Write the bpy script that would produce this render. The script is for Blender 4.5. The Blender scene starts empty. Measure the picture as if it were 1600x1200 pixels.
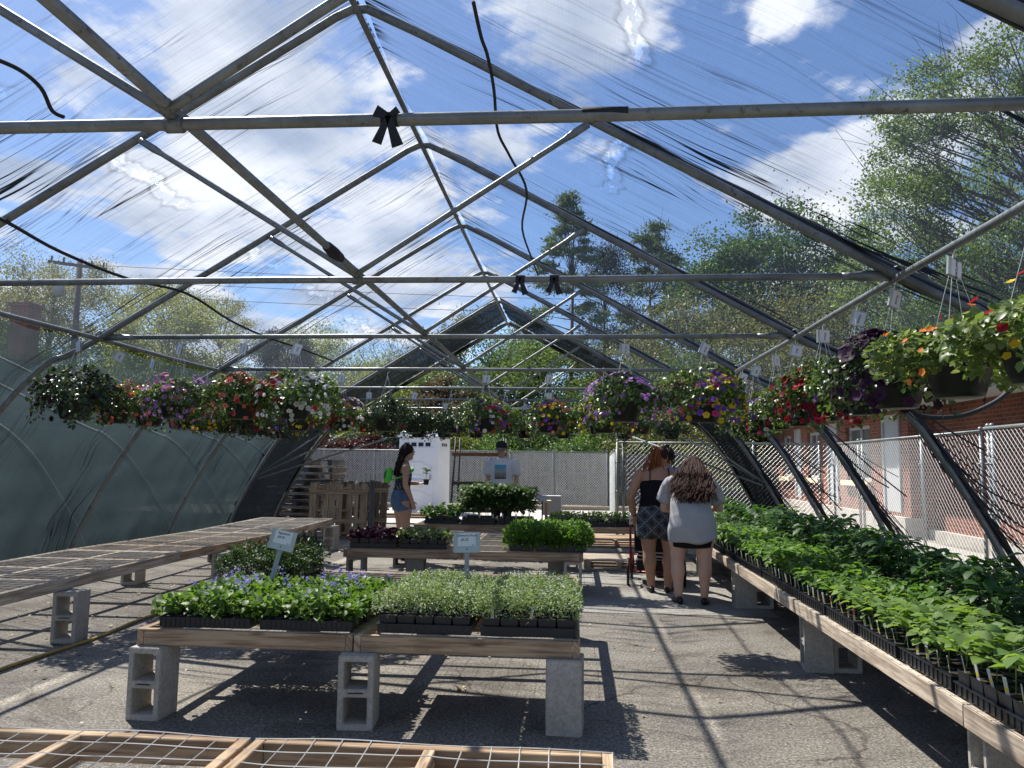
import bpy, bmesh, math, random
import numpy as np
from mathutils import Vector, Matrix, Euler
random.seed(7)
rng = np.random.default_rng(7)
scene = bpy.context.scene
C = scene.collection
R = math.radians
# ---------------------------------------------------------------- camera
CAMZ = 1.43
PITCH = 5.946
YAW = 4.735
ROLL = .664
cam_d = bpy.data.cameras.new("camera")
cam = bpy.data.objects.new("camera", cam_d); C.objects.link(cam)
cam.location = (0, 0, CAMZ)
cam.rotation_euler = (Matrix.Rotation(R(YAW), 3, 'Z') @ Matrix.Rotation(R(90 + PITCH), 3, 'X') @ Matrix.Rotation(R(ROLL), 3, 'Z')).to_euler()
cam_d.sensor_width = 36; cam_d.lens = 36 * 1200 / 1600
cam_d.clip_start = 0.05; cam_d.clip_end = 2000
scene.camera = cam
# ---------------------------------------------------------------- light
scene.view_settings.view_transform = 'Standard'
scene.view_settings.look = 'None'
scene.view_settings.gamma = 1
scene.view_settings.exposure = 1.08
scene.render.engine = 'CYCLES'
scene.cycles.max_bounces = 7
scene.cycles.diffuse_bounces = 3
scene.cycles.glossy_bounces = 2
scene.cycles.transmission_bounces = 3
scene.cycles.transparent_max_bounces = 16
scene.cycles.caustics_reflective = False
scene.cycles.caustics_refractive = False
SUN_DIR = Vector((-0.49, 0.50, 1.0)).normalized()      # towards the sun
SUN_EL = math.asin(SUN_DIR.z); SUN_AZ = math.atan2(SUN_DIR.x, SUN_DIR.y)
sun_d = bpy.data.lights.new("sun", 'SUN'); sun_d.energy = 5.0; sun_d.angle = R(0.55)
sun_d.color = (1.0, 0.955, 0.87)
sun = bpy.data.objects.new("sun", sun_d); C.objects.link(sun)
sun.rotation_euler = SUN_DIR.to_track_quat('Z', 'Y').to_euler()
sun.location = (0, 0, 40)

F_PX = 1200.0
_cp, _sp = math.cos(R(PITCH)), math.sin(R(PITCH))
_cy, _sy = math.cos(R(YAW)), math.sin(R(YAW))
def ray(px, py):
    """world direction of a pixel of the 1600x1200 photograph"""
    a = (px - 800) / F_PX; b = (py - 600) / F_PX; cr_, sr_ = math.cos(R(ROLL)), math.sin(R(ROLL))
    x = a * cr_ + b * sr_; y = a * sr_ - b * cr_
    f = _cp - y * _sp; u = _sp + y * _cp
    return Vector((x * _cy - f * _sy, x * _sy + f * _cy, u))
def project(p):
    """pixel of the 1600x1200 photograph where a world point lands"""
    X, Y, Z = p[0], p[1], p[2] - CAMZ
    x = X * _cy + Y * _sy; y = -X * _sy + Y * _cy; zc = y * _cp + Z * _sp; v = -y * _sp + Z * _cp
    u, w = x / zc, -v / zc; cr_, sr_ = math.cos(R(ROLL)), math.sin(R(ROLL))
    return 800 + F_PX * (u * cr_ - w * sr_), 600 + F_PX * (u * sr_ + w * cr_)
def at_z(px, py, z):
    d = ray(px, py); t = (z - CAMZ) / d.z
    return Vector((d.x * t, d.y * t, z))
def at_y(px, py, Y):
    d = ray(px, py); t = Y / d.y
    return Vector((d.x * t, Y, CAMZ + d.z * t))

world = bpy.data.worlds.new("World"); scene.world = world; world.use_nodes = True
nt = world.node_tree; nt.nodes.clear()
def wn(t, **k):
    n = nt.nodes.new(t)
    for a, b in k.items(): setattr(n, a, b)
    return n
wout = wn('ShaderNodeOutputWorld'); wbg = wn('ShaderNodeBackground')
sky = wn('ShaderNodeTexSky', sky_type='NISHITA', sun_disc=False, sun_elevation=SUN_EL, sun_rotation=SUN_AZ)
sky.air_density = 1.0; sky.dust_density = 0.6; sky.ozone_density = 2.5
geo = wn('ShaderNodeTexCoord')
sep = wn('ShaderNodeSeparateXYZ'); nt.links.new(geo.outputs['Generated'], sep.inputs[0])
def wmath(op, a, b=None, c=None, clamp=False):
    n = wn('ShaderNodeMath', operation=op, use_clamp=clamp)
    for i, v in enumerate((a, b, c)):
        if v is None: continue
        if isinstance(v, (int, float)): n.inputs[i].default_value = v
        else: nt.links.new(v, n.inputs[i])
    return n.outputs[0]
def wnoise(scale, detail, rough, vec, off=(0, 0, 0), dist=0.0):
    mp = wn('ShaderNodeMapping'); mp.inputs['Location'].default_value = off
    nt.links.new(vec, mp.inputs['Vector'])
    n = wn('ShaderNodeTexNoise'); n.inputs['Scale'].default_value = scale; n.inputs['Detail'].default_value = detail
    n.inputs['Roughness'].default_value = rough; n.inputs['Distortion'].default_value = dist
    nt.links.new(mp.outputs[0], n.inputs['Vector'])
    return n.outputs['Fac']
# clouds: soft banks at chosen compass directions, broken up by noise on a flat cloud layer
zc = wmath('ADD', wmath('MAXIMUM', sep.outputs[2], 0.0), 0.16)
comb = wn('ShaderNodeCombineXYZ')
nt.links.new(wmath('DIVIDE', sep.outputs[0], zc), comb.inputs[0])
nt.links.new(wmath('DIVIDE', sep.outputs[1], zc), comb.inputs[1])
cvec = comb.outputs[0]
BANKS = [(440, 210, .20, 1.0), (300, 330, .16, 1.0), (560, 370, .16, .95), (120, 90, .10, .7), (60, 300, .14, .7), (230, 60, .07, .6),
         (480, 20, .12, .9), (880, 90, .13, .75), (1330, 290, .13, 1.05), (1240, 300, .08, .8), (1420, 200, .09, .9), (1560, 40, .14, .8), (1230, 0, .06, .8),
         (400, 560, .2, .75), (640, 450, .12, .8), (730, 560, .1, .5), (0, -100, .2, .5), (1000, 250, .06, .35), (1120, 430, .06, .4), (1400, -160, .2, .8),
         (780, 250, .10, .6), (20, 520, .15, .6)]
acc = None
for (px, py, rad, wgt) in BANKS:
    d = ray(px, py).normalized()
    vm = wn('ShaderNodeVectorMath', operation='DISTANCE'); nt.links.new(geo.outputs['Generated'], vm.inputs[0]); vm.inputs[1].default_value = d
    g = wmath('MULTIPLY', wmath('SUBTRACT', 1.0, wmath('DIVIDE', vm.outputs['Value'], rad * 1.7), clamp=True), wgt)
    acc = g if acc is None else wmath('MAXIMUM', acc, g)
# elsewhere in the sky (behind the camera) scattered clouds
n1 = wnoise(2.3, 14, 0.58, cvec, (3.1, 1.7, 0), .25)
n2 = wnoise(6.5, 10, 0.62, cvec, (8.1, 4.2, 0), .2)
behind = wmath('MULTIPLY', wmath('LESS_THAN', sep.outputs[1], 0.05), .35)
acc = wmath('MAXIMUM', acc, behind)
dens = wmath('ADD', wmath('MULTIPLY', acc, 0.60), wmath('ADD', wmath('MULTIPLY', n1, 1.45), wmath('MULTIPLY', n2, .50)))
cr = wn('ShaderNodeValToRGB'); nt.links.new(dens, cr.inputs[0])
cr.color_ramp.elements[0].position = 0.0; cr.color_ramp.elements[1].position = 1.0
mr = wn('ShaderNodeMapRange', interpolation_type='SMOOTHSTEP'); nt.links.new(dens, mr.inputs[0])
mr.inputs[1].default_value = 1.225; mr.inputs[2].default_value = 1.42
nt.nodes.remove(cr)
shade = wn('ShaderNodeMapRange'); nt.links.new(wnoise(2.6, 6, .5, cvec, (5.3, 2.2, 0)), shade.inputs[0])
shade.inputs[1].default_value = .35; shade.inputs[2].default_value = .65
cc = wn('ShaderNodeMixRGB'); nt.links.new(shade.outputs[0], cc.inputs[0])
cc.inputs[1].default_value = (3.7, 4.5, 6.1, 1); cc.inputs[2].default_value = (8.8, 9.2, 10.0, 1)
skyc = wn('ShaderNodeMixRGB', blend_type='MULTIPLY'); skyc.inputs[0].default_value = 1
nt.links.new(sky.outputs[0], skyc.inputs[1]); skyc.inputs[2].default_value = (.82, .95, 1.15, 1)
mx = wn('ShaderNodeMixRGB'); nt.links.new(mr.outputs[0], mx.inputs[0])
nt.links.new(skyc.outputs[0], mx.inputs[1]); nt.links.new(cc.outputs[0], mx.inputs[2])
nt.links.new(mx.outputs[0], wbg.inputs['Color']); wbg.inputs['Strength'].default_value = 0.074
nt.links.new(wbg.outputs[0], wout.inputs['Surface'])
world.cycles.sampling_method = 'MANUAL'; world.cycles.sample_map_resolution = 512

# ---------------------------------------------------------------- helpers
def tag(o, label=None, cat=None, group=None, kind=None):
    if label: o['label'] = label
    if cat: o['category'] = cat
    if group: o['group'] = group
    if kind: o['kind'] = kind
    return o
def thing(name, loc, label, cat, group=None, rz=0.0):
    o = bpy.data.objects.new(name, None); C.objects.link(o)
    o.empty_display_size = .1
    o.location = loc; o.rotation_euler = (0, 0, rz)
    return tag(o, label, cat, group)
def link(name, me, parent=None, loc=(0, 0, 0), rot=(0, 0, 0), scale=None):
    o = bpy.data.objects.new(name, me); C.objects.link(o)
    o.parent = parent; o.location = loc; o.rotation_euler = rot
    if scale: o.scale = scale
    return o
def copy_tree(o, parent=None):
    c = o.copy(); C.objects.link(c); c.parent = parent
    for ch in o.children: copy_tree(ch, c)
    return c

class MB:
    """collects shapes and links them as one mesh object"""
    def __init__(s): s.v = []; s.f = []; s.m = []; s.uv = []
    def add(s, vs, fs, m=0, uvs=None):
        o = len(s.v); s.v.extend([tuple(v) for v in vs])
        for i, f in enumerate(fs):
            s.f.append([o + k for k in f]); s.m.append(m)
            s.uv.append(uvs[i] if uvs else None)
    def box(s, c, size, rot=None, m=0):
        """box with uv running along its longest side (metres)"""
        sx, sy, sz = [q / 2 for q in size]
        L = [Vector((a * sx, b * sy, d * sz)) for a in (-1, 1) for b in (-1, 1) for d in (-1, 1)]
        fs = [(0, 1, 3, 2), (4, 6, 7, 5), (0, 4, 5, 1), (2, 3, 7, 6), (0, 2, 6, 4), (1, 5, 7, 3)]
        ax = max(range(3), key=lambda i: size[i]); ot = [i for i in range(3) if i != ax]
        ou, ov = random.random() * 40, random.random() * 40
        uvs = []
        for k, f in enumerate(fs):
            uvs.append([(L[i][ax] + ou, L[i][ot[0]] + L[i][ot[1]] + ov) for i in f])
        M = rot.to_matrix() if isinstance(rot, (Euler,)) else rot
        c = Vector(c)
        vs = [c + (M @ p if M is not None else p) for p in L]
        s.add(vs, fs, m, uvs)
    def beam(s, p0, p1, w, h, m=0, up=(0, 0, 1)):
        """board from p0 to p1 (centre line), w across, h upwards"""
        p0, p1 = Vector(p0), Vector(p1); d = p1 - p0; L = d.length; d.normalize()
        up = Vector(up)
        side = d.cross(up)
        if side.length < 1e-4: side = Vector((1, 0, 0))
        side.normalize(); u2 = side.cross(d).normalized()
        M = Matrix((d, side, u2)).transposed()
        s.box((p0 + p1) / 2, (L, w, h), M, m)
    def tube(s, pts, r, n=8, m=0, cap=True, flat=1.0):
        pts = [Vector(p) for p in pts]; K = len(pts)
        rs = r if isinstance(r, (list, tuple)) else [r] * K
        ref = None; rings = []; ln = 0; us = []
        for i in range(K):
            t = (pts[min(i + 1, K - 1)] - pts[max(i - 1, 0)])
            if t.length < 1e-9: t = Vector((0, 0, 1))
            t.normalize()
            if ref is None:
                ref = Vector((0, 0, 1)) if abs(t.z) < .9 else Vector((1, 0, 0))
            a = t.cross(ref)
            if a.length < 1e-5: a = t.orthogonal()
            a.normalize(); b = a.cross(t).normalized(); ref = b
            if i: ln += (pts[i] - pts[i - 1]).length
            us.append(ln)
            rings.append([pts[i] + (a * math.cos(2 * math.pi * k / n) + b * math.sin(2 * math.pi * k / n) * flat) * rs[i] for k in range(n)])
        vs = [p for rg in rings for p in rg]; fs = []; uvs = []
        for i in range(K - 1):
            for k in range(n):
                k2 = (k + 1) % n
                fs.append((i * n + k, i * n + k2, (i + 1) * n + k2, (i + 1) * n + k))
                uvs.append([(us[i], k / n), (us[i], (k + 1) / n), (us[i + 1], (k + 1) / n), (us[i + 1], k / n)])
        if cap and n > 2:
            fs.append(tuple(range(n))[::-1]); uvs.append([(0, 0)] * n)
            fs.append(tuple((K - 1) * n + k for k in range(n))); uvs.append([(0, 0)] * n)
        s.add(vs, fs, m, uvs)
    def lathe(s, prof, c=(0, 0, 0), n=20, m=0, cap=(True, True)):
        c = Vector(c); vs = []; fs = []
        for (r, z) in prof:
            for k in range(n):
                a = 2 * math.pi * k / n
                vs.append(c + Vector((r * math.cos(a), r * math.sin(a), z)))
        K = len(prof)
        for i in range(K - 1):
            for k in range(n):
                k2 = (k + 1) % n
                fs.append((i * n + k, i * n + k2, (i + 1) * n + k2, (i + 1) * n + k))
        if cap[0]: fs.append(tuple(range(n))[::-1])
        if cap[1]: fs.append(tuple((K - 1) * n + k for k in range(n)))
        s.add(vs, fs, m)
    def cells(s, xs, zs, solid, y0, y1, m=0, T=None):
        """extrude the solid cells of a grid in the xz plane along y"""
        nx, nz = len(xs) - 1, len(zs) - 1
        S = lambda i, k: 0 <= i < nx and 0 <= k < nz and solid(i, k)
        def q(*p):
            p = [Vector(a) for a in p]
            if T is not None: p = [T @ a for a in p]
            s.add(p, [(0, 1, 2, 3)], m)
        for i in range(nx):
            for k in range(nz):
                if not S(i, k): continue
                a, b, c, d = xs[i], xs[i + 1], zs[k], zs[k + 1]
                q((a, y0, c), (b, y0, c), (b, y0, d), (a, y0, d))
                q((a, y1, c), (a, y1, d), (b, y1, d), (b, y1, c))
                if not S(i - 1, k): q((a, y0, c), (a, y0, d), (a, y1, d), (a, y1, c))
                if not S(i + 1, k): q((b, y0, c), (b, y1, c), (b, y1, d), (b, y0, d))
                if not S(i, k - 1): q((a, y0, c), (a, y1, c), (b, y1, c), (b, y0, c))
                if not S(i, k + 1): q((a, y0, d), (b, y0, d), (b, y1, d), (a, y1, d))
    def loft(s, rings, lat=(1, 0, 0), n=16, m=0, tip=.6):
        """rings: (centre, rx, ry); rx along lat, ry the other way; closed at both ends"""
        K = len(rings); cs = [Vector(r[0]) for r in rings]; lat = Vector(lat); vs = []
        for i in range(K):
            t = (cs[min(i + 1, K - 1)] - cs[max(i - 1, 0)]).normalized()
            a = (lat - t * lat.dot(t))
            if a.length < 1e-4: a = t.orthogonal()
            a.normalize(); b = t.cross(a).normalized()
            for k in range(n):
                th = 2 * math.pi * k / n
                vs.append(cs[i] + a * rings[i][1] * math.cos(th) + b * rings[i][2] * math.sin(th))
        fs = []
        for i in range(K - 1):
            for k in range(n):
                k2 = (k + 1) % n
                fs.append((i * n + k, i * n + k2, (i + 1) * n + k2, (i + 1) * n + k))
        t0 = (cs[0] - cs[1]).normalized(); t1 = (cs[-1] - cs[-2]).normalized()
        vs.append(cs[0] + t0 * min(rings[0][1:3]) * tip); vs.append(cs[-1] + t1 * min(rings[-1][1:3]) * tip)
        A, B = K * n, K * n + 1
        for k in range(n):
            fs.append((k, A, (k + 1) % n)); fs.append(((K - 1) * n + k, (K - 1) * n + (k + 1) % n, B))
        s.add(vs, fs, m)
    def ball(s, c, r, n=12, m=0, sc=(1, 1, 1)):
        c = Vector(c); vs = []; K = n // 2
        for i in range(1, K):
            ph = math.pi * i / K
            for k in range(n):
                th = 2 * math.pi * k / n
                vs.append(c + Vector((math.sin(ph) * math.cos(th) * sc[0], math.sin(ph) * math.sin(th) * sc[1], math.cos(ph) * sc[2])) * r)
        a = len(vs); vs.append(c + Vector((0, 0, r * sc[2]))); vs.append(c - Vector((0, 0, r * sc[2])))
        fs = []
        for i in range(K - 2):
            for k in range(n):
                k2 = (k + 1) % n
                fs.append((i * n + k, (i + 1) * n + k, (i + 1) * n + k2, i * n + k2))
        for k in range(n):
            fs.append((a, k, (k + 1) % n)); fs.append((a + 1, (K - 2) * n + (k + 1) % n, (K - 2) * n + k))
        s.add(vs, fs, m)
    def quad(s, a, b, c, d, m=0, uv=None):
        s.add([a, b, c, d], [(0, 1, 2, 3)], m, [uv] if uv else None)
    def mesh(s, name, mats, smooth=False):
        me = bpy.data.meshes.new(name)
        me.from_pydata(s.v, [], s.f)
        for q in (mats if isinstance(mats, (list, tuple)) else [mats]): me.materials.append(q)
        me.polygons.foreach_set('material_index', s.m)
        if any(u is not None for u in s.uv):
            ul = me.uv_layers.new(name='UVMap'); flat = []
            for f, u in zip(s.f, s.uv):
                for k in range(len(f)): flat.extend(u[k] if u else (0, 0))
            ul.data.foreach_set('uv', flat)
        if smooth: me.polygons.foreach_set('use_smooth', [True] * len(s.f))
        me.update()
        return me
    def build(s, name, mats, parent=None, smooth=False, loc=(0, 0, 0), rot=(0, 0, 0)):
        return link(name, s.mesh(name, mats, smooth), parent, loc, rot)

def bevel(o, w=.006, seg=2, ang=40):
    m = o.modifiers.new('bevel', 'BEVEL'); m.width = w; m.segments = seg; m.limit_method = 'ANGLE'; m.angle_limit = R(ang)
    return o
def weld(o):
    """merge doubled vertices so a bevel works"""
    bm = bmesh.new(); bm.from_mesh(o.data); bmesh.ops.remove_doubles(bm, verts=bm.verts, dist=1e-5)
    bmesh.ops.recalc_face_normals(bm, faces=bm.faces); bm.to_mesh(o.data); bm.free(); return o
def remesh(o, vox=.008, smooth=4, subname=None):
    m = o.modifiers.new('r', 'REMESH'); m.mode = 'VOXEL'; m.voxel_size = vox; m.use_smooth_shade = True
    m2 = o.modifiers.new('s', 'SMOOTH'); m2.iterations = smooth; m2.factor = .5
    dg = bpy.context.evaluated_depsgraph_get(); dg.update()
    me = bpy.data.meshes.new_from_object(o.evaluated_get(dg))
    mats = [q for q in o.data.materials]
    o.modifiers.clear(); o.data = me
    me.materials.clear()
    for q in mats: me.materials.append(q)
    return o

# leaf templates: (along, across, up) and faces with material index
T_DIAMOND = (np.array([(0, 0, 0), (.5, .5, .10), (1, 0, -.08), (.5, -.5, .10)]), [((0, 1, 2), 0), ((0, 2, 3), 0)])
T_LEAF = (np.array([(0, 0, 0), (.28, .36, .10), (.66, .36, .05), (1, 0, -.16), (.66, -.36, .05), (.28, -.36, .10), (.5, 0, 0)]),
          [((0, 1, 6), 0), ((1, 2, 6), 0), ((2, 3, 6), 0), ((3, 4, 6), 0), ((4, 5, 6), 0), ((5, 0, 6), 0)])
T_NEEDLE = (np.array([(0, 0, 0), (.3, .5, 0), (1, .15, -.05), (1, -.15, -.05), (.3, -.5, 0)]), [((0, 1, 2, 3, 4), 0)])
def _flower():
    v = [(0, 0, 0)]; f = []
    for k in range(10):
        a = 2 * math.pi * k / 10; r = .5 if k % 2 == 0 else .40
        v.append((math.cos(a) * r, math.sin(a) * r, .20 if k % 2 == 0 else .17))
    for k in range(10): f.append(((0, 1 + k, 1 + (k + 1) % 10), 0))
    b = len(v)
    for k in range(5):
        a = 2 * math.pi * k / 5; v.append((math.cos(a) * .12, math.sin(a) * .12, .10))
    f.append((tuple(b + k for k in range(5)), 1))
    return (np.array(v), f)
T_FLOWER = _flower()
def unit(a): return a / np.maximum(np.linalg.norm(a, axis=-1, keepdims=True), 1e-9)
def scatter_mesh(name, P, D, N, S, tmpl, mats, width=1.0, mi=None):
    """one small shape per point: P place, D tip direction, N up, S size; mi picks material set per point"""
    P, D, N = np.asarray(P, float), unit(np.asarray(D, float)), np.asarray(N, float)
    n = len(P); S = np.broadcast_to(np.asarray(S, float), (n,))
    W = unit(np.cross(N, D) + 1e-6); U = np.cross(D, W)
    tv, tf = tmpl; k = len(tv)
    V = P[:, None, :] + S[:, None, None] * (tv[None, :, 0:1] * D[:, None, :] + width * tv[None, :, 1:2] * W[:, None, :] + tv[None, :, 2:3] * U[:, None, :])
    me = bpy.data.meshes.new(name)
    me.vertices.add(n * k); me.vertices.foreach_set('co', V.reshape(-1).astype(np.float32))
    loops = np.concatenate([np.array(f[0]) for f in tf]); lens = np.array([len(f[0]) for f in tf])
    allL = (np.arange(n)[:, None] * k + loops[None, :]).reshape(-1)
    starts = np.concatenate([[0], np.cumsum(np.tile(lens, n))[:-1]])
    me.loops.add(len(allL)); me.loops.foreach_set('vertex_index', allL.astype(np.int32))
    me.polygons.add(n * len(tf)); me.polygons.foreach_set('loop_start', starts.astype(np.int32))
    for q in mats: me.materials.append(q)
    base = np.tile(np.array([f[1] for f in tf]), n)
    if mi is not None: base = base + np.repeat(np.asarray(mi), len(tf))
    me.polygons.foreach_set('material_index', base.astype(np.int32))
    me.update(calc_edges=True); me.validate()
    return me
def rdir(n):
    return unit(rng.normal(size=(n, 3)))

# ---------------------------------------------------------------- materials
def new_mat(name):
    m = bpy.data.materials.new(name); m.use_nodes = True
    nt = m.node_tree; b = nt.nodes['Principled BSDF']; return m, nt, b
def N_(nt, t, **k):
    n = nt.nodes.new(t)
    for a, b in k.items(): setattr(n, a, b)
    return n
def noise(nt, scale, detail=4, rough=.55, coord='Object', sc=(1, 1, 1), dist=0.0, loc=(0, 0, 0)):
    tc = N_(nt, 'ShaderNodeTexCoord'); mp = N_(nt, 'ShaderNodeMapping'); mp.inputs['Scale'].default_value = sc; mp.inputs['Location'].default_value = loc
    nt.links.new(tc.outputs[coord], mp.inputs['Vector'])
    n = N_(nt, 'ShaderNodeTexNoise'); n.inputs['Scale'].default_value = scale; n.inputs['Detail'].default_value = detail
    n.inputs['Roughness'].default_value = rough; n.inputs['Distortion'].default_value = dist
    nt.links.new(mp.outputs[0], n.inputs['Vector']); return n.outputs['Fac']
def ramp(nt, fac, stops):
    r = N_(nt, 'ShaderNodeValToRGB'); nt.links.new(fac, r.inputs[0]); e = r.color_ramp.elements
    while len(e) < len(stops): e.new(.5)
    for k, (p, c) in enumerate(stops):
        e[k].position = p; e[k].color = (*c, 1) if len(c) == 3 else c
    return r.outputs[0]
def mixc(nt, fac, a, b, mode='MIX'):
    n = N_(nt, 'ShaderNodeMixRGB', blend_type=mode)
    for i, v in ((0, fac), (1, a), (2, b)):
        if isinstance(v, (int, float)): n.inputs[i].default_value = v
        elif isinstance(v, tuple): n.inputs[i].default_value = (*v, 1) if len(v) == 3 else v
        else: nt.links.new(v, n.inputs[i])
    return n.outputs[0]
def mth(nt, op, a, b=0.0, clamp=False):
    n = N_(nt, 'ShaderNodeMath', operation=op, use_clamp=clamp)
    for i, v in enumerate((a, b)):
        if isinstance(v, (int, float)): n.inputs[i].default_value = v
        else: nt.links.new(v, n.inputs[i])
    return n.outputs[0]
def bump(nt, b, h, strength=.3, dist=.01):
    n = N_(nt, 'ShaderNodeBump'); n.inputs['Strength'].default_value = strength; n.inputs['Distance'].default_value = dist
    nt.links.new(h, n.inputs['Height']); nt.links.new(n.outputs[0], b.inputs['Normal'])
def simple(name, col, rough=.6, metal=0.0, var=.12, vscale=6, spec=.5, bmp=0.0, bscale=40):
    m, nt, b = new_mat(name)
    f = noise(nt, vscale, 5, .6)
    c = ramp(nt, f, [(.3, tuple(q * (1 - var) for q in col)), (.7, tuple(min(1, q * (1 + var)) for q in col))])
    nt.links.new(c, b.inputs['Base Color']); b.inputs['Roughness'].default_value = rough; b.inputs['Metallic'].default_value = metal
    b.inputs['Specular IOR Level'].default_value = spec
    if bmp: bump(nt, b, noise(nt, bscale, 4), bmp, .01)
    return m
def leaf_mat(name, cols, trans=.35, rough=.5, spec=.4):
    """cols: list of colours picked at random leaf by leaf"""
    m, nt, b = new_mat(name)
    g = N_(nt, 'ShaderNodeNewGeometry')
    st = [(i / max(1, len(cols) - 1), c) for i, c in enumerate(cols)]
    c = ramp(nt, g.outputs['Random Per Island'], st)
    nt.links.new(c, b.inputs['Base Color']); b.inputs['Roughness'].default_value = rough
    b.inputs['Specular IOR Level'].default_value = spec
    t = N_(nt, 'ShaderNodeBsdfTranslucent')
    tcol = mixc(nt, 1.0, c, (1.5, 1.5, .7), 'MULTIPLY'); nt.links.new(tcol, t.inputs['Color'])
    mx = N_(nt, 'ShaderNodeMixShader'); mx.inputs[0].default_value = trans
    out = nt.nodes['Material Output']
    nt.links.new(b.outputs[0], mx.inputs[1]); nt.links.new(t.outputs[0], mx.inputs[2]); nt.links.new(mx.outputs[0], out.inputs[0])
    return m
def wood_mat(name, c1, c2, dark, rough=.75):
    m, nt, b = new_mat(name)
    g1 = noise(nt, 1.0, 6, .62, 'UV', (2.2, 55, 1), dist=.8)
    g2 = noise(nt, 1.0, 3, .5, 'UV', (.9, 7, 1), dist=2.2)
    tone = noise(nt, .35, 1, .5, 'UV')
    base = mixc(nt, ramp(nt, tone, [(.35, (0, 0, 0)), (.65, (1, 1, 1))]), c1, c2)
    col = mixc(nt, ramp(nt, g1, [(.38, (1, 1, 1)), (.55, (0, 0, 0))]), base, mixc(nt, .85, base, dark))
    col = mixc(nt, mth(nt, 'MULTIPLY', ramp(nt, g2, [(.52, (0, 0, 0)), (.62, (1, 1, 1))]), .55), col, dark)
    # knots
    tc = N_(nt, 'ShaderNodeTexCoord'); mp = N_(nt, 'ShaderNodeMapping'); mp.inputs['Scale'].default_value = (2.0, 9, 1)
    nt.links.new(tc.outputs['UV'], mp.inputs['Vector'])
    vo = N_(nt, 'ShaderNodeTexVoronoi'); vo.inputs['Scale'].default_value = 1.0; nt.links.new(mp.outputs[0], vo.inputs['Vector'])
    kn = ramp(nt, vo.outputs['Distance'], [(.05, (1, 1, 1)), (.13, (0, 0, 0))])
    col = mixc(nt, mth(nt, 'MULTIPLY', kn, .8), col, tuple(q * .45 for q in dark))
    stain = noise(nt, 2.3, 5, .6)
    col = mixc(nt, mth(nt, 'MULTIPLY', ramp(nt, stain, [(.5, (0, 0, 0)), (.72, (1, 1, 1))]), .45), col, tuple(q * .6 for q in dark))
    nt.links.new(col, b.inputs['Base Color']); b.inputs['Roughness'].default_value = rough; b.inputs['Specular IOR Level'].default_value = .25
    bump(nt, b, g1, .35, .004)
    return m
M = {}
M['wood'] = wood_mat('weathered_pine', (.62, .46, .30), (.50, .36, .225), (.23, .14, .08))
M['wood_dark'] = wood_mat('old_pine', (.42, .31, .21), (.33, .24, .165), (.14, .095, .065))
M['wood_pale'] = wood_mat('bleached_pine', (.70, .60, .47), (.58, .49, .385), (.28, .21, .155))
M['fence_wood'] = wood_mat('grey_fence_boards', (.20, .195, .19), (.15, .146, .14), (.08, .077, .073))
M['steel'] = simple('galvanised_tube', (.20, .22, .225), .45, .35, .2, 9)
M['steel_dull'] = simple('weathered_tube', (.15, .165, .17), .55, .3, .25, 14)
def pipe_mat(name, col, rough, metal):
    m, nt, b = new_mat(name)
    f = noise(nt, 5, 6, .7); g = noise(nt, 22, 4, .7, loc=(3, 3, 3)); u = noise(nt, 1.0, 4, .6, 'UV', (14, 3, 1))
    c = ramp(nt, f, [(.3, tuple(q * .65 for q in col)), (.55, col), (.75, tuple(q * 1.35 for q in col))])
    c = mixc(nt, ramp(nt, g, [(.58, (0, 0, 0)), (.68, (1, 1, 1))]), c, tuple(q * w for q, w in zip(col, (.55, .45, .38))))
    c = mixc(nt, ramp(nt, u, [(.64, (0, 0, 0)), (.68, (1, 1, 1))]), c, tuple(q * .35 for q in col))
    nt.links.new(c, b.inputs['Base Color']); b.inputs['Metallic'].default_value = metal
    nt.links.new(ramp(nt, g, [(.3, (rough * .8,) * 3), (.7, (min(1, rough * 1.3),) * 3)]), b.inputs['Roughness'])
    bump(nt, b, g, .25, .003); return m
M['steel'] = pipe_mat('galvanised_tube', (.22, .24, .24), .42, .4)
M['steel_dull'] = pipe_mat('weathered_tube', (.19, .205, .205), .5, .35)
M['wire'] = simple('galvanised_wire', (.52, .53, .53), .45, .4, .1)
M['wire_bench'] = simple('bench_wire', (.60, .58, .54), .5, .3, .2)
M['black_plastic'] = simple('black_plastic', (.012, .013, .015), .38, 0, .3, 8)
M['tray_black'] = simple('tray_plastic', (.008, .011, .017), .36, 0, .3, 8)
M['pot_green'] = simple('pot_dark_green', (.004, .009, .009), .45, 0, .25, 5, .3)
M['soil'] = simple('potting_soil', (.035, .024, .016), .95, 0, .4, 60, bmp=.5)
M['black_cloth'] = simple('black_cloth', (.016, .018, .022), .8, 0, .3, 20)
M['rope'] = simple('black_cord', (.014, .016, .02), .7, 0, .3, 30)
M['paper'] = simple('paper_white', (.78, .78, .80), .55, 0, .04, 30)
M['ink'] = simple('marker_ink', (.02, .02, .03), .6)
M['hose'] = simple('yellow_hose', (.40, .27, .06), .5, 0, .25, 12)
M['white_plastic'] = simple('white_plastic', (.78, .79, .80), .35, 0, .04, 3)
M['grey_plastic'] = simple('grey_plastic', (.36, .38, .39), .5, 0, .1, 3)
M['dark_steel'] = simple('dark_painted_steel', (.07, .065, .06), .6, .3, .3, 9)
M['rust_board'] = simple('brown_shelf_board', (.28, .13, .07), .7, 0, .2, 9)
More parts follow.
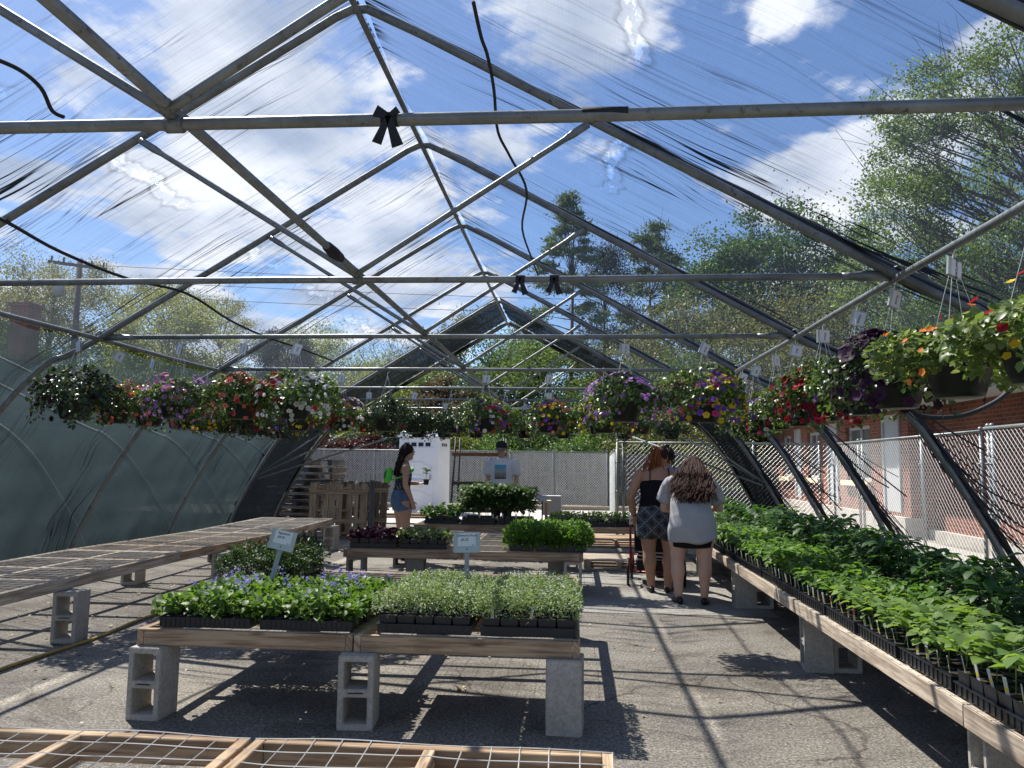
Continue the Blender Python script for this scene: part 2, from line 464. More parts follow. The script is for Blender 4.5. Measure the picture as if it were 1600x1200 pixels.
# ================================================================ ground
def asphalt():
    m, nt, b = new_mat('asphalt')
    fine = noise(nt, 70, 3, .8)
    fine2 = noise(nt, 42, 3, .7, loc=(3, 1, 0))
    big = noise(nt, .55, 6, .6, dist=.6)
    mid = noise(nt, 3.2, 6, .65)
    c = ramp(nt, fine, [(.36, (.045, .040, .035)), (.52, (.20, .183, .158)), (.66, (.62, .57, .49))])
    c2 = ramp(nt, fine2, [(.35, (.06, .054, .047)), (.6, (.28, .256, .222)), (.75, (.52, .48, .415))])
    c = mixc(nt, .45, c, c2)
    c = mixc(nt, 1.0, c, ramp(nt, big, [(.32, (.72, .71, .70)), (.5, (.95, .95, .95)), (.68, (1.22, 1.2, 1.16))]), 'MULTIPLY')
    c = mixc(nt, 1.0, c, ramp(nt, mid, [(.35, (.86, .86, .86)), (.65, (1.1, 1.1, 1.1))]), 'MULTIPLY')
    stn = ramp(nt, noise(nt, 1.1, 7, .68, loc=(11, 4, 0), dist=.8), [(.53, (1, 1, 1)), (.60, (.74, .72, .70)), (.68, (.62, .60, .57))])
    c = mixc(nt, 1.0, c, stn, 'MULTIPLY')
    # cracks
    tc = N_(nt, 'ShaderNodeTexCoord'); nz = N_(nt, 'ShaderNodeTexNoise'); nz.inputs['Scale'].default_value = 1.6; nz.inputs['Detail'].default_value = 8
    nt.links.new(tc.outputs['Object'], nz.inputs['Vector'])
    ad = N_(nt, 'ShaderNodeMixRGB', blend_type='ADD'); ad.inputs[0].default_value = .55
    nt.links.new(tc.outputs['Object'], ad.inputs[1]); nt.links.new(nz.outputs['Color'], ad.inputs[2])
    vo = N_(nt, 'ShaderNodeTexVoronoi', feature='DISTANCE_TO_EDGE'); vo.inputs['Scale'].default_value = .62; nt.links.new(ad.outputs[0], vo.inputs['Vector'])
    crk = ramp(nt, vo.outputs['Distance'], [(.002, (1, 1, 1)), (.008, (0, 0, 0))])
    gate = ramp(nt, noise(nt, .8, 3, .5, loc=(7, 7, 0)), [(.45, (0, 0, 0)), (.55, (1, 1, 1))])
    c = mixc(nt, mth(nt, 'MULTIPLY', mth(nt, 'MULTIPLY', crk, gate), .7), c, (.03, .018, .016))
    vo2 = N_(nt, 'ShaderNodeTexVoronoi', feature='DISTANCE_TO_EDGE'); vo2.inputs['Scale'].default_value = 2.6; nt.links.new(ad.outputs[0], vo2.inputs['Vector'])
    crk2 = ramp(nt, vo2.outputs['Distance'], [(.003, (1, 1, 1)), (.02, (0, 0, 0))])
    g2 = ramp(nt, noise(nt, .9, 3, .5, loc=(2, 9, 0)), [(.5, (0, 0, 0)), (.62, (1, 1, 1))])
    c = mixc(nt, mth(nt, 'MULTIPLY', mth(nt, 'MULTIPLY', crk2, g2), .6), c, (.03, .028, .025))
    nt.links.new(c, b.inputs['Base Color']); b.inputs['Roughness'].default_value = .85; b.inputs['Specular IOR Level'].default_value = .3
    h = mixc(nt, .5, fine, fine2); h = mixc(nt, mth(nt, 'MULTIPLY', crk, gate), h, (0, 0, 0))
    bump(nt, b, h, .9, .006)
    return m
M['asphalt'] = asphalt()
def concrete(name, lo, hi, sc=30, bs=.35):
    m, nt, b = new_mat(name)
    f = noise(nt, sc, 5, .7); g = noise(nt, 2.2, 5, .6); pit = noise(nt, sc * 3, 2, .6, loc=(4, 4, 0))
    c = ramp(nt, f, [(.3, lo), (.7, hi)])
    c = mixc(nt, 1.0, c, ramp(nt, g, [(.3, (.78, .77, .75)), (.7, (1.12, 1.12, 1.1))]), 'MULTIPLY')
    c = mixc(nt, ramp(nt, pit, [(.28, (1, 1, 1)), (.36, (0, 0, 0))]), c, tuple(q * .35 for q in lo))
    nt.links.new(c, b.inputs['Base Color']); b.inputs['Roughness'].default_value = .9; b.inputs['Specular IOR Level'].default_value = .2
    bump(nt, b, mixc(nt, .5, f, pit), bs, .006)
    return m
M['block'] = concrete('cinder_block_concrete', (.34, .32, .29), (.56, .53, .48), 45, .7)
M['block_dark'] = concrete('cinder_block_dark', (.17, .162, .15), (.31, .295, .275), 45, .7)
M['slab'] = concrete('concrete_slab', (.24, .23, .21), (.36, .345, .32), 22, .2)
M['far_slab'] = concrete('pale_concrete', (.38, .36, .33), (.50, .47, .43), 8, .1)
M['grass'] = leaf_mat('grass_blades', [(.05, .11, .02), (.09, .17, .03), (.12, .2, .04)], .3)
M['lawn'] = simple('lawn_base', (.055, .10, .022), .95, 0, .35, 3)
M['kerb'] = simple('tan_kerb', (.40, .33, .21), .9, 0, .2, 5)

def sheet(name, x0, x1, y0, y1, z, mat):
    b = MB(); b.quad((x0, y0, z), (x1, y0, z), (x1, y1, z), (x0, y1, z)); o = b.build(name, mat); o['kind'] = 'structure'; return o
sheet('ground', -300, 300, -60, 500, 0, M['asphalt'])
sheet('concrete_slab', -0.9, 1.95, 7.70, 10.5, .004, M['slab'])
sheet('far_pavement', -10, 4.9, 18.2, 24.6, .004, M['far_slab'])
sheet('lawn', -60, 60, 28.2, 120, .004, M['lawn'])
sheet('dark_ground_sheet', -8.1, -5.9, -6, 26, .004, simple('dark_sheet', (.03, .025, .02), .95, 0, .4, 9, bmp=.5))  # sheet added to darken the sunlit ground seen through the left cloth
sheet('side_strip', 5.05, 6.9, 5, 27, .004, M['slab'])
b = MB(); b.box((-5, 24.75, .06), (30, .16, .12)); tag(b.build('kerb', M['kerb']), kind='structure')
b = MB(); b.box((-22, 28.1, .2), (70, .3, .4)); 
# grass patch beyond the portal
n = 2600; P = np.stack([rng.uniform(2.2, 4.7, n), rng.uniform(16.3, 21, n), np.zeros(n)], 1)
D = unit(np.stack([rng.normal(0, .35, n), rng.normal(0, .35, n), np.ones(n)], 1))
g = link('grass', scatter_mesh('grass', P, D, rdir(n), rng.uniform(.08, .18, n), T_DIAMOND, [M['grass']], .35)); g['kind'] = 'stuff'
g['label'] = 'bright green grass beyond the tunnel opening'
# leaf litter
n = 520; M['litter'] = leaf_mat('dry_leaves', [(.38, .29, .17), (.5, .42, .28), (.25, .17, .09)], .1)
P = np.stack([rng.uniform(-5.2, 1.4, n), rng.uniform(2.5, 12, n), rng.uniform(.006, .02, n)], 1)
k = 220; P[:k, 0] = rng.normal(-4.3, .5, k); P[:k, 1] = rng.uniform(4, 13, k); q = at_z(717, 1078, 0); P[k:k + 14] = np.array([q.x, q.y, .015]) + rng.normal(size=(14, 3)) * np.array([.035, .03, .008])
D = unit(np.stack([rng.normal(size=n), rng.normal(size=n), rng.normal(0, .15, n)], 1))
N = unit(np.stack([rng.normal(0, .3, n), rng.normal(0, .3, n), np.ones(n)], 1))
g = link('leaf_litter', scatter_mesh('leaf_litter', P, D, N, rng.uniform(.012, .045, n), T_LEAF, [M['litter']], 1.1)); g['kind'] = 'stuff'
g['label'] = 'dry leaves and scraps scattered on the asphalt'

# ================================================================ greenhouse frame
H = 1.15; CX = -1.28; EV = 2.765
AY = [.15, 2.41, 4.66, 6.83, 9.29, 11.65, 13.8, 16.0]
TZ = CAMZ + H
PR = [(-.12, 2.61), (2.765, 1.00), (3.20, .79), (3.60, .39), (3.96, -.17), (4.27, -.76), (4.45, -1.24)]
def smooth_poly(pts, sub=6):
    out = []
    P = [pts[0]] + list(pts) + [pts[-1]]
    for i in range(1, len(P) - 2):
        p0, p1, p2, p3 = [np.array(q, float) for q in P[i - 1:i + 3]]
        for k in range(sub):
            t = k / sub
            out.append(tuple(.5 * ((2 * p1) + (-p0 + p2) * t + (2 * p0 - 5 * p1 + 4 * p2 - p3) * t * t + (-p0 + 3 * p1 - 3 * p2 + p3) * t ** 3)))
    out.append(tuple(pts[-1])); return out
def side_profile(sg):
    pts = [(CX - .12 * H, CAMZ + 2.61 * H)] + [(CX + sg * x * H, CAMZ + z * H) for x, z in PR[1:]]
    pts[-1] = (pts[-1][0], 0.0)
    st = [tuple(np.array(pts[0]) + (np.array(pts[1]) - np.array(pts[0])) * t) for t in np.linspace(0, 1, 9)[:-1]]
    return st + smooth_poly([pts[0]] + pts[1:], 6)[6:]
PROF = {-1: side_profile(-1), 1: side_profile(1)}
ARC = {}
for sg in (-1, 1):
    a = [0]
    for p, q in zip(PROF[sg][:-1], PROF[sg][1:]): a.append(a[-1] + math.dist(p, q))
    ARC[sg] = a
def prof_at(sg, s):
    a = ARC[sg]; P = PROF[sg]
    s = max(0, min(s, a[-1] - 1e-6)); i = int(np.searchsorted(a, s, side='right')) - 1
    t = (s - a[i]) / (a[i + 1] - a[i]); p, q = np.array(P[i]), np.array(P[i + 1])
    d = (q - p) / np.linalg.norm(q - p); nrm = np.array([-d[1], d[0]]) * (-sg) * -1
    if nrm[1] < 0 and s < a[8]: nrm = -nrm
    if s >= a[8] and nrm[0] * sg < 0: nrm = -nrm
    return p + (q - p) * t, nrm
S_EAVE = {sg: ARC[sg][8] for sg in (-1, 1)}
S_END = {sg: ARC[sg][-1] for sg in (-1, 1)}

GH = thing('shade_greenhouse', (CX, 7, 0), 'long arched tunnel frame of grey pipes under torn see-through shade cloth', 'shade house')
def ghp(name, mb, mats, smooth=True, **k):
    o = mb.build(name, mats, GH, smooth); o.matrix_parent_inverse = Matrix.Translation((-CX, -7, 0)); return o
BRR, BRL = .455, .475
for i, y in enumerate(AY):
    b = MB()
    L = [(x, y, z) for x, z in PROF[-1]][::-1]; Rr = [(x, y, z) for x, z in PROF[1]][1:]
    # rounded peak
    pk = L[-1]
    L = L[:-1] + [(pk[0] - .16, y, pk[2] - .095), (pk[0] - .05, y, pk[2] - .045), (pk[0] + .05, y, pk[2] - .045), (pk[0] + .16, y, pk[2] - .10)]
    b.tube(L + Rr, .0285, 10)
    a = ghp('arch', b, M['steel_dull'])
    # tie bar with flattened ends and hook clamps
    xl, xr = CX - EV * H, CX + EV * H
    b = MB(); b.tube([(xl + .16, y + .03, TZ), (-2, y + .03, TZ + .006), (0, y + .03, TZ - .004), (xr - .16, y + .03, TZ)], .0215, 10)
    for x, sg in ((xl, 1), (xr, -1)):
        b.tube([(x + sg * .30, y + .03, TZ), (x + sg * .24, y + .03, TZ), (x + sg * .17, y + .03, TZ), (x + sg * .02, y + .03, TZ)], [.0216, .024, .033, .033], 10, flat=.45 if False else 1)
        b.tube([(x + sg * .03, y + .03, TZ + .03), (x - sg * .02, y - .02, TZ + .05), (x - sg * .05, y - .04, TZ), (x - sg * .02, y - .05, TZ - .04)], .010, 6)
    ghp('tie_bar', b, M['steel'])
    # V braces from the middle of the tie to the rafters
    for sg in (-1, 1):
        s = S_EAVE[sg] * (BRR if sg == 1 else BRL)
        p, _ = prof_at(sg, s)
        b = MB(); c0 = Vector((CX - .10, y - .03, TZ + .02)); p1 = Vector((p[0], y - .03, p[1] - .03)); d = (p1 - c0).normalized()
        b.tube([c0, c0 + d * .12, p1 - d * .20, p1 - d * .13, p1 - d * .02], [.018, .018, .018, .026, .024], 9)
        ghp('brace', b, M['steel'])
    b = MB(); b.tube([(CX - .13, y + .03, TZ), (CX - .07, y + .03, TZ)], .028, 10); b.box((CX - .10, y - .0, TZ + .035), (.035, .09, .05)); b.tube([(CX - .10, y - .07, TZ + .03), (CX - .10, y + .07, TZ + .03)], .007, 6)
    ghp('clamp', b, M['steel_dull'])
def zj(a=.012): return random.uniform(-a, a)
y0, y1 = AY[0] - .3, AY[-1] + .12
ys = [y0] + [v for i in range(len(AY)) for v in (AY[i], (AY[i] + AY[min(i + 1, 7)]) / 2)][:-1] + [y1]
b = MB(); b.tube([(CX - .12 * H, y, CAMZ + 2.61 * H - .085) for y in (y0, y1)], .021, 9); ghp('ridge_purlin', b, M['steel_dull'])
b = MB(); b.tube([(CX - .10, y, TZ + .045) for y in (y0, y1)], .021, 9); ghp('centre_purlin', b, M['steel'])
for sg in (-1, 1):
    b = MB(); b.tube([(CX + sg * EV * H, y, TZ - .03 + zj(.006)) for y in ys], .0215, 10); ghp('side_purlin', b, M['steel'])
# corner braces near the far end
for sg in (-1, 1):
    pa, _ = prof_at(sg, S_EAVE[sg] + (S_END[sg] - S_EAVE[sg]) * .62)
    b = MB()
    b.tube([(pa[0] - sg * .03, AY[-2], pa[1]), (CX + sg * 2.85 * H, AY[-1] - .05, TZ - .45)], .017, 8)
    b.tube([(pa[0] - sg * .05, AY[-2] + .02, pa[1] + .02), (CX + sg * EV * H, AY[-2], TZ - .5)], .015, 8)
    b.tube([(pa[0] - sg * .05, AY[-2] + .03, pa[1] - .05), (CX + sg * 2.1 * H, AY[-1] + .02, TZ - .55)], .017, 8)
    ghp('corner_brace', b, M['steel'])
# the tunnel goes on unseen behind the viewer, added to block sky light
for y in (-2.2, -4.5, -6.8):
    b = MB(); b.tube([(x, y, z) for x, z in PROF[-1]][::-1] + [(x, y, z) for x, z in PROF[1]][1:], .0285, 8); ghp('arch', b, M['steel_dull'])
# ---- shade cloth
def cloth_mat(name, base, line_amt, col, seams=(), weave=.075, tr=.5):
    m, nt, bs = new_mat(name); nt.nodes.remove(bs)
    tc = N_(nt, 'ShaderNodeTexCoord'); sp = N_(nt, 'ShaderNodeSeparateXYZ'); nt.links.new(tc.outputs['UV'], sp.inputs[0])
    u, v = sp.outputs[0], sp.outputs[1]
    def nz(su, sv, detail=3, rough=.5, wob=0.0, loc=0.0):
        cb = N_(nt, 'ShaderNodeCombineXYZ')
        uu = mth(nt, 'MULTIPLY', u, su)
        if wob:
            w = nz0(.5, .55, loc + 5)
            uu = mth(nt, 'ADD', uu, mth(nt, 'MULTIPLY', w, wob))
        nt.links.new(uu, cb.inputs[0]); nt.links.new(mth(nt, 'MULTIPLY', v, sv), cb.inputs[1]); cb.inputs[2].default_value = loc
        t = N_(nt, 'ShaderNodeTexNoise'); t.inputs['Scale'].default_value = 1; t.inputs['Detail'].default_value = detail; t.inputs['Roughness'].default_value = rough
        nt.links.new(cb.outputs[0], t.inputs['Vector']); return t.outputs['Fac']
    def nz0(su, sv, loc):
        cb = N_(nt, 'ShaderNodeCombineXYZ'); nt.links.new(mth(nt, 'MULTIPLY', u, su), cb.inputs[0]); nt.links.new(mth(nt, 'MULTIPLY', v, sv), cb.inputs[1]); cb.inputs[2].default_value = loc
        t = N_(nt, 'ShaderNodeTexNoise'); t.inputs['Scale'].default_value = 1; nt.links.new(cb.outputs[0], t.inputs['Vector']); return t.outputs['Fac']
    # long thin folds along the rafters
    l1 = nz(7, .20, 2, .5, 3.0, 1.0); l2 = nz(20, .24, 2, .5, 5.0, 2.0)
    f1 = ramp(nt, mth(nt, 'ABSOLUTE', mth(nt, 'SUBTRACT', l1, .5)), [(.0, (1, 1, 1)), (.012, (0, 0, 0))])
    f2 = ramp(nt, mth(nt, 'ABSOLUTE', mth(nt, 'SUBTRACT', l2, .5)), [(.0, (1, 1, 1)), (.022, (0, 0, 0))])
    gate = ramp(nt, nz(1.3, .7, 2, .5, 0, 7.0), [(.42, (0, 0, 0)), (.60, (1, 1, 1))])
    lines = mth(nt, 'ADD', mth(nt, 'MULTIPLY', f1, .9), mth(nt, 'MULTIPLY', f2, .55))
    fr = mth(nt, 'MULTIPLY', mth(nt, 'ABSOLUTE', mth(nt, 'SUBTRACT', mth(nt, 'FRACT', mth(nt, 'DIVIDE', u, 2.2)), .5)), 2.0)
    nearb = ramp(nt, fr, [(.25, (.22, .22, .22)), (.9, (1.3, 1.3, 1.3))])
    lines = mth(nt, 'MULTIPLY', mth(nt, 'MULTIPLY', lines, mth(nt, 'ADD', gate, .12)), nearb)
    lines = mth(nt, 'MULTIPLY', lines, line_amt)
    soft = mth(nt, 'MULTIPLY', mth(nt, 'SUBTRACT', nz(4, .5, 3, .6, 3.0, 3.0), .5), .22)
    # weave threads
    wv = mth(nt, 'MULTIPLY', mth(nt, 'SUBTRACT', nz(3, 160, 2, .6, 0, 4.0), .5), weave * 2)
    wv2 = mth(nt, 'MULTIPLY', mth(nt, 'SUBTRACT', nz(170, 3, 2, .6, 0, 5.0), .5), weave * 2)
    a = mth(nt, 'ADD', mth(nt, 'ADD', mth(nt, 'ADD', lines, soft), mth(nt, 'ADD', wv, wv2)), base, True)
    for (v0, wid) in seams:
        wob = mth(nt, 'MULTIPLY', mth(nt, 'SUBTRACT', nz(2.2, .1, 4, .6, 0, 11.0), .5), .5)
        dv = mth(nt, 'ABSOLUTE', mth(nt, 'SUBTRACT', mth(nt, 'ADD', v, wob), v0))
        inb = ramp(nt, dv, [(wid * .6, (1, 1, 1)), (wid, (0, 0, 0))])
        rim = ramp(nt, dv, [(wid, (0, 0, 0)), (wid * 1.2, (1, 1, 1)), (wid * 1.9, (0, 0, 0))])
        hole = ramp(nt, nz(7, 14, 4, .7, 0, 12.0), [(.50, (0, 0, 0)), (.54, (1, 1, 1))])
        seg = ramp(nt, nz(.9, .1, 2, .5, 0, 13.0), [(.45, (0, 0, 0)), (.50, (1, 1, 1))])
        a = mth(nt, 'MULTIPLY', a, mth(nt, 'SUBTRACT', 1.0, mth(nt, 'MULTIPLY', mth(nt, 'MULTIPLY', inb, hole), seg)), True)
        a = mth(nt, 'ADD', a, mth(nt, 'MULTIPLY', mth(nt, 'MULTIPLY', rim, seg), .22), True)
    tn = N_(nt, 'ShaderNodeBsdfTransparent'); tn.inputs[0].default_value = (1, 1, 1, 1)
    df = N_(nt, 'ShaderNodeBsdfDiffuse'); tl = N_(nt, 'ShaderNodeBsdfTranslucent')
    c = ramp(nt, nz(1.2, 1.2, 4, .6, 0, 6.0), [(.3, tuple(q * .8 for q in col)), (.7, tuple(q * 1.2 for q in col))])
    c = mixc(nt, mth(nt, 'MULTIPLY', lines, 1.6, True), c, (.006, .008, .012))
    nt.links.new(c, df.inputs[0]); nt.links.new(c, tl.inputs[0])
    ms = N_(nt, 'ShaderNodeMixShader'); ms.inputs[0].default_value = tr; nt.links.new(df.outputs[0], ms.inputs[1]); nt.links.new(tl.outputs[0], ms.inputs[2])
    mo = N_(nt, 'ShaderNodeMixShader'); nt.links.new(a, mo.inputs[0]); nt.links.new(tn.outputs[0], mo.inputs[1]); nt.links.new(ms.outputs[0], mo.inputs[2])
    nt.links.new(mo.outputs[0], nt.nodes['Material Output'].inputs[0])
    return m
def slope_s(px, py, sg):
    """arclength and Y where a pixel's ray meets the roof slope"""
    P0 = Vector((PROF[sg][0][0], 0, PROF[sg][0][1])); P1 = Vector((PROF[sg][8][0], 0, PROF[sg][8][1])); d = (P1 - P0)
    nrm = d.cross(Vector((0, 1, 0))); dr = ray(px, py); t = (P0 - Vector((0, 0, CAMZ))).dot(nrm) / dr.dot(nrm)
    q = Vector((0, 0, CAMZ)) + dr * t
    return ((q.x - P0.x) ** 2 + (q.z - P0.z) ** 2) ** .5, q.y, q
vs_l = np.mean([slope_s(*p, -1)[0] for p in ((235, 265), (310, 330), (365, 370), (465, 460))])
vs_r = np.mean([slope_s(*p, 1)[0] for p in ((1000, 120), (940, 270), (955, 310))])
print('seams', vs_l, vs_r, [slope_s(*p, -1)[:2] for p in ((235, 265), (310, 330), (365, 370), (465, 460))], [slope_s(*p, 1)[:2] for p in ((1000, 120), (940, 270), (955, 310))])
M['cloth_l'] = cloth_mat('shade_cloth_left', .32, 1.1, (.095, .11, .135), [(vs_l, .05)])  # left slope paler than right: sun scatter put into its cloth colour
M['cloth_r'] = cloth_mat('shade_cloth_right', .33, 1.3, (.055, .07, .10), [(vs_r, .05)])
M['cloth_dark'] = cloth_mat('shade_cloth_double', .965, .1, (.012, .015, .019), (), .12, .3)
M['cloth_far'] = cloth_mat('shade_cloth_far', .95, .3, (.020, .028, .032), (), .05, .25)
M['cloth_dense'] = cloth_mat('shade_cloth_dense', .6, .3, (.045, .055, .07))
M['cloth_teal'] = cloth_mat('shade_cloth_green', .46, 1.1, (.042, .062, .068), (), .16, .6)
M['cloth_frayed'] = cloth_mat('shade_cloth_frayed', .55, .5, (.03, .035, .04))
def cloth(name, sg, s0, s1, ya, yb, mat, nu=10, nv=30, out=.045, sag=.05, edge=None, rip=0):
    b = MB(); G = []; uvo = 2.2 * round(ya * 3)
    for j in range(nv + 1):
        row = []
        for i in range(nu + 1):
            u = ya + (yb - ya) * i / nu
            s_0 = s0 + (edge(u) if edge else 0)
            s = s_0 + (s1 - s_0) * j / nv
            p, nr = prof_at(sg, s)
            t = i / nu
            off = out + (.018 * math.sin(s * 5.1 + u * 2.3) + .012 * math.sin(u * 7.7 - s * 3.1) + .010 * math.sin(s * 13 + u * 1.1)) * (rip if rip else 0) - sag * math.sin(math.pi * t) * (1 if s < S_EAVE[sg] else .6) + .012 * math.sin(9 * t * math.pi + s * 1.3) * math.sin(math.pi * t)
            q = p + nr * off
            row.append(((q[0], u, max(q[1], .01)), (uvo + t * 2.2, s)))
        G.append(row)
    for j in range(nv):
        for i in range(nu):
            c4 = [G[j][i], G[j][i + 1], G[j + 1][i + 1], G[j + 1][i]]
            b.add([c[0] for c in c4], [(0, 1, 2, 3)], 0, [[c[1] for c in c4]])
    o = weld_uv(ghp(name, b, mat)); return o
def weld_uv(o):
    bm = bmesh.new(); bm.from_mesh(o.data); bmesh.ops.remove_doubles(bm, verts=bm.verts, dist=1e-5); bm.to_mesh(o.data); bm.free(); return o
for i in range(len(AY) - 2):
    cloth('roof_cloth', -1, 0.0, S_EAVE[-1] + .10, AY[i], AY[i + 1], M['cloth_l'])
    cloth('roof_cloth', 1, 0.0, S_EAVE[1] + (.62 if i < 4 else .5), AY[i], AY[i + 1], M['cloth_r'])
for ya_, yb_ in ((-2.2, AY[0]), (-4.5, -2.2), (-6.8, -4.5)):
    for sg in (-1, 1): cloth('roof_cloth', sg, 0.0, S_END[sg] if sg < 0 else S_EAVE[1] + .6, ya_, yb_, M['cloth_dense'])  # unseen denser cloth, added to cut the sky light
for i in range(1, len(AY) - 2):
    ph = random.random() * 6
    cloth('side_cloth', -1, S_EAVE[-1] + .18, S_END[-1], AY[i], AY[i + 1], M['cloth_teal'], nu=22, nv=40, out=.06, sag=.03, rip=1,
          edge=lambda u, ph=ph: .06 * math.sin(u * 1.4 + ph) + .05 * math.sin(math.pi * (u - AY[i]) / (AY[i + 1] - AY[i])))
for sg in (-1, 1):
    cloth('end_cloth', sg, 0.0, S_END[sg], AY[-2] + .02, AY[-1], M['cloth_dark'], nv=40, out=.05, sag=.03)
    b = MB(); pts = []
    for k in range(30):
        s = S_END[sg] * k / 29; p, nr = prof_at(sg, s); q = p + nr * .04; pts.append((q[0], AY[-1] + .03 + .02 * math.sin(k), max(.05, q[1] - .05)))
    b.tube(pts, .045, 8); ghp('rolled_hem', b, M['black_cloth'])
# rolled / wrapped cloth along the rafters
for i, y in enumerate(AY[:-1]):
    for sg in (-1, 1):
        b = MB(); pts = []; rr = []
        s_a, s_b = (.18, S_EAVE[1] + 1.0) if sg == 1 else (.9, S_EAVE[-1] + .35)
        for k in range(22):
            t = k / 21; s = s_a + (s_b - s_a) * t; p, nr = prof_at(sg, s); q = p + nr * .03
            pts.append((q[0], y + .035 + .012 * math.sin(k * 1.1 + i), q[1])); rr.append((.012 + .036 * min(1, t * 1.3)) * (1 if sg == 1 else .55) * (1 + .15 * math.sin(k * 2.3)))
        b.tube(pts, rr, 8); ghp('cloth_wrap', b, M['black_cloth'])
# lower wrap and frayed cloth on the right-hand arches
for i, y in enumerate(AY[1:-1]):
    b = MB(); pts = []; rr = []
    for k in range(20):
        t = k / 19; s = S_EAVE[1] + .8 + (S_END[1] - S_EAVE[1] - 1.1) * t; p, nr = prof_at(1, s); q = p + nr * (.035 + .07 * t * t)
        pts.append((q[0], y + .03, max(q[1], .03))); rr.append(.045 * (1 - .45 * t) * (1 + .2 * math.sin(k * 1.9)))
    b.tube(pts, rr, 8); ghp('cloth_wrap', b, M['black_cloth'])
    b = MB()
    for k in range(17):
        s0 = S_EAVE[1] + random.uniform(.15, 1.5); s1 = min(S_END[1] - .05, s0 + random.uniform(1.0, 2.3))
        yo = random.uniform(-.05, .25); yn = random.uniform(-.30, .12); pts = []; og = random.uniform(.05, .32)
        for q_ in range(9):
            t = q_ / 8; s = s0 + (s1 - s0) * t; p, nr = prof_at(1, s); q = p + nr * (.05 + og * t)
            pts.append((q[0], y + yo * (1 - t) + yn * t + .03 * math.sin(t * 7 + k), max(.01, q[1] - .16 * math.sin(math.pi * t))))
        b.tube(pts, random.choice([.003, .004, .005, .008]), 5)
    ghp('frayed_strands', b, M['black_cloth'])
# hanging cords
def cord(name, pts, r, mat=None, **k):
    b = MB(); b.tube(smooth3(pts, 5), r, 7); return ghp(name, b, mat or M['rope'])
def smooth3(pts, sub=5):
    P = [pts[0]] + list(pts) + [pts[-1]]; out = []
    for i in range(1, len(P) - 2):
        p0, p1, p2, p3 = [np.array(q, float) for q in P[i - 1:i + 3]]
        for k in range(sub):
            t = k / sub; out.append(tuple(.5 * ((2 * p1) + (-p0 + p2) * t + (2 * p0 - 5 * p1 + 4 * p2 - p3) * t * t + (-p0 + 3 * p1 - 3 * p2 + p3) * t ** 3)))
    out.append(tuple(pts[-1])); return out
cp_ = [slope_s(*p, 1)[2] + Vector((0, 0, -.05)) for p in ((740, -10), (752, 45), (762, 75), (772, 130), (778, 195), (797, 235), (823, 290), (816, 350), (832, 400), (843, 430))]
cord('hanging_cord', cp_, .011)
cp_ = [slope_s(*p, -1)[2] + Vector((0, 0, -.04)) for p in ((-60, 305), (10, 337), (95, 385), (200, 428), (292, 452), (360, 495), (415, 521), (470, 540), (520, 560))]
cord('hanging_cord', cp_, .013)
cp_ = [at_y(*p, 5.4) for p in ((1660, 560), (1600, 592), (1555, 628), (1500, 650), (1440, 650), (1415, 630))]
cord('hanging_cord', cp_, [.02 if i < 18 else .013 for i in range(26)] if False else .017)
cp_ = [at_y(*p, 7.2) for p in ((1400, 628), (1350, 645), (1300, 648), (1240, 640))]
cord('hanging_cord', cp_, .013)
cp_ = [slope_s(*p, -1)[2] + Vector((0, 0, -.03)) for p in ((-20, 78), (30, 100), (65, 130), (82, 165), (100, 175))]
cord('torn_edge', cp_, .012)
# black tape ends tied on the bars
def tape(px, py, y, z, kind):
    b = MB(); p = at_y(px, py, y); p.z = z
    b.tube([(p.x - .028, y, z), (p.x + .028, y, z)], .026, 8)
    for k in range(4 if kind else 2):
        a = (-1.95, -1.25, 2.7, .6)[k]; L = (.10, .11, .05, .04)[k]
        d = Vector((math.cos(a), 0, math.sin(a))); n_ = Vector((-d.z, 0, d.x)); q = Vector((p.x, y - .028, z))
        w = (.017, .02, .02, .013)[k]
        b.add([q - n_ * w * .5, q + n_ * w * .5, q + d * L + n_ * w, q + d * L - n_ * w, ] + [v + Vector((0, .004, 0)) for v in (q - n_ * w * .5, q + n_ * w * .5, q + d * L + n_ * w, q + d * L - n_ * w)],
              [(0, 1, 2, 3), (7, 6, 5, 4), (0, 4, 5, 1), (1, 5, 6, 2), (2, 6, 7, 3), (3, 7, 4, 0)])
    ghp('tape_knot', b, M['black_cloth'], smooth=False)
tape(610, 172, AY[1] + .03, TZ, 1); tape(813, 436, AY[2] + .03, TZ, 0); tape(866, 433, AY[2] + .03, TZ, 0)
b = MB(); p = at_z(512, 394, TZ + .045); b.tube([(CX - .10, p.y - .13, TZ + .045), (CX - .10, p.y, TZ + .04), (CX - .10, p.y + .13, TZ + .045)], [.028, .036, .027], 8); ghp('tape_knot', b, M['black_cloth'])
b = MB(); b.tube([(0.02, AY[1] + .03, TZ + .003), (.17, AY[1] + .03, TZ)], .0235, 8); ghp('tape_wrap', b, M['black_cloth'])

# ================================================================ cinder blocks
def block_mesh(mat):
    b = MB(); w = .194
    xs = [-w / 2, -w / 2 + .033, w / 2 - .033, w / 2]; zs = [0, .033, .172, .189, .197, .214, .357, .39]
    xs = [-w / 2, -.064, -.045, .045, .064, w / 2]
    def solid(i, k):
        if 1 <= i <= 3 and k in (1, 5): return False
        if i == 2 and k == 3: return False
        return True
    b.cells(xs, zs, solid, -.0965, .0965)
    me = b.mesh('cinder_block', mat)
    bm = bmesh.new(); bm.from_mesh(me); bmesh.ops.remove_doubles(bm, verts=bm.verts, dist=1e-5); bmesh.ops.recalc_face_normals(bm, faces=bm.faces)
    E = [e for e in bm.edges if len(e.link_faces) == 2 and e.calc_face_angle(0) > .7]
    bmesh.ops.bevel(bm, geom=E, offset=.007, segments=2, affect='EDGES', clamp_overlap=True); bm.to_mesh(me); bm.free()
    return me
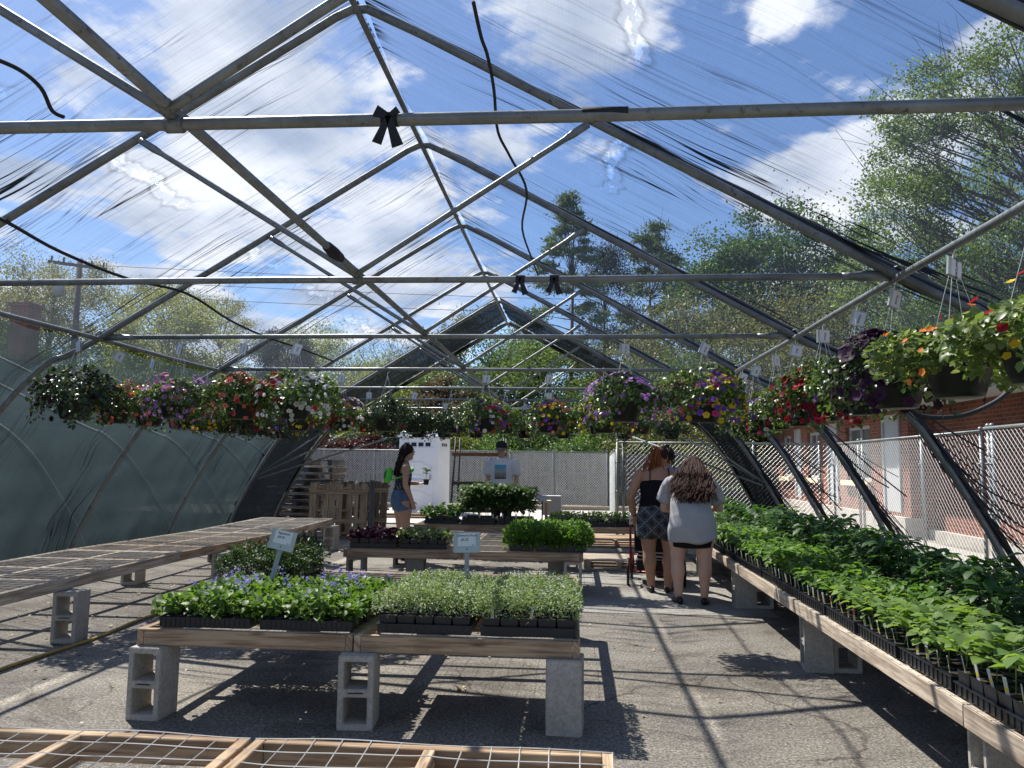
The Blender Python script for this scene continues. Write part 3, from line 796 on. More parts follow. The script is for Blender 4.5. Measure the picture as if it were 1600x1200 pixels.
BLK = [block_mesh(M['block']), block_mesh(M['block_dark'])]
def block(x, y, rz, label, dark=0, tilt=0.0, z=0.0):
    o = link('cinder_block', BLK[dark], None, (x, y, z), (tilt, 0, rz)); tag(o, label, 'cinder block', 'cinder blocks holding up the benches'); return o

# ================================================================ benches
def bench(x0, x1, y0, y1, ztop, label, wood, joist_along_x=True, nj=3, spine=False, dz=(0, 0), sagw=.0, cell=.1, wr=.0012, posts=0):
    """x0..x1, y0..y1 outline; dz: height change at y0 and y1"""
    cx, cy = (x0 + x1) / 2, (y0 + y1) / 2
    t = thing('display_bench', (cx, cy, ztop - .09), label, 'bench', 'wooden plant benches')
    hb = .089; tb = .038
    def zz(y): f = (y - y0) / (y1 - y0); return dz[0] * (1 - f) + dz[1] * f
    def put(name, p0, p1, w=tb, h=hb):
        b = MB(); b.beam((p0[0] - cx, p0[1] - cy, p0[2] - (ztop - .09)), (p1[0] - cx, p1[1] - cy, p1[2] - (ztop - .09)), w, h)
        o = b.build(name, wood, t); bevel(o, .003, 1); return o
    zc = ztop - hb / 2
    e = .0015
    for x in (x0 + tb / 2, x1 - tb / 2): put('side_board', (x, y0, zc + zz(y0)), (x, y1, zc + zz(y1)))
    for y in (y0 + tb / 2 + .001, y1 - tb / 2 - .001): put('end_board', (x0 + tb + e, y, zc + zz(y)), (x1 - tb - e, y, zc + zz(y)))
    if joist_along_x:
        for k in range(1, nj + 1):
            y = y0 + (y1 - y0) * k / (nj + 1)
            if spine:
                put('joist', (x0 + tb + e, y, zc + zz(y)), (cx - tb / 2 - e, y, zc + zz(y))); put('joist', (cx + tb / 2 + e, y, zc + zz(y)), (x1 - tb - e, y, zc + zz(y)))
            else: put('joist', (x0 + tb + e, y, zc + zz(y)), (x1 - tb - e, y, zc + zz(y)))
        if spine: put('spine_board', (cx, y0 + tb + e, zc + zz(y0)), (cx, y1 - tb - e, zc + zz(y1)))
        bx = [x0, cx, x1] if spine else [x0, x1]; by = [y0 + (y1 - y0) * k / (nj + 1) for k in range(nj + 2)]
    else:
        for k in range(1, nj + 1):
            x = x0 + (x1 - x0) * k / (nj + 1); put('joist', (x, y0 + tb + e, zc + zz(y0)), (x, y1 - tb - e, zc + zz(y1)))
        by = [y0, y1]; bx = [x0 + (x1 - x0) * k / (nj + 1) for k in range(nj + 2)]
        if True:
            ym = (y0 + y1) / 2
            for k in range(nj + 1):
                put('cross_board', (bx[k] + tb / 2 + (tb / 2 if k == 0 else 0) + e, ym, zc + zz(ym)), (bx[k + 1] - tb / 2 - (tb / 2 if k == nj else 0) - e, ym, zc + zz(ym)))
            by = [y0, ym, y1]
    def h(x, y):
        fx = 1.0
        for a, c in zip(bx[:-1], bx[1:]):
            if a <= x <= c: fx = math.sin(math.pi * (x - a) / (c - a))
        fy = 1.0
        for a, c in zip(by[:-1], by[1:]):
            if a <= y <= c: fy = math.sin(math.pi * (y - a) / (c - a))
        return ztop + .003 + zz(y) - sagw * max(0, fx * fy) ** .7 + .004 * math.sin(x * 9.1 + y * 3.3) * (sagw > 0) - (ztop - .09)
    b = MB(); nx = int(round((x1 - x0) / cell)); ny = int(round((y1 - y0) / cell))
    for i in range(nx + 1):
        x = x0 + .005 + (x1 - x0 - .01) * i / nx
        K = ny * 2 if sagw else max(2, len(by) * 2)
        b.tube([(x - cx + .006 * math.sin(y_ * 5 + i) * (sagw > 0), y_ - cy, h(x, y_)) for y_ in np.linspace(y0, y1, K + 1)], wr, 4, cap=False)
    for j in range(ny + 1):
        y = y0 + .005 + (y1 - y0 - .01) * j / ny
        K = nx * 2 if sagw else 8
        b.tube([(x_ - cx, y - cy + .006 * math.sin(x_ * 6 + j) * (sagw > 0), h(x_, y) + .002) for x_ in np.linspace(x0, x1, K + 1)], wr, 4, cap=False)
    b.build('wire_mesh', M['wire_bench'], t)
    return t
BZ = .481
# nearest benches, cut by the bottom of the picture
near_lab = ['empty wire-topped bench nearest the camera, its right end in view', 'empty wire-topped bench in the nearest row, second from its right end', 'empty wire-topped bench at the left end of the nearest row']
for k in range(3):
    x1 = .13 - 1.24 * k
    bench(x1 - 1.22, x1, .25, 2.66, BZ, near_lab[k], M['wood'], sagw=.02, cell=.1016, nj=5, joist_along_x=True, spine=False) if False else \
    bench(x1 - 1.22, x1, .25, 2.68, BZ, near_lab[k], M['wood'], sagw=.022, cell=.1016, wr=.0021, nj=1, joist_along_x=False)
    block(x1 - .12, .5, 0, near_lab[k].replace('empty', 'grey cinder block under the front of the empty'), 0) if False else None
# middle benches with the ageratum and the small white-flowered trays
bench(-2.46, -1.22, 4.27, 6.71, BZ, 'wooden bench carrying the blue-flowered trays, at the left of the middle row', M['wood'], nj=3, sagw=.012)
bench(-1.212, .03, 4.27, 6.71, BZ, 'wooden bench carrying the tiny white-flowered trays, at the right of the middle row', M['wood'], nj=3, sagw=.012)
block(-2.37, 4.31, R(-3), 'grey cinder block under the left front corner of the blue-flowered bench')
block(-1.18, 4.29, R(4), 'grey cinder block under the joint between the two front flower benches')
block(-.05, 4.33, R(86), 'grey cinder block turned side-on under the right front corner of the front flower benches')
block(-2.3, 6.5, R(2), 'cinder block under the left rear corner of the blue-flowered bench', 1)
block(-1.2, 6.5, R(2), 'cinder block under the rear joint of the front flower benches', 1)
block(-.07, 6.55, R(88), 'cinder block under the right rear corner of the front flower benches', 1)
# second row
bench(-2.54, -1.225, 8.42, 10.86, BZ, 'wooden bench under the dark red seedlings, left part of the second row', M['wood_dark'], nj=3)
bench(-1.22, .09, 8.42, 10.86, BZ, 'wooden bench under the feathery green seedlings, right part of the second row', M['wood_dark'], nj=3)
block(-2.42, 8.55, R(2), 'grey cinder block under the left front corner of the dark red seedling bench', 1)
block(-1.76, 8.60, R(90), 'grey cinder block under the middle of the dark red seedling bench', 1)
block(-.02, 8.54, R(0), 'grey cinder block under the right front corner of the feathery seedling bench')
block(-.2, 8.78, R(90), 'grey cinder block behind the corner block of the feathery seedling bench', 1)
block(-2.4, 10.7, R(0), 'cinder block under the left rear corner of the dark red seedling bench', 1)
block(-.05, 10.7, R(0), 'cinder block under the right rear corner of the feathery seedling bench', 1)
# third row
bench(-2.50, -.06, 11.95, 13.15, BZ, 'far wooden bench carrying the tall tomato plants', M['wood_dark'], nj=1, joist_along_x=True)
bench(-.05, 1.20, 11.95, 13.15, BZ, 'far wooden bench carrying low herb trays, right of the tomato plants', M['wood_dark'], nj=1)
for x, w_ in ((-2.38, 'left'), (-.06, 'middle'), (1.08, 'right')):
    block(x, 12.08, 0, 'cinder block under the %s of the front edge of the far tomato bench' % w_, 1)
    block(x, 13.0, 0, 'cinder block under the %s of the rear edge of the far tomato bench' % w_, 1)
# long left row, empty
lz = [(.0, .0), (.0, .01), (.01, -.02), (-.02, .005)]
yy = 2.71
names = ['nearest', 'second', 'third', 'farthest']
for k in range(4):
    bench(-5.26, -4.03, yy, yy + 2.50, BZ, '%s empty wire-topped bench of the left row beside the cloth wall' % names[k], M['wood_pale'] if k % 2 else M['wood'], nj=3, spine=True, dz=lz[k])
    yy += 2.505
for k, (y, dk) in enumerate(((5.94, 0), (8.6, 0), (10.7, 1), (12.5, 0))):
    nm = ('first', 'second', 'third', 'last')[k]
    block(-3.98, y, R(5 - 4 * k), '%s cinder block from the camera under the aisle edge of the left row' % nm, dk)
    block(-5.1, y + .1, R(3), '%s cinder block from the camera under the wall edge of the left row' % nm, dk)
block(-4.1, 3.0, 0, 'cinder block under the nearest end of the left row, beside the picture edge'); block(-5.1, 3.0, 0, 'cinder block under the nearest end of the left row, at the wall side')
# right row with vegetables
names = ['nearest', 'second', 'third', 'fourth', 'farthest']
for k in range(5):
    bench(1.57, 2.89, .93 + 2.445 * k, 3.37 + 2.445 * k, BZ, '%s bench of the vegetable row along the right side' % names[k], M['wood_pale'], nj=3)
for k in range(5):
    y = 3.38 + 2.42 * k
    if k == 4: y -= .15
    nm = ('first', 'second', 'third', 'fourth', 'fifth')[k]
    block(1.72, y, R(90 - 6 * (k % 2)) if k else R(84), '%s cinder block from the camera under the aisle edge of the vegetable bench row' % nm)
    block(2.82, y, R(2), '%s cinder block from the camera under the outer edge of the vegetable bench row' % nm, 1)
    block(1.70 + .21, y + .02, R(0), '%s cinder block standing behind the aisle-edge block of the vegetable bench row' % nm, 0) if k in (1, 2) else None

# hose
pts = [(-3.80, 3.6, .013), (-3.86, 5.0, .013), (-3.80, 5.95, .014), (-3.86, 6.75, .013), (-3.8, 7.6, .013), (-3.6, 8.6, .013), (-3.65, 10.0, .013)]
b = MB(); b.tube(smooth3(pts, 6), .013, 8); tag(b.build('garden_hose', M['hose'], None, True), 'yellow hose lying on the asphalt beside the left bench row', 'hose')
# ================================================================ fences
def chain_panel(parent, x0, x1, h, z0=.03, pitch=.082, r=.0022, name='chain_link_mesh', n=3, mat=None):
    """diagonal wires of a panel along local x"""
    b = MB(); W = x1 - x0; k = -h
    while k < W:
        for sg in (1, -1):
            a0, a1 = k, k + h
            xa, xb = max(0, a0), min(W, a1)
            if xb - xa < .01: continue
            za, zb = xa - a0, xb - a0
            if sg == -1: za, zb = h - za, h - zb
            b.tube([(x0 + xa, .0025 * sg, z0 + za), (x0 + xb, .0025 * sg, z0 + zb)], r, n, cap=False)
        k += pitch
    return b.build(name, mat or M['wire'], parent)
def chain_fence(p0, p1, h, label, posts, rail=True, r=.0022, pitch=.082, pr=.024, mid=False, cat='fence', name='chain_link_fence', frame=False, mat=None):
    p0, p1 = Vector(p0), Vector(p1); L = (p1 - p0).length; a = math.atan2(p1.y - p0.y, p1.x - p0.x)
    t = thing(name, (p0.x, p0.y, 0), label, cat, None, a)
    chain_panel(t, 0, L, h - .06, r=r, pitch=pitch, mat=mat)
    if rail:
        b = MB(); b.tube([(0, 0, h), (L, 0, h)], pr * .8, 8); b.build('top_rail', M['steel'], t, True)
    if frame:
        b = MB(); b.tube([(0, 0, .06), (L, 0, .06)], pr * .8, 8); b.build('bottom_rail', M['steel'], t, True)
    for x in posts:
        b = MB(); b.tube([(x, .03, 0), (x, .03, h + .02)], pr, 8); b.ball((x, .03, h + .03), pr * 1.25, 8)
        for zz in (.3, .9, 1.5): b.tube([(x - pr * 1.15, .0, zz), (x + pr * 1.15, .0, zz)], .012, 6)
        b.build('post', M['steel'], t, True)
    return t
FH = 1.9
chain_fence((-10.0, 25, 0), (1.05, 25, 0), FH - .06, 'long chain link fence in front of the grey board fence at the far end', [1.0, 3.4, 5.6, 7.9, 9.3, 11.03], r=.0035)
chain_fence((.87, 16.0, 0), (5.15, 16.0, 0), FH, 'chain link fence crossing behind the shoppers, under the far flowers', [0, .12, 2.75, 4.05], r=.0018, pitch=.092)
chain_fence((5.13, 15.95, 0), (4.99, 9.95, 0), FH, 'chain link fence running along the brick building', [.05, 1.5, 1.7, 4.2, 5.95], r=.0018, pitch=.092)
chain_fence((4.99, 9.85, 0), (4.98, 6.2, 0), FH + .03, 'chain link gate at the right edge, nearest part beside the brick building', [.03, .12, 3.4], r=.0028, cat='gate', name='chain_link_gate', frame=True)
chain_fence((1.10, 24.8, 0), (.84, 16.4, 0), FH - .15, 'chain link fence running away between the far fence and the crossing fence', [.1, 3, 6, 8.7], r=.0018, pitch=.32, mat=M['steel_dull'])
# grey board fence behind it
t = thing('board_fence', (-11.5, 27.2, 0), 'weathered grey vertical board fence behind the far chain link fence', 'fence')
b = MB(); x = 0
while x < 21.5:
    w = .145; hh = 1.80 + random.uniform(-.02, .02)
    b.box((x + w / 2, random.uniform(-.006, .006), hh / 2 + .03), (w - .015, .022, hh)); x += w + (.02 if random.random() < .8 else .03)
b.build('boards', M['fence_wood'], t)
for z in (.45, 1.1, 1.62):
    b = MB(); b.box((10.75, -.05, z), (21.5, .04, .09)); b.build('rail', M['fence_wood'], t)
for x in (.1, 2.5, 5.0, 7.5, 10, 12.5, 15, 17.5, 20, 21.4):
    b = MB(); b.box((x, -.09, .98), (.09, .09, 1.95)); b.build('post', M['fence_wood'], t)

# ================================================================ brick building
def brick_mat():
    m, nt, b = new_mat('brick')
    tc = N_(nt, 'ShaderNodeTexCoord'); br = N_(nt, 'ShaderNodeTexBrick'); nt.links.new(tc.outputs['UV'], br.inputs['Vector'])
    br.inputs['Color1'].default_value = (.22, .078, .048, 1); br.inputs['Color2'].default_value = (.14, .05, .033, 1); br.inputs['Mortar'].default_value = (.21, .175, .15, 1)
    br.inputs['Scale'].default_value = 1; br.inputs['Mortar Size'].default_value = .007; br.inputs['Brick Width'].default_value = .21; br.inputs['Row Height'].default_value = .075; br.inputs['Bias'].default_value = -.2
    c = mixc(nt, 1.0, br.outputs['Color'], ramp(nt, noise(nt, 1.2, 6, .65), [(.3, (.7, .7, .72)), (.7, (1.25, 1.2, 1.15))]), 'MULTIPLY')
    nt.links.new(c, b.inputs['Base Color']); b.inputs['Roughness'].default_value = .9; b.inputs['Specular IOR Level'].default_value = .15
    bump(nt, b, br.outputs['Fac'], -.5, .01); return m
M['brick'] = brick_mat()
def shingle_mat():
    m, nt, b = new_mat('shingles')
    tc = N_(nt, 'ShaderNodeTexCoord'); br = N_(nt, 'ShaderNodeTexBrick'); nt.links.new(tc.outputs['UV'], br.inputs['Vector'])
    br.inputs['Color1'].default_value = (.30, .17, .11, 1); br.inputs['Color2'].default_value = (.20, .115, .08, 1); br.inputs['Mortar'].default_value = (.05, .03, .022, 1)
    br.inputs['Scale'].default_value = 1; br.inputs['Mortar Size'].default_value = .014; br.inputs['Brick Width'].default_value = .30; br.inputs['Row Height'].default_value = .14; br.inputs['Bias'].default_value = 0
    c = mixc(nt, 1.0, br.outputs['Color'], ramp(nt, noise(nt, 3, 6, .65), [(.3, (.75, .75, .75)), (.7, (1.25, 1.2, 1.2))]), 'MULTIPLY')
    nt.links.new(c, b.inputs['Base Color']); b.inputs['Roughness'].default_value = .95
    bump(nt, b, br.outputs['Fac'], -.7, .02); return m
M['shingle'] = shingle_mat()
M['trim_white'] = simple('painted_trim', (.36, .37, .37), .6, 0, .06, 3)
M['fascia'] = simple('fascia_teal', (.34, .46, .46), .5, 0, .1, 3)
M['sill'] = simple('cream_sill', (.62, .55, .36), .8, 0, .1, 8)
M['stone'] = concrete('stone_base', (.33, .30, .27), (.44, .41, .37), 9, .3)
mt, nt_, bs_ = new_mat('window_glass'); bs_.inputs['Base Color'].default_value = (.09, .10, .11, 1); bs_.inputs['Roughness'].default_value = .08; M['glass'] = mt
def wall_quads(b, X, ya, yb, z0, z1, holes, m=0):
    """wall in the plane x=X facing -x with rectangular holes (ya,yb,za,zb)"""
    ys_ = sorted({ya, yb, *[h[0] for h in holes], *[h[1] for h in holes]}); zs_ = sorted({z0, z1, *[h[2] for h in holes], *[h[3] for h in holes]})
    for a, c in zip(ys_[:-1], ys_[1:]):
        for d, e in zip(zs_[:-1], zs_[1:]):
            my, mz = (a + c) / 2, (d + e) / 2
            if any(h[0] < my < h[1] and h[2] < mz < h[3] for h in holes): continue
            b.add([(X, a, d), (X, a, e), (X, c, e), (X, c, d)], [(0, 1, 2, 3)], m, [[(a, d), (a, e), (c, e), (c, d)]])
            b.add([(X + .25, a, d), (X + .25, c, d), (X + .25, c, e), (X + .25, a, e)], [(0, 1, 2, 3)], m, [[(a, d), (c, d), (c, e), (a, e)]])
    for h in holes:
        for (p, q, r_, s) in (((h[0], h[2]), (h[0], h[3]), 0, 0), ((h[1], h[2]), (h[1], h[3]), 0, 0), ((h[0], h[2]), (h[1], h[2]), 0, 0), ((h[0], h[3]), (h[1], h[3]), 0, 0)):
            b.add([(X, *p), (X, *q), (X + .25, *q), (X + .25, *p)], [(0, 1, 2, 3)], m, [[(p[0], p[1]), (q[0], q[1]), (q[0] + .25, q[1] + .25), (p[0] + .25, p[1] + .25)]])
BX = 6.9
bt = thing('brick_building', (BX + 4, 16, 0), 'low red brick building with brown shingle roof, right of the tunnel', 'building')
def bp(name, mb, mat, parent=None, smooth=False):
    o = mb.build(name, mat, parent or bt, smooth)
    if parent is None: o.matrix_parent_inverse = Matrix.Translation((-BX - 4, -16, 0))
    return o
EZ = 2.72
wins = [(18.7, 20.3, 1.12, 2.45), (22.4, 23.6, 1.12, 2.45), (25.3, 26.4, 1.12, 2.45)]
panels = [(17.0, 17.9), (20.9, 21.7), (24.2, 24.8)]
b = MB(); wall_quads(b, BX, 16.6, 28, .42, EZ, wins + [(p[0], p[1], .5, 2.6) for p in panels])
# part nearer the camera, recess made up to put the wall in shade
RX = BX + .45
b.add([(BX, 16.6, .0), (BX, 16.6, EZ), (RX + .2, 16.6, EZ), (RX + .2, 16.6, 0)], [(0, 1, 2, 3)], 0, [[(0, 0), (0, EZ), (1.7, EZ), (1.7, 0)]])
b2 = [(9.6, 12.9, 1.25, 2.5)]
wall_quads(b, RX, 3, 16.6, 0, EZ, b2)
b.add([(BX, 28, 0), (BX + 8, 28, 0), (BX + 8, 28, EZ), (BX, 28, EZ)], [(0, 1, 2, 3)], 0, [[(0, 0), (8, 0), (8, EZ), (0, EZ)]])
bp('wall', b, M['brick'])
b = MB(); b.box((BX + .05, 22.3, .21), (.36, 11.4, .42)); bp('stone_base', b, M['stone'])
b = MB(); b.box((RX - .04, 9.8, .1), (.2, 13.5, .2)); bp('stone_base', b, M['stone'])
for (a, c) in panels:
    b = MB(); b.box((BX - .004 + .03, (a + c) / 2, 1.55), (.06, c - a, 2.1)); b.box((BX - .02, a + .03, 1.55), (.05, .06, 2.1)); b.box((BX - .02, c - .03, 1.55), (.05, .06, 2.1)); bp('white_panel', b, M['trim_white'])
for (a, c, d, e) in wins:
    b = MB()
    for (y_, z_, sy, sz) in ((a + .04, (d + e) / 2, .08, e - d), (c - .04, (d + e) / 2, .08, e - d), ((a + c) / 2, d + .04, c - a - .16, .08), ((a + c) / 2, e - .04, c - a - .16, .08), ((a + c) / 2, (d + e) / 2, .05, e - d - .16)):
        b.box((BX + .12, y_, z_), (.06, sy, sz))
    w = bp('window', b, M['trim_white'])
    b = MB(); b.quad((BX + .13, a + .05, d + .05), (BX + .13, a + .05, e - .05), (BX + .13, c - .05, e - .05), (BX + .13, c - .05, d + .05)); g_ = b.build('pane', M['glass'], w)
    b = MB(); b.box((BX - .03, (a + c) / 2, d - .06), (.22, c - a + .2, .12)); b.build('sill', M['sill'], w)
(a, c, d, e) = b2[0]
b = MB()
for (y_, z_, sy, sz) in ((a + .04, (d + e) / 2, .08, e - d), (c - .04, (d + e) / 2, .08, e - d), ((a + c) / 2, d + .04, c - a - .16, .08), ((a + c) / 2, e - .04, c - a - .16, .08)):
    b.box((RX + .1, y_, z_), (.06, sy, sz))
w = bp('window', b, M['trim_white'])
b = MB(); b.quad((RX + .12, a + .05, d + .05), (RX + .12, a + .05, e - .05), (RX + .12, c - .05, e - .05), (RX + .12, c - .05, d + .05)); b.build('pane', M['grey_plastic'], w)
b = MB(); b.box((RX - .05, (a + c) / 2, d - .06), (.2, c - a + .2, .12)); b.build('sill', M['sill'], w)
b = MB(); b.box((BX - .55, 15.4, EZ + .06), (.03, 26, .16)); bp('fascia', b, M['fascia'])
b = MB(); b.box((BX - .1, 15.4, EZ - .01), (.9, 26, .03)); bp('soffit', b, M['trim_white'])
b = MB(); b.tube([(BX - .62, 2.5, EZ + .10), (BX - .62, 28.4, EZ + .10)], .06, 8); bp('gutter', b, M['trim_white'], smooth=True)
b = MB(); sl = math.tan(R(27)); x0_, x1_ = BX - .66, BX + 4.6
def rz_(x): return EZ + .16 + (x - x0_) * sl
def roofq(p):
    L = [(q[1], (q[0] - x0_) / math.cos(R(27))) for q in p]; b.add(p, [(0, 1, 2, 3)], 0, [L])
roofq([(x0_, 2.3, rz_(x0_)), (x0_, 28.6, rz_(x0_)), (x1_, 28.6 - 4.5, rz_(x1_)), (x1_, 2.3, rz_(x1_))])
b.add([(x0_, 28.6, rz_(x0_)), (BX + 9.8, 28.6, rz_(x0_)), (x1_, 24.1, rz_(x1_))], [(0, 1, 2)], 0, [[(0, 0), (10, 0), (5, 5)]])
b.add([(BX + 9.8, 28.6, rz_(x0_)), (BX + 9.8, 2.3, rz_(x0_)), (x1_, 2.3, rz_(x1_)), (x1_, 24.1, rz_(x1_))], [(0, 1, 2, 3)], 0, [[(0, 0), (26, 0), (26, 5.6), (4, 5.6)]])
b.add([(x0_, 2.3, rz_(x0_) - .05), (x0_, 28.6, rz_(x0_) - .05), (BX + 9.8, 28.6, rz_(x0_) - .05), (BX + 9.8, 2.3, rz_(x0_) - .05)], [(0, 1, 2, 3)], 0, [[(0, 0), (1, 0), (1, 1), (0, 1)]])
bp('roof', b, M['shingle'])

# ================================================================ house behind the left cloth
ht = thing('dark_house', (-17, 24, 0), 'two-storey house seen dimly through the left shade cloth, brick chimney above it', 'house')
M['siding'] = simple('house_siding', (.30, .30, .29), .8, 0, .1, 2); M['house_roof'] = simple('house_roof', (.06, .06, .065), .9, 0, .2, 4)
def hp(name, mb, mat, par=None, **k):
    o = mb.build(name, mat, par or ht)
    if par is None: o.matrix_parent_inverse = Matrix.Translation((17, -24, 0))
    return o
b = MB(); b.box((-20, 25, 1.3), (10, 12, 2.6)); hp('wall', b, M['siding'])
b = MB(); b.add([(-25.5, 18.6, 2.6), (-14.5, 18.6, 2.6), (-14.5, 31.4, 2.6), (-25.5, 31.4, 2.6), (-20, 18.6, 4.7), (-20, 31.4, 4.7)], [(0, 3, 2, 1), (0, 1, 4), (2, 3, 5), (0, 4, 5, 3), (1, 2, 5, 4)]); hp('roof', b, M['house_roof'])
b = MB(); b.box((-20.7, 27, 5.0), (.7, .7, 4.2)); b.box((-20.7, 27, 7.16), (.85, .85, .14)); hp('chimney', b, M['brick'])
for y in (20.2, 23.4, 27):
    b = MB(); b.box((-14.96, y, 1.7), (.1, 1.3, 1.2)); w = hp('window', b, M['trim_white']); b = MB(); b.box((-14.9, y, 1.7), (.04, 1.1, 1.0)); b.build('pane', M['glass'], w).matrix_parent_inverse = w.matrix_parent_inverse if False else Matrix()
for x in (-17, -20, -23):
    b = MB(); b.box((x, 18.96, 1.7), (1.3, .1, 1.2)); w = hp('window', b, M['trim_white']); b = MB(); b.box((x, 18.9, 1.7), (1.1, .04, 1.0)); b.build('pane', M['glass'], w)
# neighbouring tunnel on the left, seen dimly through the side cloth
nt2 = thing('shade_greenhouse', (-12.0, 8, 0), 'neighbouring dark shade tunnel seen dimly through the left cloth wall', 'shade house')
KX, KZ = -10.6, .80
def np_(name, mb, mat, smooth=True):
    o = mb.build(name, mat, nt2, smooth); o.matrix_parent_inverse = Matrix.Translation((12.0, -8, 0)); return o
for y in [q + 1.1 for q in AY] + [18.9, 21.2]:
    b = MB(); b.tube([(x + KX, y, z * KZ) for x, z in PROF[-1]][::-1] + [(x + KX, y, z * KZ) for x, z in PROF[1]][1:], .035, 8); np_('arch', b, M['black_cloth'])
for sg in (-1, 1):
    b = MB(); P_ = [(x + KX - .03 * sg, z * KZ) for x, z in PROF[sg]]
    ys_ = [1.25, 5, 9, 13, 17, 22.3]; ac = ARC[sg]
    for (y0_, y1_) in zip(ys_[:-1], ys_[1:]):
        for k in range(len(P_) - 1):
            b.add([(P_[k][0], y0_, P_[k][1]), (P_[k][0], y1_, P_[k][1]), (P_[k + 1][0], y1_, P_[k + 1][1]), (P_[k + 1][0], y0_, P_[k + 1][1])], [(0, 1, 2, 3)], 0, [[(y0_, ac[k]), (y1_, ac[k]), (y1_, ac[k + 1]), (y0_, ac[k + 1])]])
    np_('cloth', b, M['cloth_far'])

# ================================================================ utility pole
t = thing('utility_pole', (-27, 39, 0), 'dark wooden utility pole with a crossarm, beyond the left trees', 'utility pole')
M['pole'] = simple('pole_wood', (.07, .05, .045), .9, 0, .2, 3)
b = MB(); b.tube([(0, 0, 0), (0, 0, 12.3)], [.2, .15], 10); b.build('pole', M['pole'], t, True)
b = MB(); b.box((0, -.2, 11.9), (3.4, .12, .16), Euler((0, R(8), 0))); b.build('crossarm', M['pole'], t)
b = MB(); b.tube([(-.9, -.3, 10.2), (-.9, -.3, 11.1)], .28, 12); b.build('transformer', M['grey_plastic'], t, True)
for x in (-1.5, -.8, .8, 1.5):
    b = MB(); b.tube([(x, -.2, 11.9 - x * .14), (x, -.2, 12.25 - x * .14)], .05, 8); b.build('insulator', M['dark_steel'], t, True)
b = MB()
for (px0, py0, px1, py1, y_) in ((560, 463, 745, 495, 40), (-20, 430, 60, 414, 39)):
    p0, p1 = at_y(px0, py0, y_), at_y(px1, py1, y_)
for dz, dy in ((0, 0), (-.7, .5), (-1.6, 0)):
    pts = [(-27 + 80 * q / 14, 39 + dy + 6 * q / 14, 12.0 + dz - 1.3 * math.sin(math.pi * q / 14) + 0.8 * q / 14) for q in range(15)]
    b.tube([(p[0] + 27, p[1] - 39, p[2]) for p in pts], .016, 5, cap=False)
b.build('power_line', M['dark_steel'], t)

# ================================================================ portable toilet
def toilet():
    p = at_z(663, 808, 0); X = -4.05 
    t = thing('portable_toilet', (-4.42, 22.5, 0), 'white portable toilet with domed roof and four dark vents by the far fence', 'portable toilet', None, R(-6))
    W, Dp, Hh = 1.20, 1.20, 2.12
    b = MB(); b.box((0, 0, Hh / 2 + .05), (W, Dp, Hh)); b.box((0, 0, .05), (W + .08, Dp + .08, .10)); o = b.build('cabin', M['white_plastic'], t); bevel(o, .02, 2)
    b = MB()
    for z0, z1 in ((Hh + .05, Hh + .11),): b.box((0, 0, (z0 + z1) / 2), (W + .10, Dp + .10, z1 - z0))
    prof = [(0, .74), (.09, .70), (.15, .60), (.20, .42), (.225, .2)]
    V = [];F = []
    for h_, r_ in prof:
        for sx, sy in ((-1, -1), (1, -1), (1, 1), (-1, 1)): V.append((sx * r_ * .82, sy * r_ * .82, Hh + .11 + h_))
    for i in range(4):
        for k in range(4): F.append((i * 4 + k, i * 4 + (k + 1) % 4, (i + 1) * 4 + (k + 1) % 4, (i + 1) * 4 + k))
    F.append((16, 17, 18, 19)); b.add(V, F); o = b.build('roof', M['white_plastic'], t); bevel(o, .012, 1)
    b = MB()  # door with stepped ribs
    b.box((-.02, -Dp / 2 - .012, 1.02), (.96, .024, 1.72)); o = b.build('door', M['white_plastic'], t); bevel(o, .01, 2)
    b = MB()
    for z in (.30, .62, 1.08, 1.45):
        y = -Dp / 2 - .030
        b.tube([(-.46, y, z), (.12, y, z), (.28, y, z - .1), (.44, y, z - .1)] if z > .5 else [(-.46, y, z - .1), (.12, y, z - .1), (.28, y, z), (.44, y, z)], .014, 6)
    b.box((-.12, -Dp / 2 - .03, .86), (.52, .02, .24)); o2 = b.build('door_ribs', M['white_plastic'], o, True)
    b = MB(); b.box((.37, -Dp / 2 - .04, 1.02), (.05, .03, .14)); b.build('latch', M['grey_plastic'], o)
    for k in range(4):
        b = MB(); b.box((-.36 + .21 * k, -Dp / 2 - .004, 1.96), (.15, .012, .105)); b.build('vent', M['black_plastic'], t)
    for k in range(3):
        b = MB(); b.box((W / 2 + .002, -.25 + .2 * k, 1.96), (.012, .12, .09)); b.build('vent', M['black_plastic'], t)
toilet()

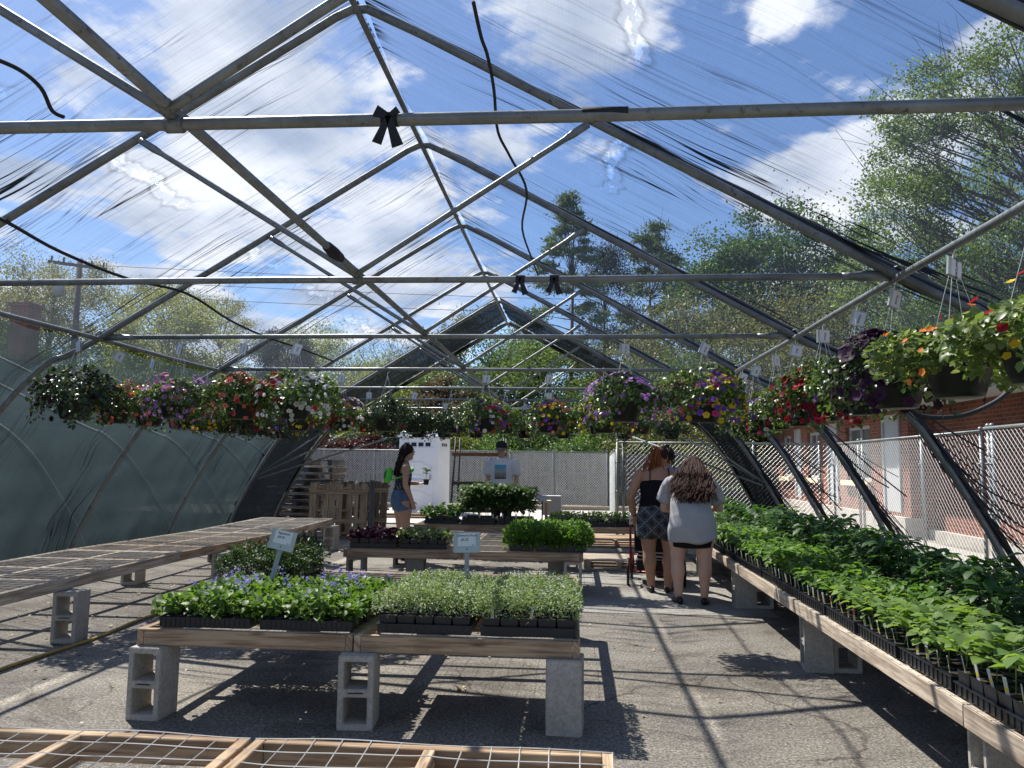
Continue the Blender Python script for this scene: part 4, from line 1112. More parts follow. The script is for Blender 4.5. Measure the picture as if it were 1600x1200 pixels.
# ================================================================ pallets
def pallet_parts(t, z0=0, w=1.2, d=1.0, mat='wood_dark', slats=7, T=None, warp=0.0, blocks_mat=None):
    b = MB()
    for k in range(slats):
        y = -d / 2 + .05 + (d - .1) * k / (slats - 1)
        b.box((random.uniform(-.02, .02), y, z0 + .125), (w, .09, .018), Euler((0, random.uniform(-warp, warp), 0)))
    b.build('deck_boards', M[mat], t)
    b = MB()
    for x in (-w / 2 + .05, random.uniform(-.04, .04), w / 2 - .05):
        b = MB(); b.box((x, 0, z0 + .067), (random.choice((.045, .09)), d, .094)); b.build('stringer', M[blocks_mat or mat], t)
    b = MB()
    for y in (-d / 2 + .06, 0, d / 2 - .06): b.box((0, y, z0 + .009), (w * .98, .1, .017))
    b.build('base_boards', M['wood_pale'] if random.random() < .6 else M[mat], t)
for k in range(10):
    ph = ('bottom', 'second from bottom', 'third from bottom', 'fourth from bottom', 'fifth from bottom', 'fifth from top', 'fourth from top', 'third from top', 'second from top', 'top')[k]
    t = thing('pallet', (-6.05 + (.12 if k > 5 else -.08) + random.uniform(-.07, .07), 17.0, .148 * k), ph + ' pallet of the tall grey stack by the left cloth end', 'pallet', 'pallets stacked behind the left bench row', R(random.uniform(-3, 3)))
    pallet_parts(t, 0, 1.25, 1.05, 'wood_pale' if k % 3 else 'fence_wood', warp=.012, blocks_mat='fence_wood')
M['wood_brown'] = wood_mat('brown_pallet_wood', (.68, .48, .31), (.56, .40, .26), (.27, .18, .11))
def stand_pallet(x, y, rz, w, h, label, mat, tilt=R(4), gaps=()):
    t = thing('pallet', (x, y, 0), label, 'pallet', None, rz)
    t.rotation_euler = (-tilt, 0, rz)
    b = MB(); k = 0; xx = -w / 2
    while xx < w / 2 - .02:
        ww = random.choice((.09, .14, .12)); ww = min(ww, w / 2 - xx)
        if k not in gaps: b.box((xx + ww / 2, 0, h / 2 + random.uniform(-.02, .02)), (ww - .006, .02, h + random.uniform(-.05, .02)))
        xx += ww + random.uniform(.005, .03); k += 1
    b.build('face_boards', M[mat], t)
    for z in (.30 * h, h - .16):
        b = MB(); b.box((random.uniform(-.03, .03), -.021, z), (w * .98, .02, .085)); b.build('face_rail', M['wood_brown'], t)
    for z in (.08, h / 2, h - .08):
        b = MB(); b.box((0, .062, z), (w, .09, .04)); b.build('stringer', M[mat], t)
    b = MB(); xx = -w / 2 + .1
    for _ in range(4): b.box((xx, .12, h / 2), (.09, .02, h)); xx += (w - .2) / 3
    b.build('back_boards', M[mat], t)
M['wood_brown'] = wood_mat('brown_pallet_wood', (.68, .48, .31), (.56, .40, .26), (.27, .18, .11))
stand_pallet(-4.52, 14.55, R(2), 1.15, 1.02, 'upright brown pallet leaning in front of the grey stack', 'wood_brown', gaps=(1, 5))
stand_pallet(-4.15, 14.95, R(-8), 1.0, 1.05, 'upright pallet half hidden behind the brown leaning one', 'wood_dark', gaps=(2,))
t = thing('pallet', (.70, 14.2, 0), 'pale pallet lying flat on the ground behind the far bench', 'pallet'); pallet_parts(t, 0, 1.3, 1.0, 'wood')
t = thing('pallet', (.62, 11.2, 0), 'low pallet added for slat shadows on the asphalt right of the second bench row', 'pallet'); pallet_parts(t, 0, 1.0, .8, 'wood_pale')  # pallet added here to stand in for striped slat shadows on the asphalt
t = thing('grey_post', (-3.80, 14.3, 0), 'short grey board standing upright beside the brown pallets', 'post'); b = MB(); b.box((0, 0, .55), (.09, .04, 1.1)); bevel(b.build('board', M['fence_wood'], t), .004, 1)
# boards lying by the toilet
t = thing('lumber_pile', (-4.0, 18.2, 0), 'dark boards lying on blocks in front of the portable toilet', 'lumber pile')
for k in range(4):
    b = MB(); b.box((random.uniform(-.2, .2), .12 * k - .2, .16 + .05 * (k % 2)), (2.0, .1, .045), Euler((0, 0, random.uniform(-.05, .05)))); b.build('board', M['wood_dark'], t)
for x in (-.7, .6):
    b = MB(); b.box((x, 0, .07), (.14, .5, .13)); b.build('support', M['wood_pale'], t)
# ================================================================ plant rack beside the man
t = thing('shelf_rack', (-2.0, 16.4, 0), 'tall dark metal shelf rack with a brown board, beside the man in the cap', 'rack')
for x in (-.55, .55):
    for y in (-.3, .3):
        b = MB(); b.tube([(x * (1.12 if y < 0 else 1), y, 0), (x * .92, y, 1.98)], .022, 6); b.build('post', M['dark_steel'], t, True)
for z, m_ in ((1.62, 'rust_board'), (1.02, 'dark_steel'), (.45, 'dark_steel')):
    b = MB(); b.box((0, 0, z), (1.12, .66, .035)); b.box((0, -.33, z), (1.16, .03, .07)); b.build('shelf', M[m_], t)
for k in range(9):
    p = Vector((random.uniform(-.4, .4), random.uniform(-.25, .25), .52 + .035 * k)); a = random.uniform(-.5, .5)
    o = MB(); o.tube([p - Vector((math.cos(a), .1, math.sin(a) * .3)) * .4, p + Vector((math.cos(a), -.1, math.sin(a) * .3)) * .4], .016, 6)
    tag(o.build('pipe', M['steel'] if k % 2 else M['white_plastic'], None, True, (-2.0, 16.4, 0)), 'thin pipe heaped with others on the low shelf of the dark rack', 'pipe', 'pipes heaped on the rack')
b = MB(); b.box((0, 0, 0), (1.1, .3, .04)); tag(b.build('shelf_board', M['wood_pale'], None, False, (-1.05, 16.3, .66)), 'pale board lying level behind the man in the cap', 'board')
for x in (-.45, .45):
    b = MB(); b.box((x, 0, -.34), (.06, .06, .64)); b.build('leg', M['wood_dark'], bpy.data.objects['shelf_board'])
# grey box and its card
t = thing('utility_box', (-.50, 16.9, 0), 'small grey box on a post near the far bench', 'box')
b = MB(); b.box((0, 0, .55), (.42, .3, .42)); bevel(b.build('box', M['grey_plastic'], t), .02, 2)
b = MB(); b.tube([(0, 0, 0), (0, 0, .34)], .03, 8); b.build('post', M['dark_steel'], t, True)

# ================================================================ trees
BARK = simple('bark', (.085, .065, .05), .95, 0, .35, 8); BARKG = simple('bark_grey', (.13, .12, .105), .95, 0, .3, 6)
LM = {
 'budding': leaf_mat('leaves_budding', [(.16, .17, .04), (.24, .23, .07), (.20, .19, .06), (.12, .12, .04)], .4),
 'yellowgreen': leaf_mat('leaves_yellow_green', [(0.230, 0.253, 0.046), (0.161, 0.196, 0.034), (0.299, 0.299, 0.081), (0.115, 0.149, 0.034)], .4),
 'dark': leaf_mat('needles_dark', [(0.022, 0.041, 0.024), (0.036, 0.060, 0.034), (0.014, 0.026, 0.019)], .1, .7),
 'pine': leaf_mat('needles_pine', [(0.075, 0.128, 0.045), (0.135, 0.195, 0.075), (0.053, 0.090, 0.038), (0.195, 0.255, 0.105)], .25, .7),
 'green': leaf_mat('leaves_green', [(0.061, 0.121, 0.034), (0.095, 0.176, 0.047), (0.041, 0.081, 0.027), (0.135, 0.216, 0.068)], .35),
 'elm': leaf_mat('leaves_elm', [(0.125, 0.200, 0.050), (0.088, 0.150, 0.037), (0.188, 0.263, 0.088), (0.062, 0.106, 0.031)], .4),
 'olive': leaf_mat('leaves_olive', [(0.117, 0.130, 0.046), (0.169, 0.182, 0.065), (0.078, 0.091, 0.033), (0.221, 0.208, 0.091)], .35),
 'maroon': leaf_mat('leaves_maroon', [(.045, .010, .014), (.085, .018, .022), (.03, .008, .01), (.13, .05, .05)], .2),
 'purple': leaf_mat('leaves_purple_brown', [(.07, .045, .04), (.11, .08, .06), (.16, .13, .11), (.05, .035, .035)], .3),
 'spruce': leaf_mat('needles_spruce', [(.035, .055, .045), (.055, .08, .06), (.02, .035, .03)], .1, .7),
}
def tree(name, x, y, h, w, kind, label, cat='tree', n=9000, ls=.16, base=.28, clumps=70, sparse=.0, trunk=.16, conifer=False, twigs=True, tmpl=None, flat=1.0, bark=None, crad=.14, d=None):
    d = d or w
    t = thing(name, (x, y, 0), label, cat)
    cz0 = h * base; ch = h - cz0; cs = []
    while len(cs) < clumps:
        u = rng.uniform(0, 1)
        if conifer:
            rr = (1 - u) ** .75 * (.92 + .08 * rng.random()) ; a = rng.uniform(0, 2 * math.pi); q = rr * rng.uniform(.45, 1) ** .5
            c = np.array([math.cos(a) * q * w / 2, math.sin(a) * q * d / 2, cz0 + u * ch * .98])
        else:
            v = unit(rng.normal(size=3)); r_ = rng.uniform(.25, 1) ** .45
            wob = 1 + .22 * math.sin(3 * math.atan2(v[1], v[0]) + x) * (1 - abs(v[2])) + .12 * math.sin(5 * v[2] + x)
            c = np.array([v[0] * w / 2 * r_ * wob, v[1] * d / 2 * r_ * wob, cz0 + ch / 2 + v[2] * ch / 2 * r_])
            if v[2] < -.3: c[2] = cz0 + ch / 2 + v[2] * ch / 2 * r_ * .8
        cs.append(c)
    cs = np.array(cs)
    b = MB(); lean = random.uniform(-.03, .03) * h
    tp = [(0, 0, 0), (lean * .3, 0, h * .2), (lean * .6, lean * .3, h * .45), (lean, lean * .5, h * (.95 if conifer else .72))]
    b.tube(tp, [trunk * 1.15, trunk, trunk * .75, trunk * .15], 7)
    for c in cs[: (len(cs) if not conifer else len(cs) // 2)]:
        z0 = max(h * .12, min(c[2] - np.hypot(c[0], c[1]) * (.15 if conifer else .75), h * .7)); f = z0 / h
        s0 = Vector((lean * f, lean * f * .5, z0)); e = Vector(c); m = (s0 + e) / 2 + Vector((random.uniform(-.1, .1), random.uniform(-.1, .1), random.uniform(0, .08))) * w * .3
        r0 = max(.02, trunk * .33 * (1 - f * .5))
        b.tube([s0, m, e], [r0, r0 * .55, .012], 4, cap=False)
        if twigs:
            for _ in range(3):
                dd = Vector(rng.normal(size=3)) * w * .07; dd.z = abs(dd.z); b.tube([m.lerp(e, .5), e + dd], [.02, .006], 3, cap=False)
    b.build('trunk', bark or BARK, t, True)
    n = int(n * 2.8); ls = ls * .66
    k = np.repeat(np.arange(len(cs)), max(1, n // len(cs)))
    crd = rng.uniform(.6, 1.3, len(cs))[k] * crad * w
    G = rng.normal(size=(len(k), 3)) * .6; P = cs[k] + G * crd[:, None] * np.array([1, 1, .62 * flat])
    out = unit(cs[k] - np.array([0, 0, cz0 + ch * .4]))
    D = unit(out * .5 + rdir(len(k)) * .8 + np.array([0, 0, -.15])); Nn = rdir(len(k))
    S = rng.uniform(.6, 1.3, len(k)) * ls
    link('crown', scatter_mesh('crown', P, D, Nn, S, tmpl or T_DIAMOND, [LM[kind]], .75 if tmpl is None else .35), t)
    return t
# left side, seen through the roof cloth
def tx(px, y): return at_y(px, 700, y).x
def hz(py, y, px=800): return at_y(px, py, y).z
tree('budding_tree', tx(60, 42), 42, hz(388, 42, 60), 9, 'budding', 'tall budding tree behind the utility pole at the far left', n=12000, ls=.17, clumps=95, bark=BARKG, crad=.10)
tree('budding_tree', tx(-60, 40), 40, hz(415, 40, 0), 9, 'budding', 'budding tree at the extreme left edge', n=9000, ls=.17, clumps=70, bark=BARKG, crad=.10)
tree('budding_tree', tx(185, 46), 46, hz(420, 46, 160), 9, 'budding', 'budding tree between the utility pole and the yellow-green tree', n=10000, ls=.17, clumps=80, bark=BARKG, crad=.10)
tree('leafy_tree', tx(262, 38), 38, hz(462, 38, 262), 6.5, 'yellowgreen', 'dense yellow-green tree right of the utility pole', n=12000, ls=.17, clumps=70)
tree('budding_tree', tx(330, 50), 50, hz(455, 50, 330), 7, 'budding', 'sparse budding tree left of the dark conifers', n=5000, ls=.16, clumps=60, bark=BARKG, crad=.09)
tree('conifer', tx(420, 42), 42, hz(515, 42, 420), 4.2, 'dark', 'dark conifer, left one of the pair behind the left roof', conifer=True, n=8000, ls=.2, clumps=90, base=.08, tmpl=T_NEEDLE)
tree('conifer', tx(462, 45), 45, hz(530, 45, 462), 4.2, 'dark', 'dark conifer, right one of the pair behind the left roof', conifer=True, n=8000, ls=.2, clumps=90, base=.08, tmpl=T_NEEDLE)
tree('leafy_tree', tx(492, 52), 52, hz(506, 52, 492), 7.5, 'yellowgreen', 'yellow-green tree right of the dark conifer pair', n=10000, ls=.19, clumps=70)
tree('bare_tree', tx(600, 50), 50, hz(512, 50, 600), 7, 'olive', 'nearly bare tree above the flower baskets left of the ridge', n=1200, ls=.15, clumps=70, bark=BARKG, crad=.09)
# seen through the far opening
tree('leafy_tree', tx(655, 40), 40, hz(560, 40, 655), 7, 'yellowgreen', 'yellow-green tree seen through the left half of the far opening', n=11000, ls=.16, clumps=75, base=.12)
tree('magnolia', tx(690, 34), 34, hz(585, 34, 690), 3.4, 'purple', 'purple-brown leaved tree in the middle of the far opening', n=6500, ls=.15, clumps=50, base=.15)
tree('spruce', tx(606, 33), 33, hz(628, 33, 606), 2.8, 'spruce', 'small blue-grey spruce behind the portable toilet', conifer=True, n=5000, ls=.16, clumps=60, base=.05, tmpl=T_NEEDLE)
tree('pine_tree', tx(770, 38), 38, hz(498, 38, 770), 9.0, 'pine', 'large bright pine framed by the peak of the far opening', n=15000, ls=.26, clumps=95, base=.10, tmpl=T_NEEDLE, crad=.09, conifer=False, twigs=False)
tree('pine_tree', tx(860, 36), 36, hz(545, 36, 860), 7.5, 'pine', 'bright pine right of the peak of the far opening', n=11000, ls=.26, clumps=75, base=.12, tmpl=T_NEEDLE, crad=.09, twigs=False)
tree('pine_tree', tx(888, 46), 46, hz(300, 46, 888), 8.5, 'pine', 'tall narrow white pine, left one above the right roof slope', conifer=True, n=6500, ls=.34, clumps=105, base=.14, tmpl=T_NEEDLE, crad=.055, flat=.5, trunk=.16)
tree('pine_tree', tx(1025, 46), 46, hz(342, 46, 1025), 10.5, 'pine', 'tall white pine, right one above the right roof slope', conifer=True, n=8500, ls=.34, clumps=125, base=.12, tmpl=T_NEEDLE, crad=.05, flat=.5, trunk=.16)
tree('pine_tree', tx(950, 50), 50, hz(385, 50, 950), 10.0, 'dark', 'dark pine between the two tall white pines', conifer=True, n=7500, ls=.30, clumps=70, base=.2, tmpl=T_NEEDLE, crad=.10)
tree('maple_tree', tx(1235, 40), 40, hz(335, 40, 1235), 9.2, 'green', 'round dark-green tree above the right roof slope', n=16000, ls=.24, clumps=110, base=.42, crad=.10)
tree('leafy_tree', tx(1100, 36), 36, hz(470, 36, 1100), 9, 'olive', 'olive-green tree below the round dark-green tree', n=13000, ls=.18, clumps=85, base=.1)
tree('leafy_tree', tx(1230, 33), 33, hz(450, 33, 1230), 9, 'olive', 'olive-green tree behind the end of the brick building', n=13000, ls=.17, clumps=85, base=.1)
tree('leafy_tree', tx(1010, 33), 33, hz(560, 33, 1010), 7, 'green', 'green tree behind the lavender basket', n=11000, ls=.17, clumps=75, base=.05)
tree('elm_tree', tx(1665, 27), 27, hz(20, 27, 1560), 13.5, 'elm', 'huge airy elm towering over the brick building', n=45000, ls=.16, clumps=300, base=.14, trunk=.26, crad=.055)
tree('leafy_tree', 15.5, 36, 9.6, 9, 'olive', 'olive-green tree behind the brick roof', n=12000, ls=.18, clumps=80, base=.1)
tree('leafy_tree', 20, 38, 10.8, 10, 'green', 'dark green tree behind the brick roof, below the elm', n=12000, ls=.2, clumps=80, base=.1)
tree('leafy_tree', 13.6, 24.5, 7.6, 6.5, 'green', 'leafy green tree rising just behind the brick roof', n=12000, ls=.14, clumps=70, base=.2)
# shrubs over the far fence
tree('maple_shrub', tx(520, 29), 29, 2.75, 3.4, 'maroon', 'dark red maple shrub over the left part of the far fence', cat='shrub', n=7000, ls=.12, clumps=40, base=.2, trunk=.05)
tree('maple_shrub', tx(585, 29.5), 29.5, 2.5, 1.8, 'maroon', 'smaller dark red shrub beside the portable toilet', cat='shrub', n=4000, ls=.12, clumps=25, base=.2, trunk=.05)
tree('shrub', tx(610, 31), 31, 3.3, 3.0, 'spruce', 'dark green shrub behind the portable toilet', cat='shrub', n=5000, ls=.14, clumps=40, base=.05, trunk=.05)
tree('shrub', tx(715, 30), 30, 2.9, 2.6, 'yellowgreen', 'bright yellow-green shrub right of the portable toilet', cat='shrub', n=5000, ls=.12, clumps=40, base=.05, trunk=.05)
tree('shrub', tx(820, 30), 30, 3.2, 4.2, 'green', 'green shrub over the far fence behind the man in the cap', cat='shrub', n=6000, ls=.13, clumps=45, base=.05, trunk=.05)
tree('shrub', tx(940, 30), 30, 3.0, 4.5, 'green', 'green shrub over the right end of the far fence', cat='shrub', n=6000, ls=.13, clumps=45, base=.05, trunk=.05)
tree('shrub', tx(1060, 29), 29, 3.8, 5, 'olive', 'olive shrub behind the crossing chain link fence', cat='shrub', n=7000, ls=.13, clumps=50, base=.05, trunk=.05)
# wood in the distance
n = 30000; P = np.stack([rng.uniform(-75, 75, n), rng.uniform(62, 74, n), np.zeros(n)], 1)
hh = 5.5 + 2.0 * np.sin(P[:, 0] * .23) + 1.2 * np.sin(P[:, 0] * .61 + 1); P[:, 2] = rng.uniform(0, 1, n) ** .8 * hh
g = link('distant_wood', scatter_mesh('distant_wood', P, rdir(n), rdir(n), rng.uniform(.5, 1.1, n), T_DIAMOND, [LM['olive']], .8)); g['kind'] = 'stuff'; g['label'] = 'distant line of woods closing the view behind the nearer trees'
n = 9000; P = np.stack([rng.uniform(-40, -11, n), rng.uniform(33, 36, n), rng.uniform(0, 1, n) ** .9 * 4.5], 1)
g = link('hedge', scatter_mesh('hedge', P, rdir(n), rdir(n), rng.uniform(.2, .45, n), T_DIAMOND, [LM['spruce']], .8)); tag(g, 'dark hedge behind the left cloth wall and the dim house', 'hedge')
# ================================================================ trays and plants
TW, TD, TH = .54, .275, .062
def tray_shell(kind=0):
    """plastic flat, long side along local x; kind 0 open mesh flat with pots, 1 cell packs, 2 tall square pots, 3 scalloped pots"""
    b = MB()
    w, d = TW / 2, TD / 2
    bw, bd = w - .012, d - .012
    def wall(x0, y0, x1, y1, z0, z1, th=.004):
        b.beam(((x0 + x1) / 2 * 0 + x0, y0, (z0 + z1) / 2), (x1, y1, (z0 + z1) / 2), th, z1 - z0)
    b.box((0, 0, .003), (2 * bw, 2 * bd, .004))
    hgt = (.055, .06, .05, .05)[kind]
    for sy in (-1, 1): wall(-bw, sy * bd, bw, sy * bd, .001, hgt)
    for sx in (-1, 1): wall(sx * bw, -bd, sx * bw, bd, .001, hgt)
    for sy in (-1, 1): b.box((0, sy * (bd + .004), hgt), (2 * w, .012, .005))
    for sx in (-1, 1): b.box((sx * (bw + .004), 0, hgt), (.012, 2 * d - .024, .005))
    # ribs
    n = 18 if kind == 0 else 12
    for k in range(n + 1):
        x = -bw + 2 * bw * k / n
        for sy in (-1, 1): b.box((x, sy * (bd + .003), hgt / 2), (.006, .005, hgt - .006))
    nx, ny = {0: (8, 4), 1: (6, 3), 2: (5, 3), 3: (5, 3)}[kind]
    top = {0: .062, 1: .068, 2: .105, 3: .095}[kind]
    pw, pd = 2 * bw / nx, 2 * bd / ny
    for i in range(nx):
        for j in range(ny):
            cx, cy = -bw + pw * (i + .5), -bd + pd * (j + .5)
            a, c = pw / 2 * .95, pd / 2 * .93; a2, c2 = a * .82, c * .82
            z0, z1 = .008, top
            V = [(cx - a2, cy - c2, z0), (cx + a2, cy - c2, z0), (cx + a2, cy + c2, z0), (cx - a2, cy + c2, z0), (cx - a, cy - c, z1), (cx + a, cy - c, z1), (cx + a, cy + c, z1), (cx - a, cy + c, z1)]
            b.add(V, [(0, 1, 5, 4), (1, 2, 6, 5), (2, 3, 7, 6), (3, 0, 4, 7)])
            zs = z1 - .008; f = .985
            b.add([(cx - a * f, cy - c * f, zs), (cx + a * f, cy - c * f, zs), (cx + a * f, cy + c * f, zs), (cx - a * f, cy + c * f, zs)], [(0, 1, 2, 3)], 1)
            if kind >= 2: b.box((cx, cy - c - .001, z1 - .004), (a * 2, .004, .009))
    return b.mesh('tray', [M['tray_black'], M['soil']]), top
SHELL = [tray_shell(k) for k in range(4)]
PL = {
 'ageratum': leaf_mat('ageratum_leaves', [(.10, .19, .03), (.14, .25, .045), (.07, .14, .025), (.17, .28, .07)], .38),
 'frost': leaf_mat('frost_leaves', [(.17, .25, .10), (.24, .32, .15), (.12, .20, .07), (.30, .37, .22)], .35),
 'pepper': leaf_mat('pepper_leaves', [(.10, .20, .03), (.14, .27, .045), (.07, .15, .025), (.18, .32, .06)], .45, .5),
 'pepper_dark': leaf_mat('dark_vegetable_leaves', [(.045, .11, .025), (.065, .15, .03), (.03, .075, .02), (.09, .19, .04)], .38, .5),
 'squash': leaf_mat('squash_leaves', [(.15, .25, .06), (.20, .32, .07), (.11, .20, .06), (.25, .36, .09)], .45, .55),
 'tomato': leaf_mat('tomato_leaves', [(.05, .11, .025), (.08, .16, .035), (.035, .08, .02), (.12, .2, .05)], .35),
 'fern': leaf_mat('feathery_leaves', [(.08, .18, .025), (.12, .24, .035), (.055, .13, .02), (.15, .28, .05)], .4),
 'maroon': leaf_mat('dark_red_leaves', [(.07, .014, .025), (.11, .02, .04), (.045, .012, .02), (.16, .05, .07)], .25, .35),
 'variegated': leaf_mat('variegated_leaves', [(.12, .18, .05), (.30, .34, .18), (.08, .13, .03), (.4, .42, .28)], .3),
 'snap': leaf_mat('snapdragon_leaves', [(.035, .07, .025), (.06, .11, .035), (.025, .05, .02)], .25),
 'lime': leaf_mat('lime_leaves', [(.22, .36, .05), (.17, .30, .04), (.28, .42, .09)], .45),
 'grey': leaf_mat('grey_green_leaves', [(.09, .14, .07), (.14, .19, .11), (.06, .10, .05)], .25),
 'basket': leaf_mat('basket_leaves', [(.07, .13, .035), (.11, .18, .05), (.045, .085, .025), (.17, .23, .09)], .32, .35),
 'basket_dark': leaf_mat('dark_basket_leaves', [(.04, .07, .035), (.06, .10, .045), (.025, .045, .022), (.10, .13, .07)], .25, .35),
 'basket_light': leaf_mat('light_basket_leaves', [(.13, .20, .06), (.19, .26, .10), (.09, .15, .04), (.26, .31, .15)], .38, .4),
 'stem': simple('green_stem', (.14, .20, .07), .6, 0, .15, 20),
}
FC = {}
def fmat(name, col, ctr=None):
    if name in FC: return FC[name]
    m, nt, b = new_mat('petal_' + name); g = N_(nt, 'ShaderNodeNewGeometry')
    c = ramp(nt, g.outputs['Random Per Island'], [(0, tuple(q * .75 for q in col)), (1, tuple(min(1, q * 1.2 + .01) for q in col))])
    nt.links.new(c, b.inputs['Base Color']); b.inputs['Roughness'].default_value = .6; b.inputs['Specular IOR Level'].default_value = .2
    t = N_(nt, 'ShaderNodeBsdfTranslucent'); nt.links.new(c, t.inputs[0]); mx = N_(nt, 'ShaderNodeMixShader'); mx.inputs[0].default_value = .35
    nt.links.new(b.outputs[0], mx.inputs[1]); nt.links.new(t.outputs[0], mx.inputs[2]); nt.links.new(mx.outputs[0], nt.nodes['Material Output'].inputs[0])
    FC[name] = m; return m
for n_, c_ in dict(purple=(.20, .07, .50), lavender=(.40, .20, .52), darkpurple=(.045, .012, .055), coral=(.75, .20, .13), orange=(.85, .22, .04), red=(.48, .02, .03), crimson=(.24, .008, .028),
                   magenta=(.60, .04, .22), pink=(.75, .25, .35), white=(.80, .80, .78), yellow=(.80, .55, .02), blue=(.25, .24, .62), eye=(.08, .03, .08), yelloweye=(.55, .42, .05), black=(.02, .006, .018)).items(): fmat(n_, c_)

def bed(n, w, d, z0, h, droop=.02, edge=.02):
    """points filling a low bed of foliage over a tray"""
    x = rng.uniform(-w / 2 - edge, w / 2 + edge, n); y = rng.uniform(-d / 2 - edge, d / 2 + edge, n)
    ex = np.maximum(np.abs(x) / (w / 2 + edge), np.abs(y) / (d / 2 + edge))
    top = h * (1 - .35 * ex ** 3) * (.85 + .15 * np.sin(x * 38 + y * 9) * np.sin(y * 41))
    z = z0 + top * rng.uniform(0.0, 1, n) ** .55 - droop * (ex > .85) * rng.random(n)
    return np.stack([x, y, z], 1)
def foliage_bed(name, n, w, d, z0, h, ls, mat, up=.5, tmpl=T_LEAF, width=1.0, **k):
    P = bed(n, w, d, z0, h, **k)
    D = unit(rdir(n) * .9 + np.array([0, 0, up]) * .4 + np.stack([P[:, 0] / w, P[:, 1] / d, np.zeros(n)], 1) * .9)
    Nn = unit(np.array([0, 0, 1.2]) + rdir(n) * .55)
    return scatter_mesh(name, P, D, Nn, rng.uniform(.6, 1.25, n) * ls, tmpl, [mat], width)
def blossoms(name, P, size, mats, mi=None, jitter=.4, up=(0, -.35, .8)):
    n = len(P); A = unit(np.array(up) + rdir(n) * jitter + 0)
    Nn = A; Dd = unit(np.cross(Nn, rdir(n)))
    return scatter_mesh(name, P, Dd, Nn, rng.uniform(.75, 1.2, n) * size, T_FLOWER, mats, 1.0, mi)
def tag_mesh(pic, h=.075, w=.017):
    b = MB(); b.box((0, 0, h / 2), (w, .0012, h)); b.box((0, -.0012, h * .72), (w * .86, .0008, h * .42), None, 1); b.box((0, -.0013, h * .36), (w * .86, .0008, h * .22), None, 2)
    return b.mesh('plant_tag', [M['paper'], pic, simple('tag_yellow', (.75, .60, .05), .5)])
TAGS = [tag_mesh(simple('tag_photo_green', (.12, .2, .05), .5)), tag_mesh(simple('tag_photo_red', (.4, .06, .03), .5)), tag_mesh(simple('tag_photo_pale', (.6, .6, .55), .5))]
# --- prototypes: (shell kind, foliage mesh, blossom mesh or None)
PROTO = {}
def proto(key, shell, fol, blo=None): PROTO[key] = (shell, fol, blo)
for v in range(2):
    Pf = bed(60, TW, TD, SHELL[0][1], .17); Pf = Pf[Pf[:, 2] > .17]
    k = len(Pf); cl = np.repeat(Pf, 7, 0) + rng.normal(size=(k * 7, 3)) * .011; cl[:, 2] += .015
    proto('ageratum%d' % v, 0, foliage_bed('foliage', 900, TW, TD, SHELL[0][1], .135, .046, PL['ageratum']), blossoms('blossoms', cl[: (28 + 100 * v)], .016, [fmat('blue', 0), fmat('lavender', 0)]))
    Pf = bed(420, TW, TD, SHELL[3][1], .17); Pf[:, 2] += .01
    proto('frost%d' % v, 3, foliage_bed('foliage', 2600, TW, TD, SHELL[3][1], .165, .026, PL['frost'], up=1.6, tmpl=T_DIAMOND, width=.42), blossoms('blossoms', Pf, .009, [fmat('white', 0), fmat('white', 0)]))
proto('maroon', 2, foliage_bed('foliage', 520, TW, TD, SHELL[2][1], .075, .055, PL['maroon']))
proto('variegated', 2, foliage_bed('foliage', 520, TW, TD, SHELL[2][1], .10, .060, PL['variegated'], up=1.2))
proto('fern', 1, foliage_bed('foliage', 2000, TW, TD, SHELL[1][1], .22, .060, PL['fern'], tmpl=T_DIAMOND, width=.38, edge=.05, droop=.06))
Pf = bed(40, TW, TD, .25, .2)
proto('snap', 2, foliage_bed('foliage', 1300, TW, TD, SHELL[2][1], .27, .042, PL['snap'], up=1.5, tmpl=T_DIAMOND, width=.45), blossoms('blossoms', np.repeat(Pf[:2], 9, 0) + rng.normal(size=(18, 3)) * .018, .022, [fmat('crimson', 0), fmat('crimson', 0)]))
proto('lime', 1, foliage_bed('foliage', 500, TW, TD, SHELL[1][1], .13, .05, PL['lime'], tmpl=T_DIAMOND, width=.6))
proto('grey', 1, foliage_bed('foliage', 500, TW, TD, SHELL[1][1], .09, .045, PL['grey'], tmpl=T_DIAMOND, width=.6))
proto('cucumber', 2, foliage_bed('foliage', 160, TW, TD, SHELL[2][1], .19, .10, PL['pepper_dark'], edge=.04))
def tray(key, x, y, z, label, cat='plant tray', group=None, rz=0.0, tags=0, name='plant_tray'):
    sh, fol, blo = PROTO[key]
    t = thing(name, (x, y, z), label, cat, group, rz)
    link('tray', SHELL[sh][0], t); link('foliage', fol, t)
    if blo: link('blossoms', blo, t)
    for k in range(tags):
        o = link('plant_tag', TAGS[2], t, (random.uniform(-.2, .2), -TD / 2 + .03, SHELL[sh][1] - .01), (R(-8), R(random.uniform(-8, 8)), 0)); o.scale = (1, 1, 1)
    return t
TZB = BZ + .008
rows = ('front', 'middle', 'back')
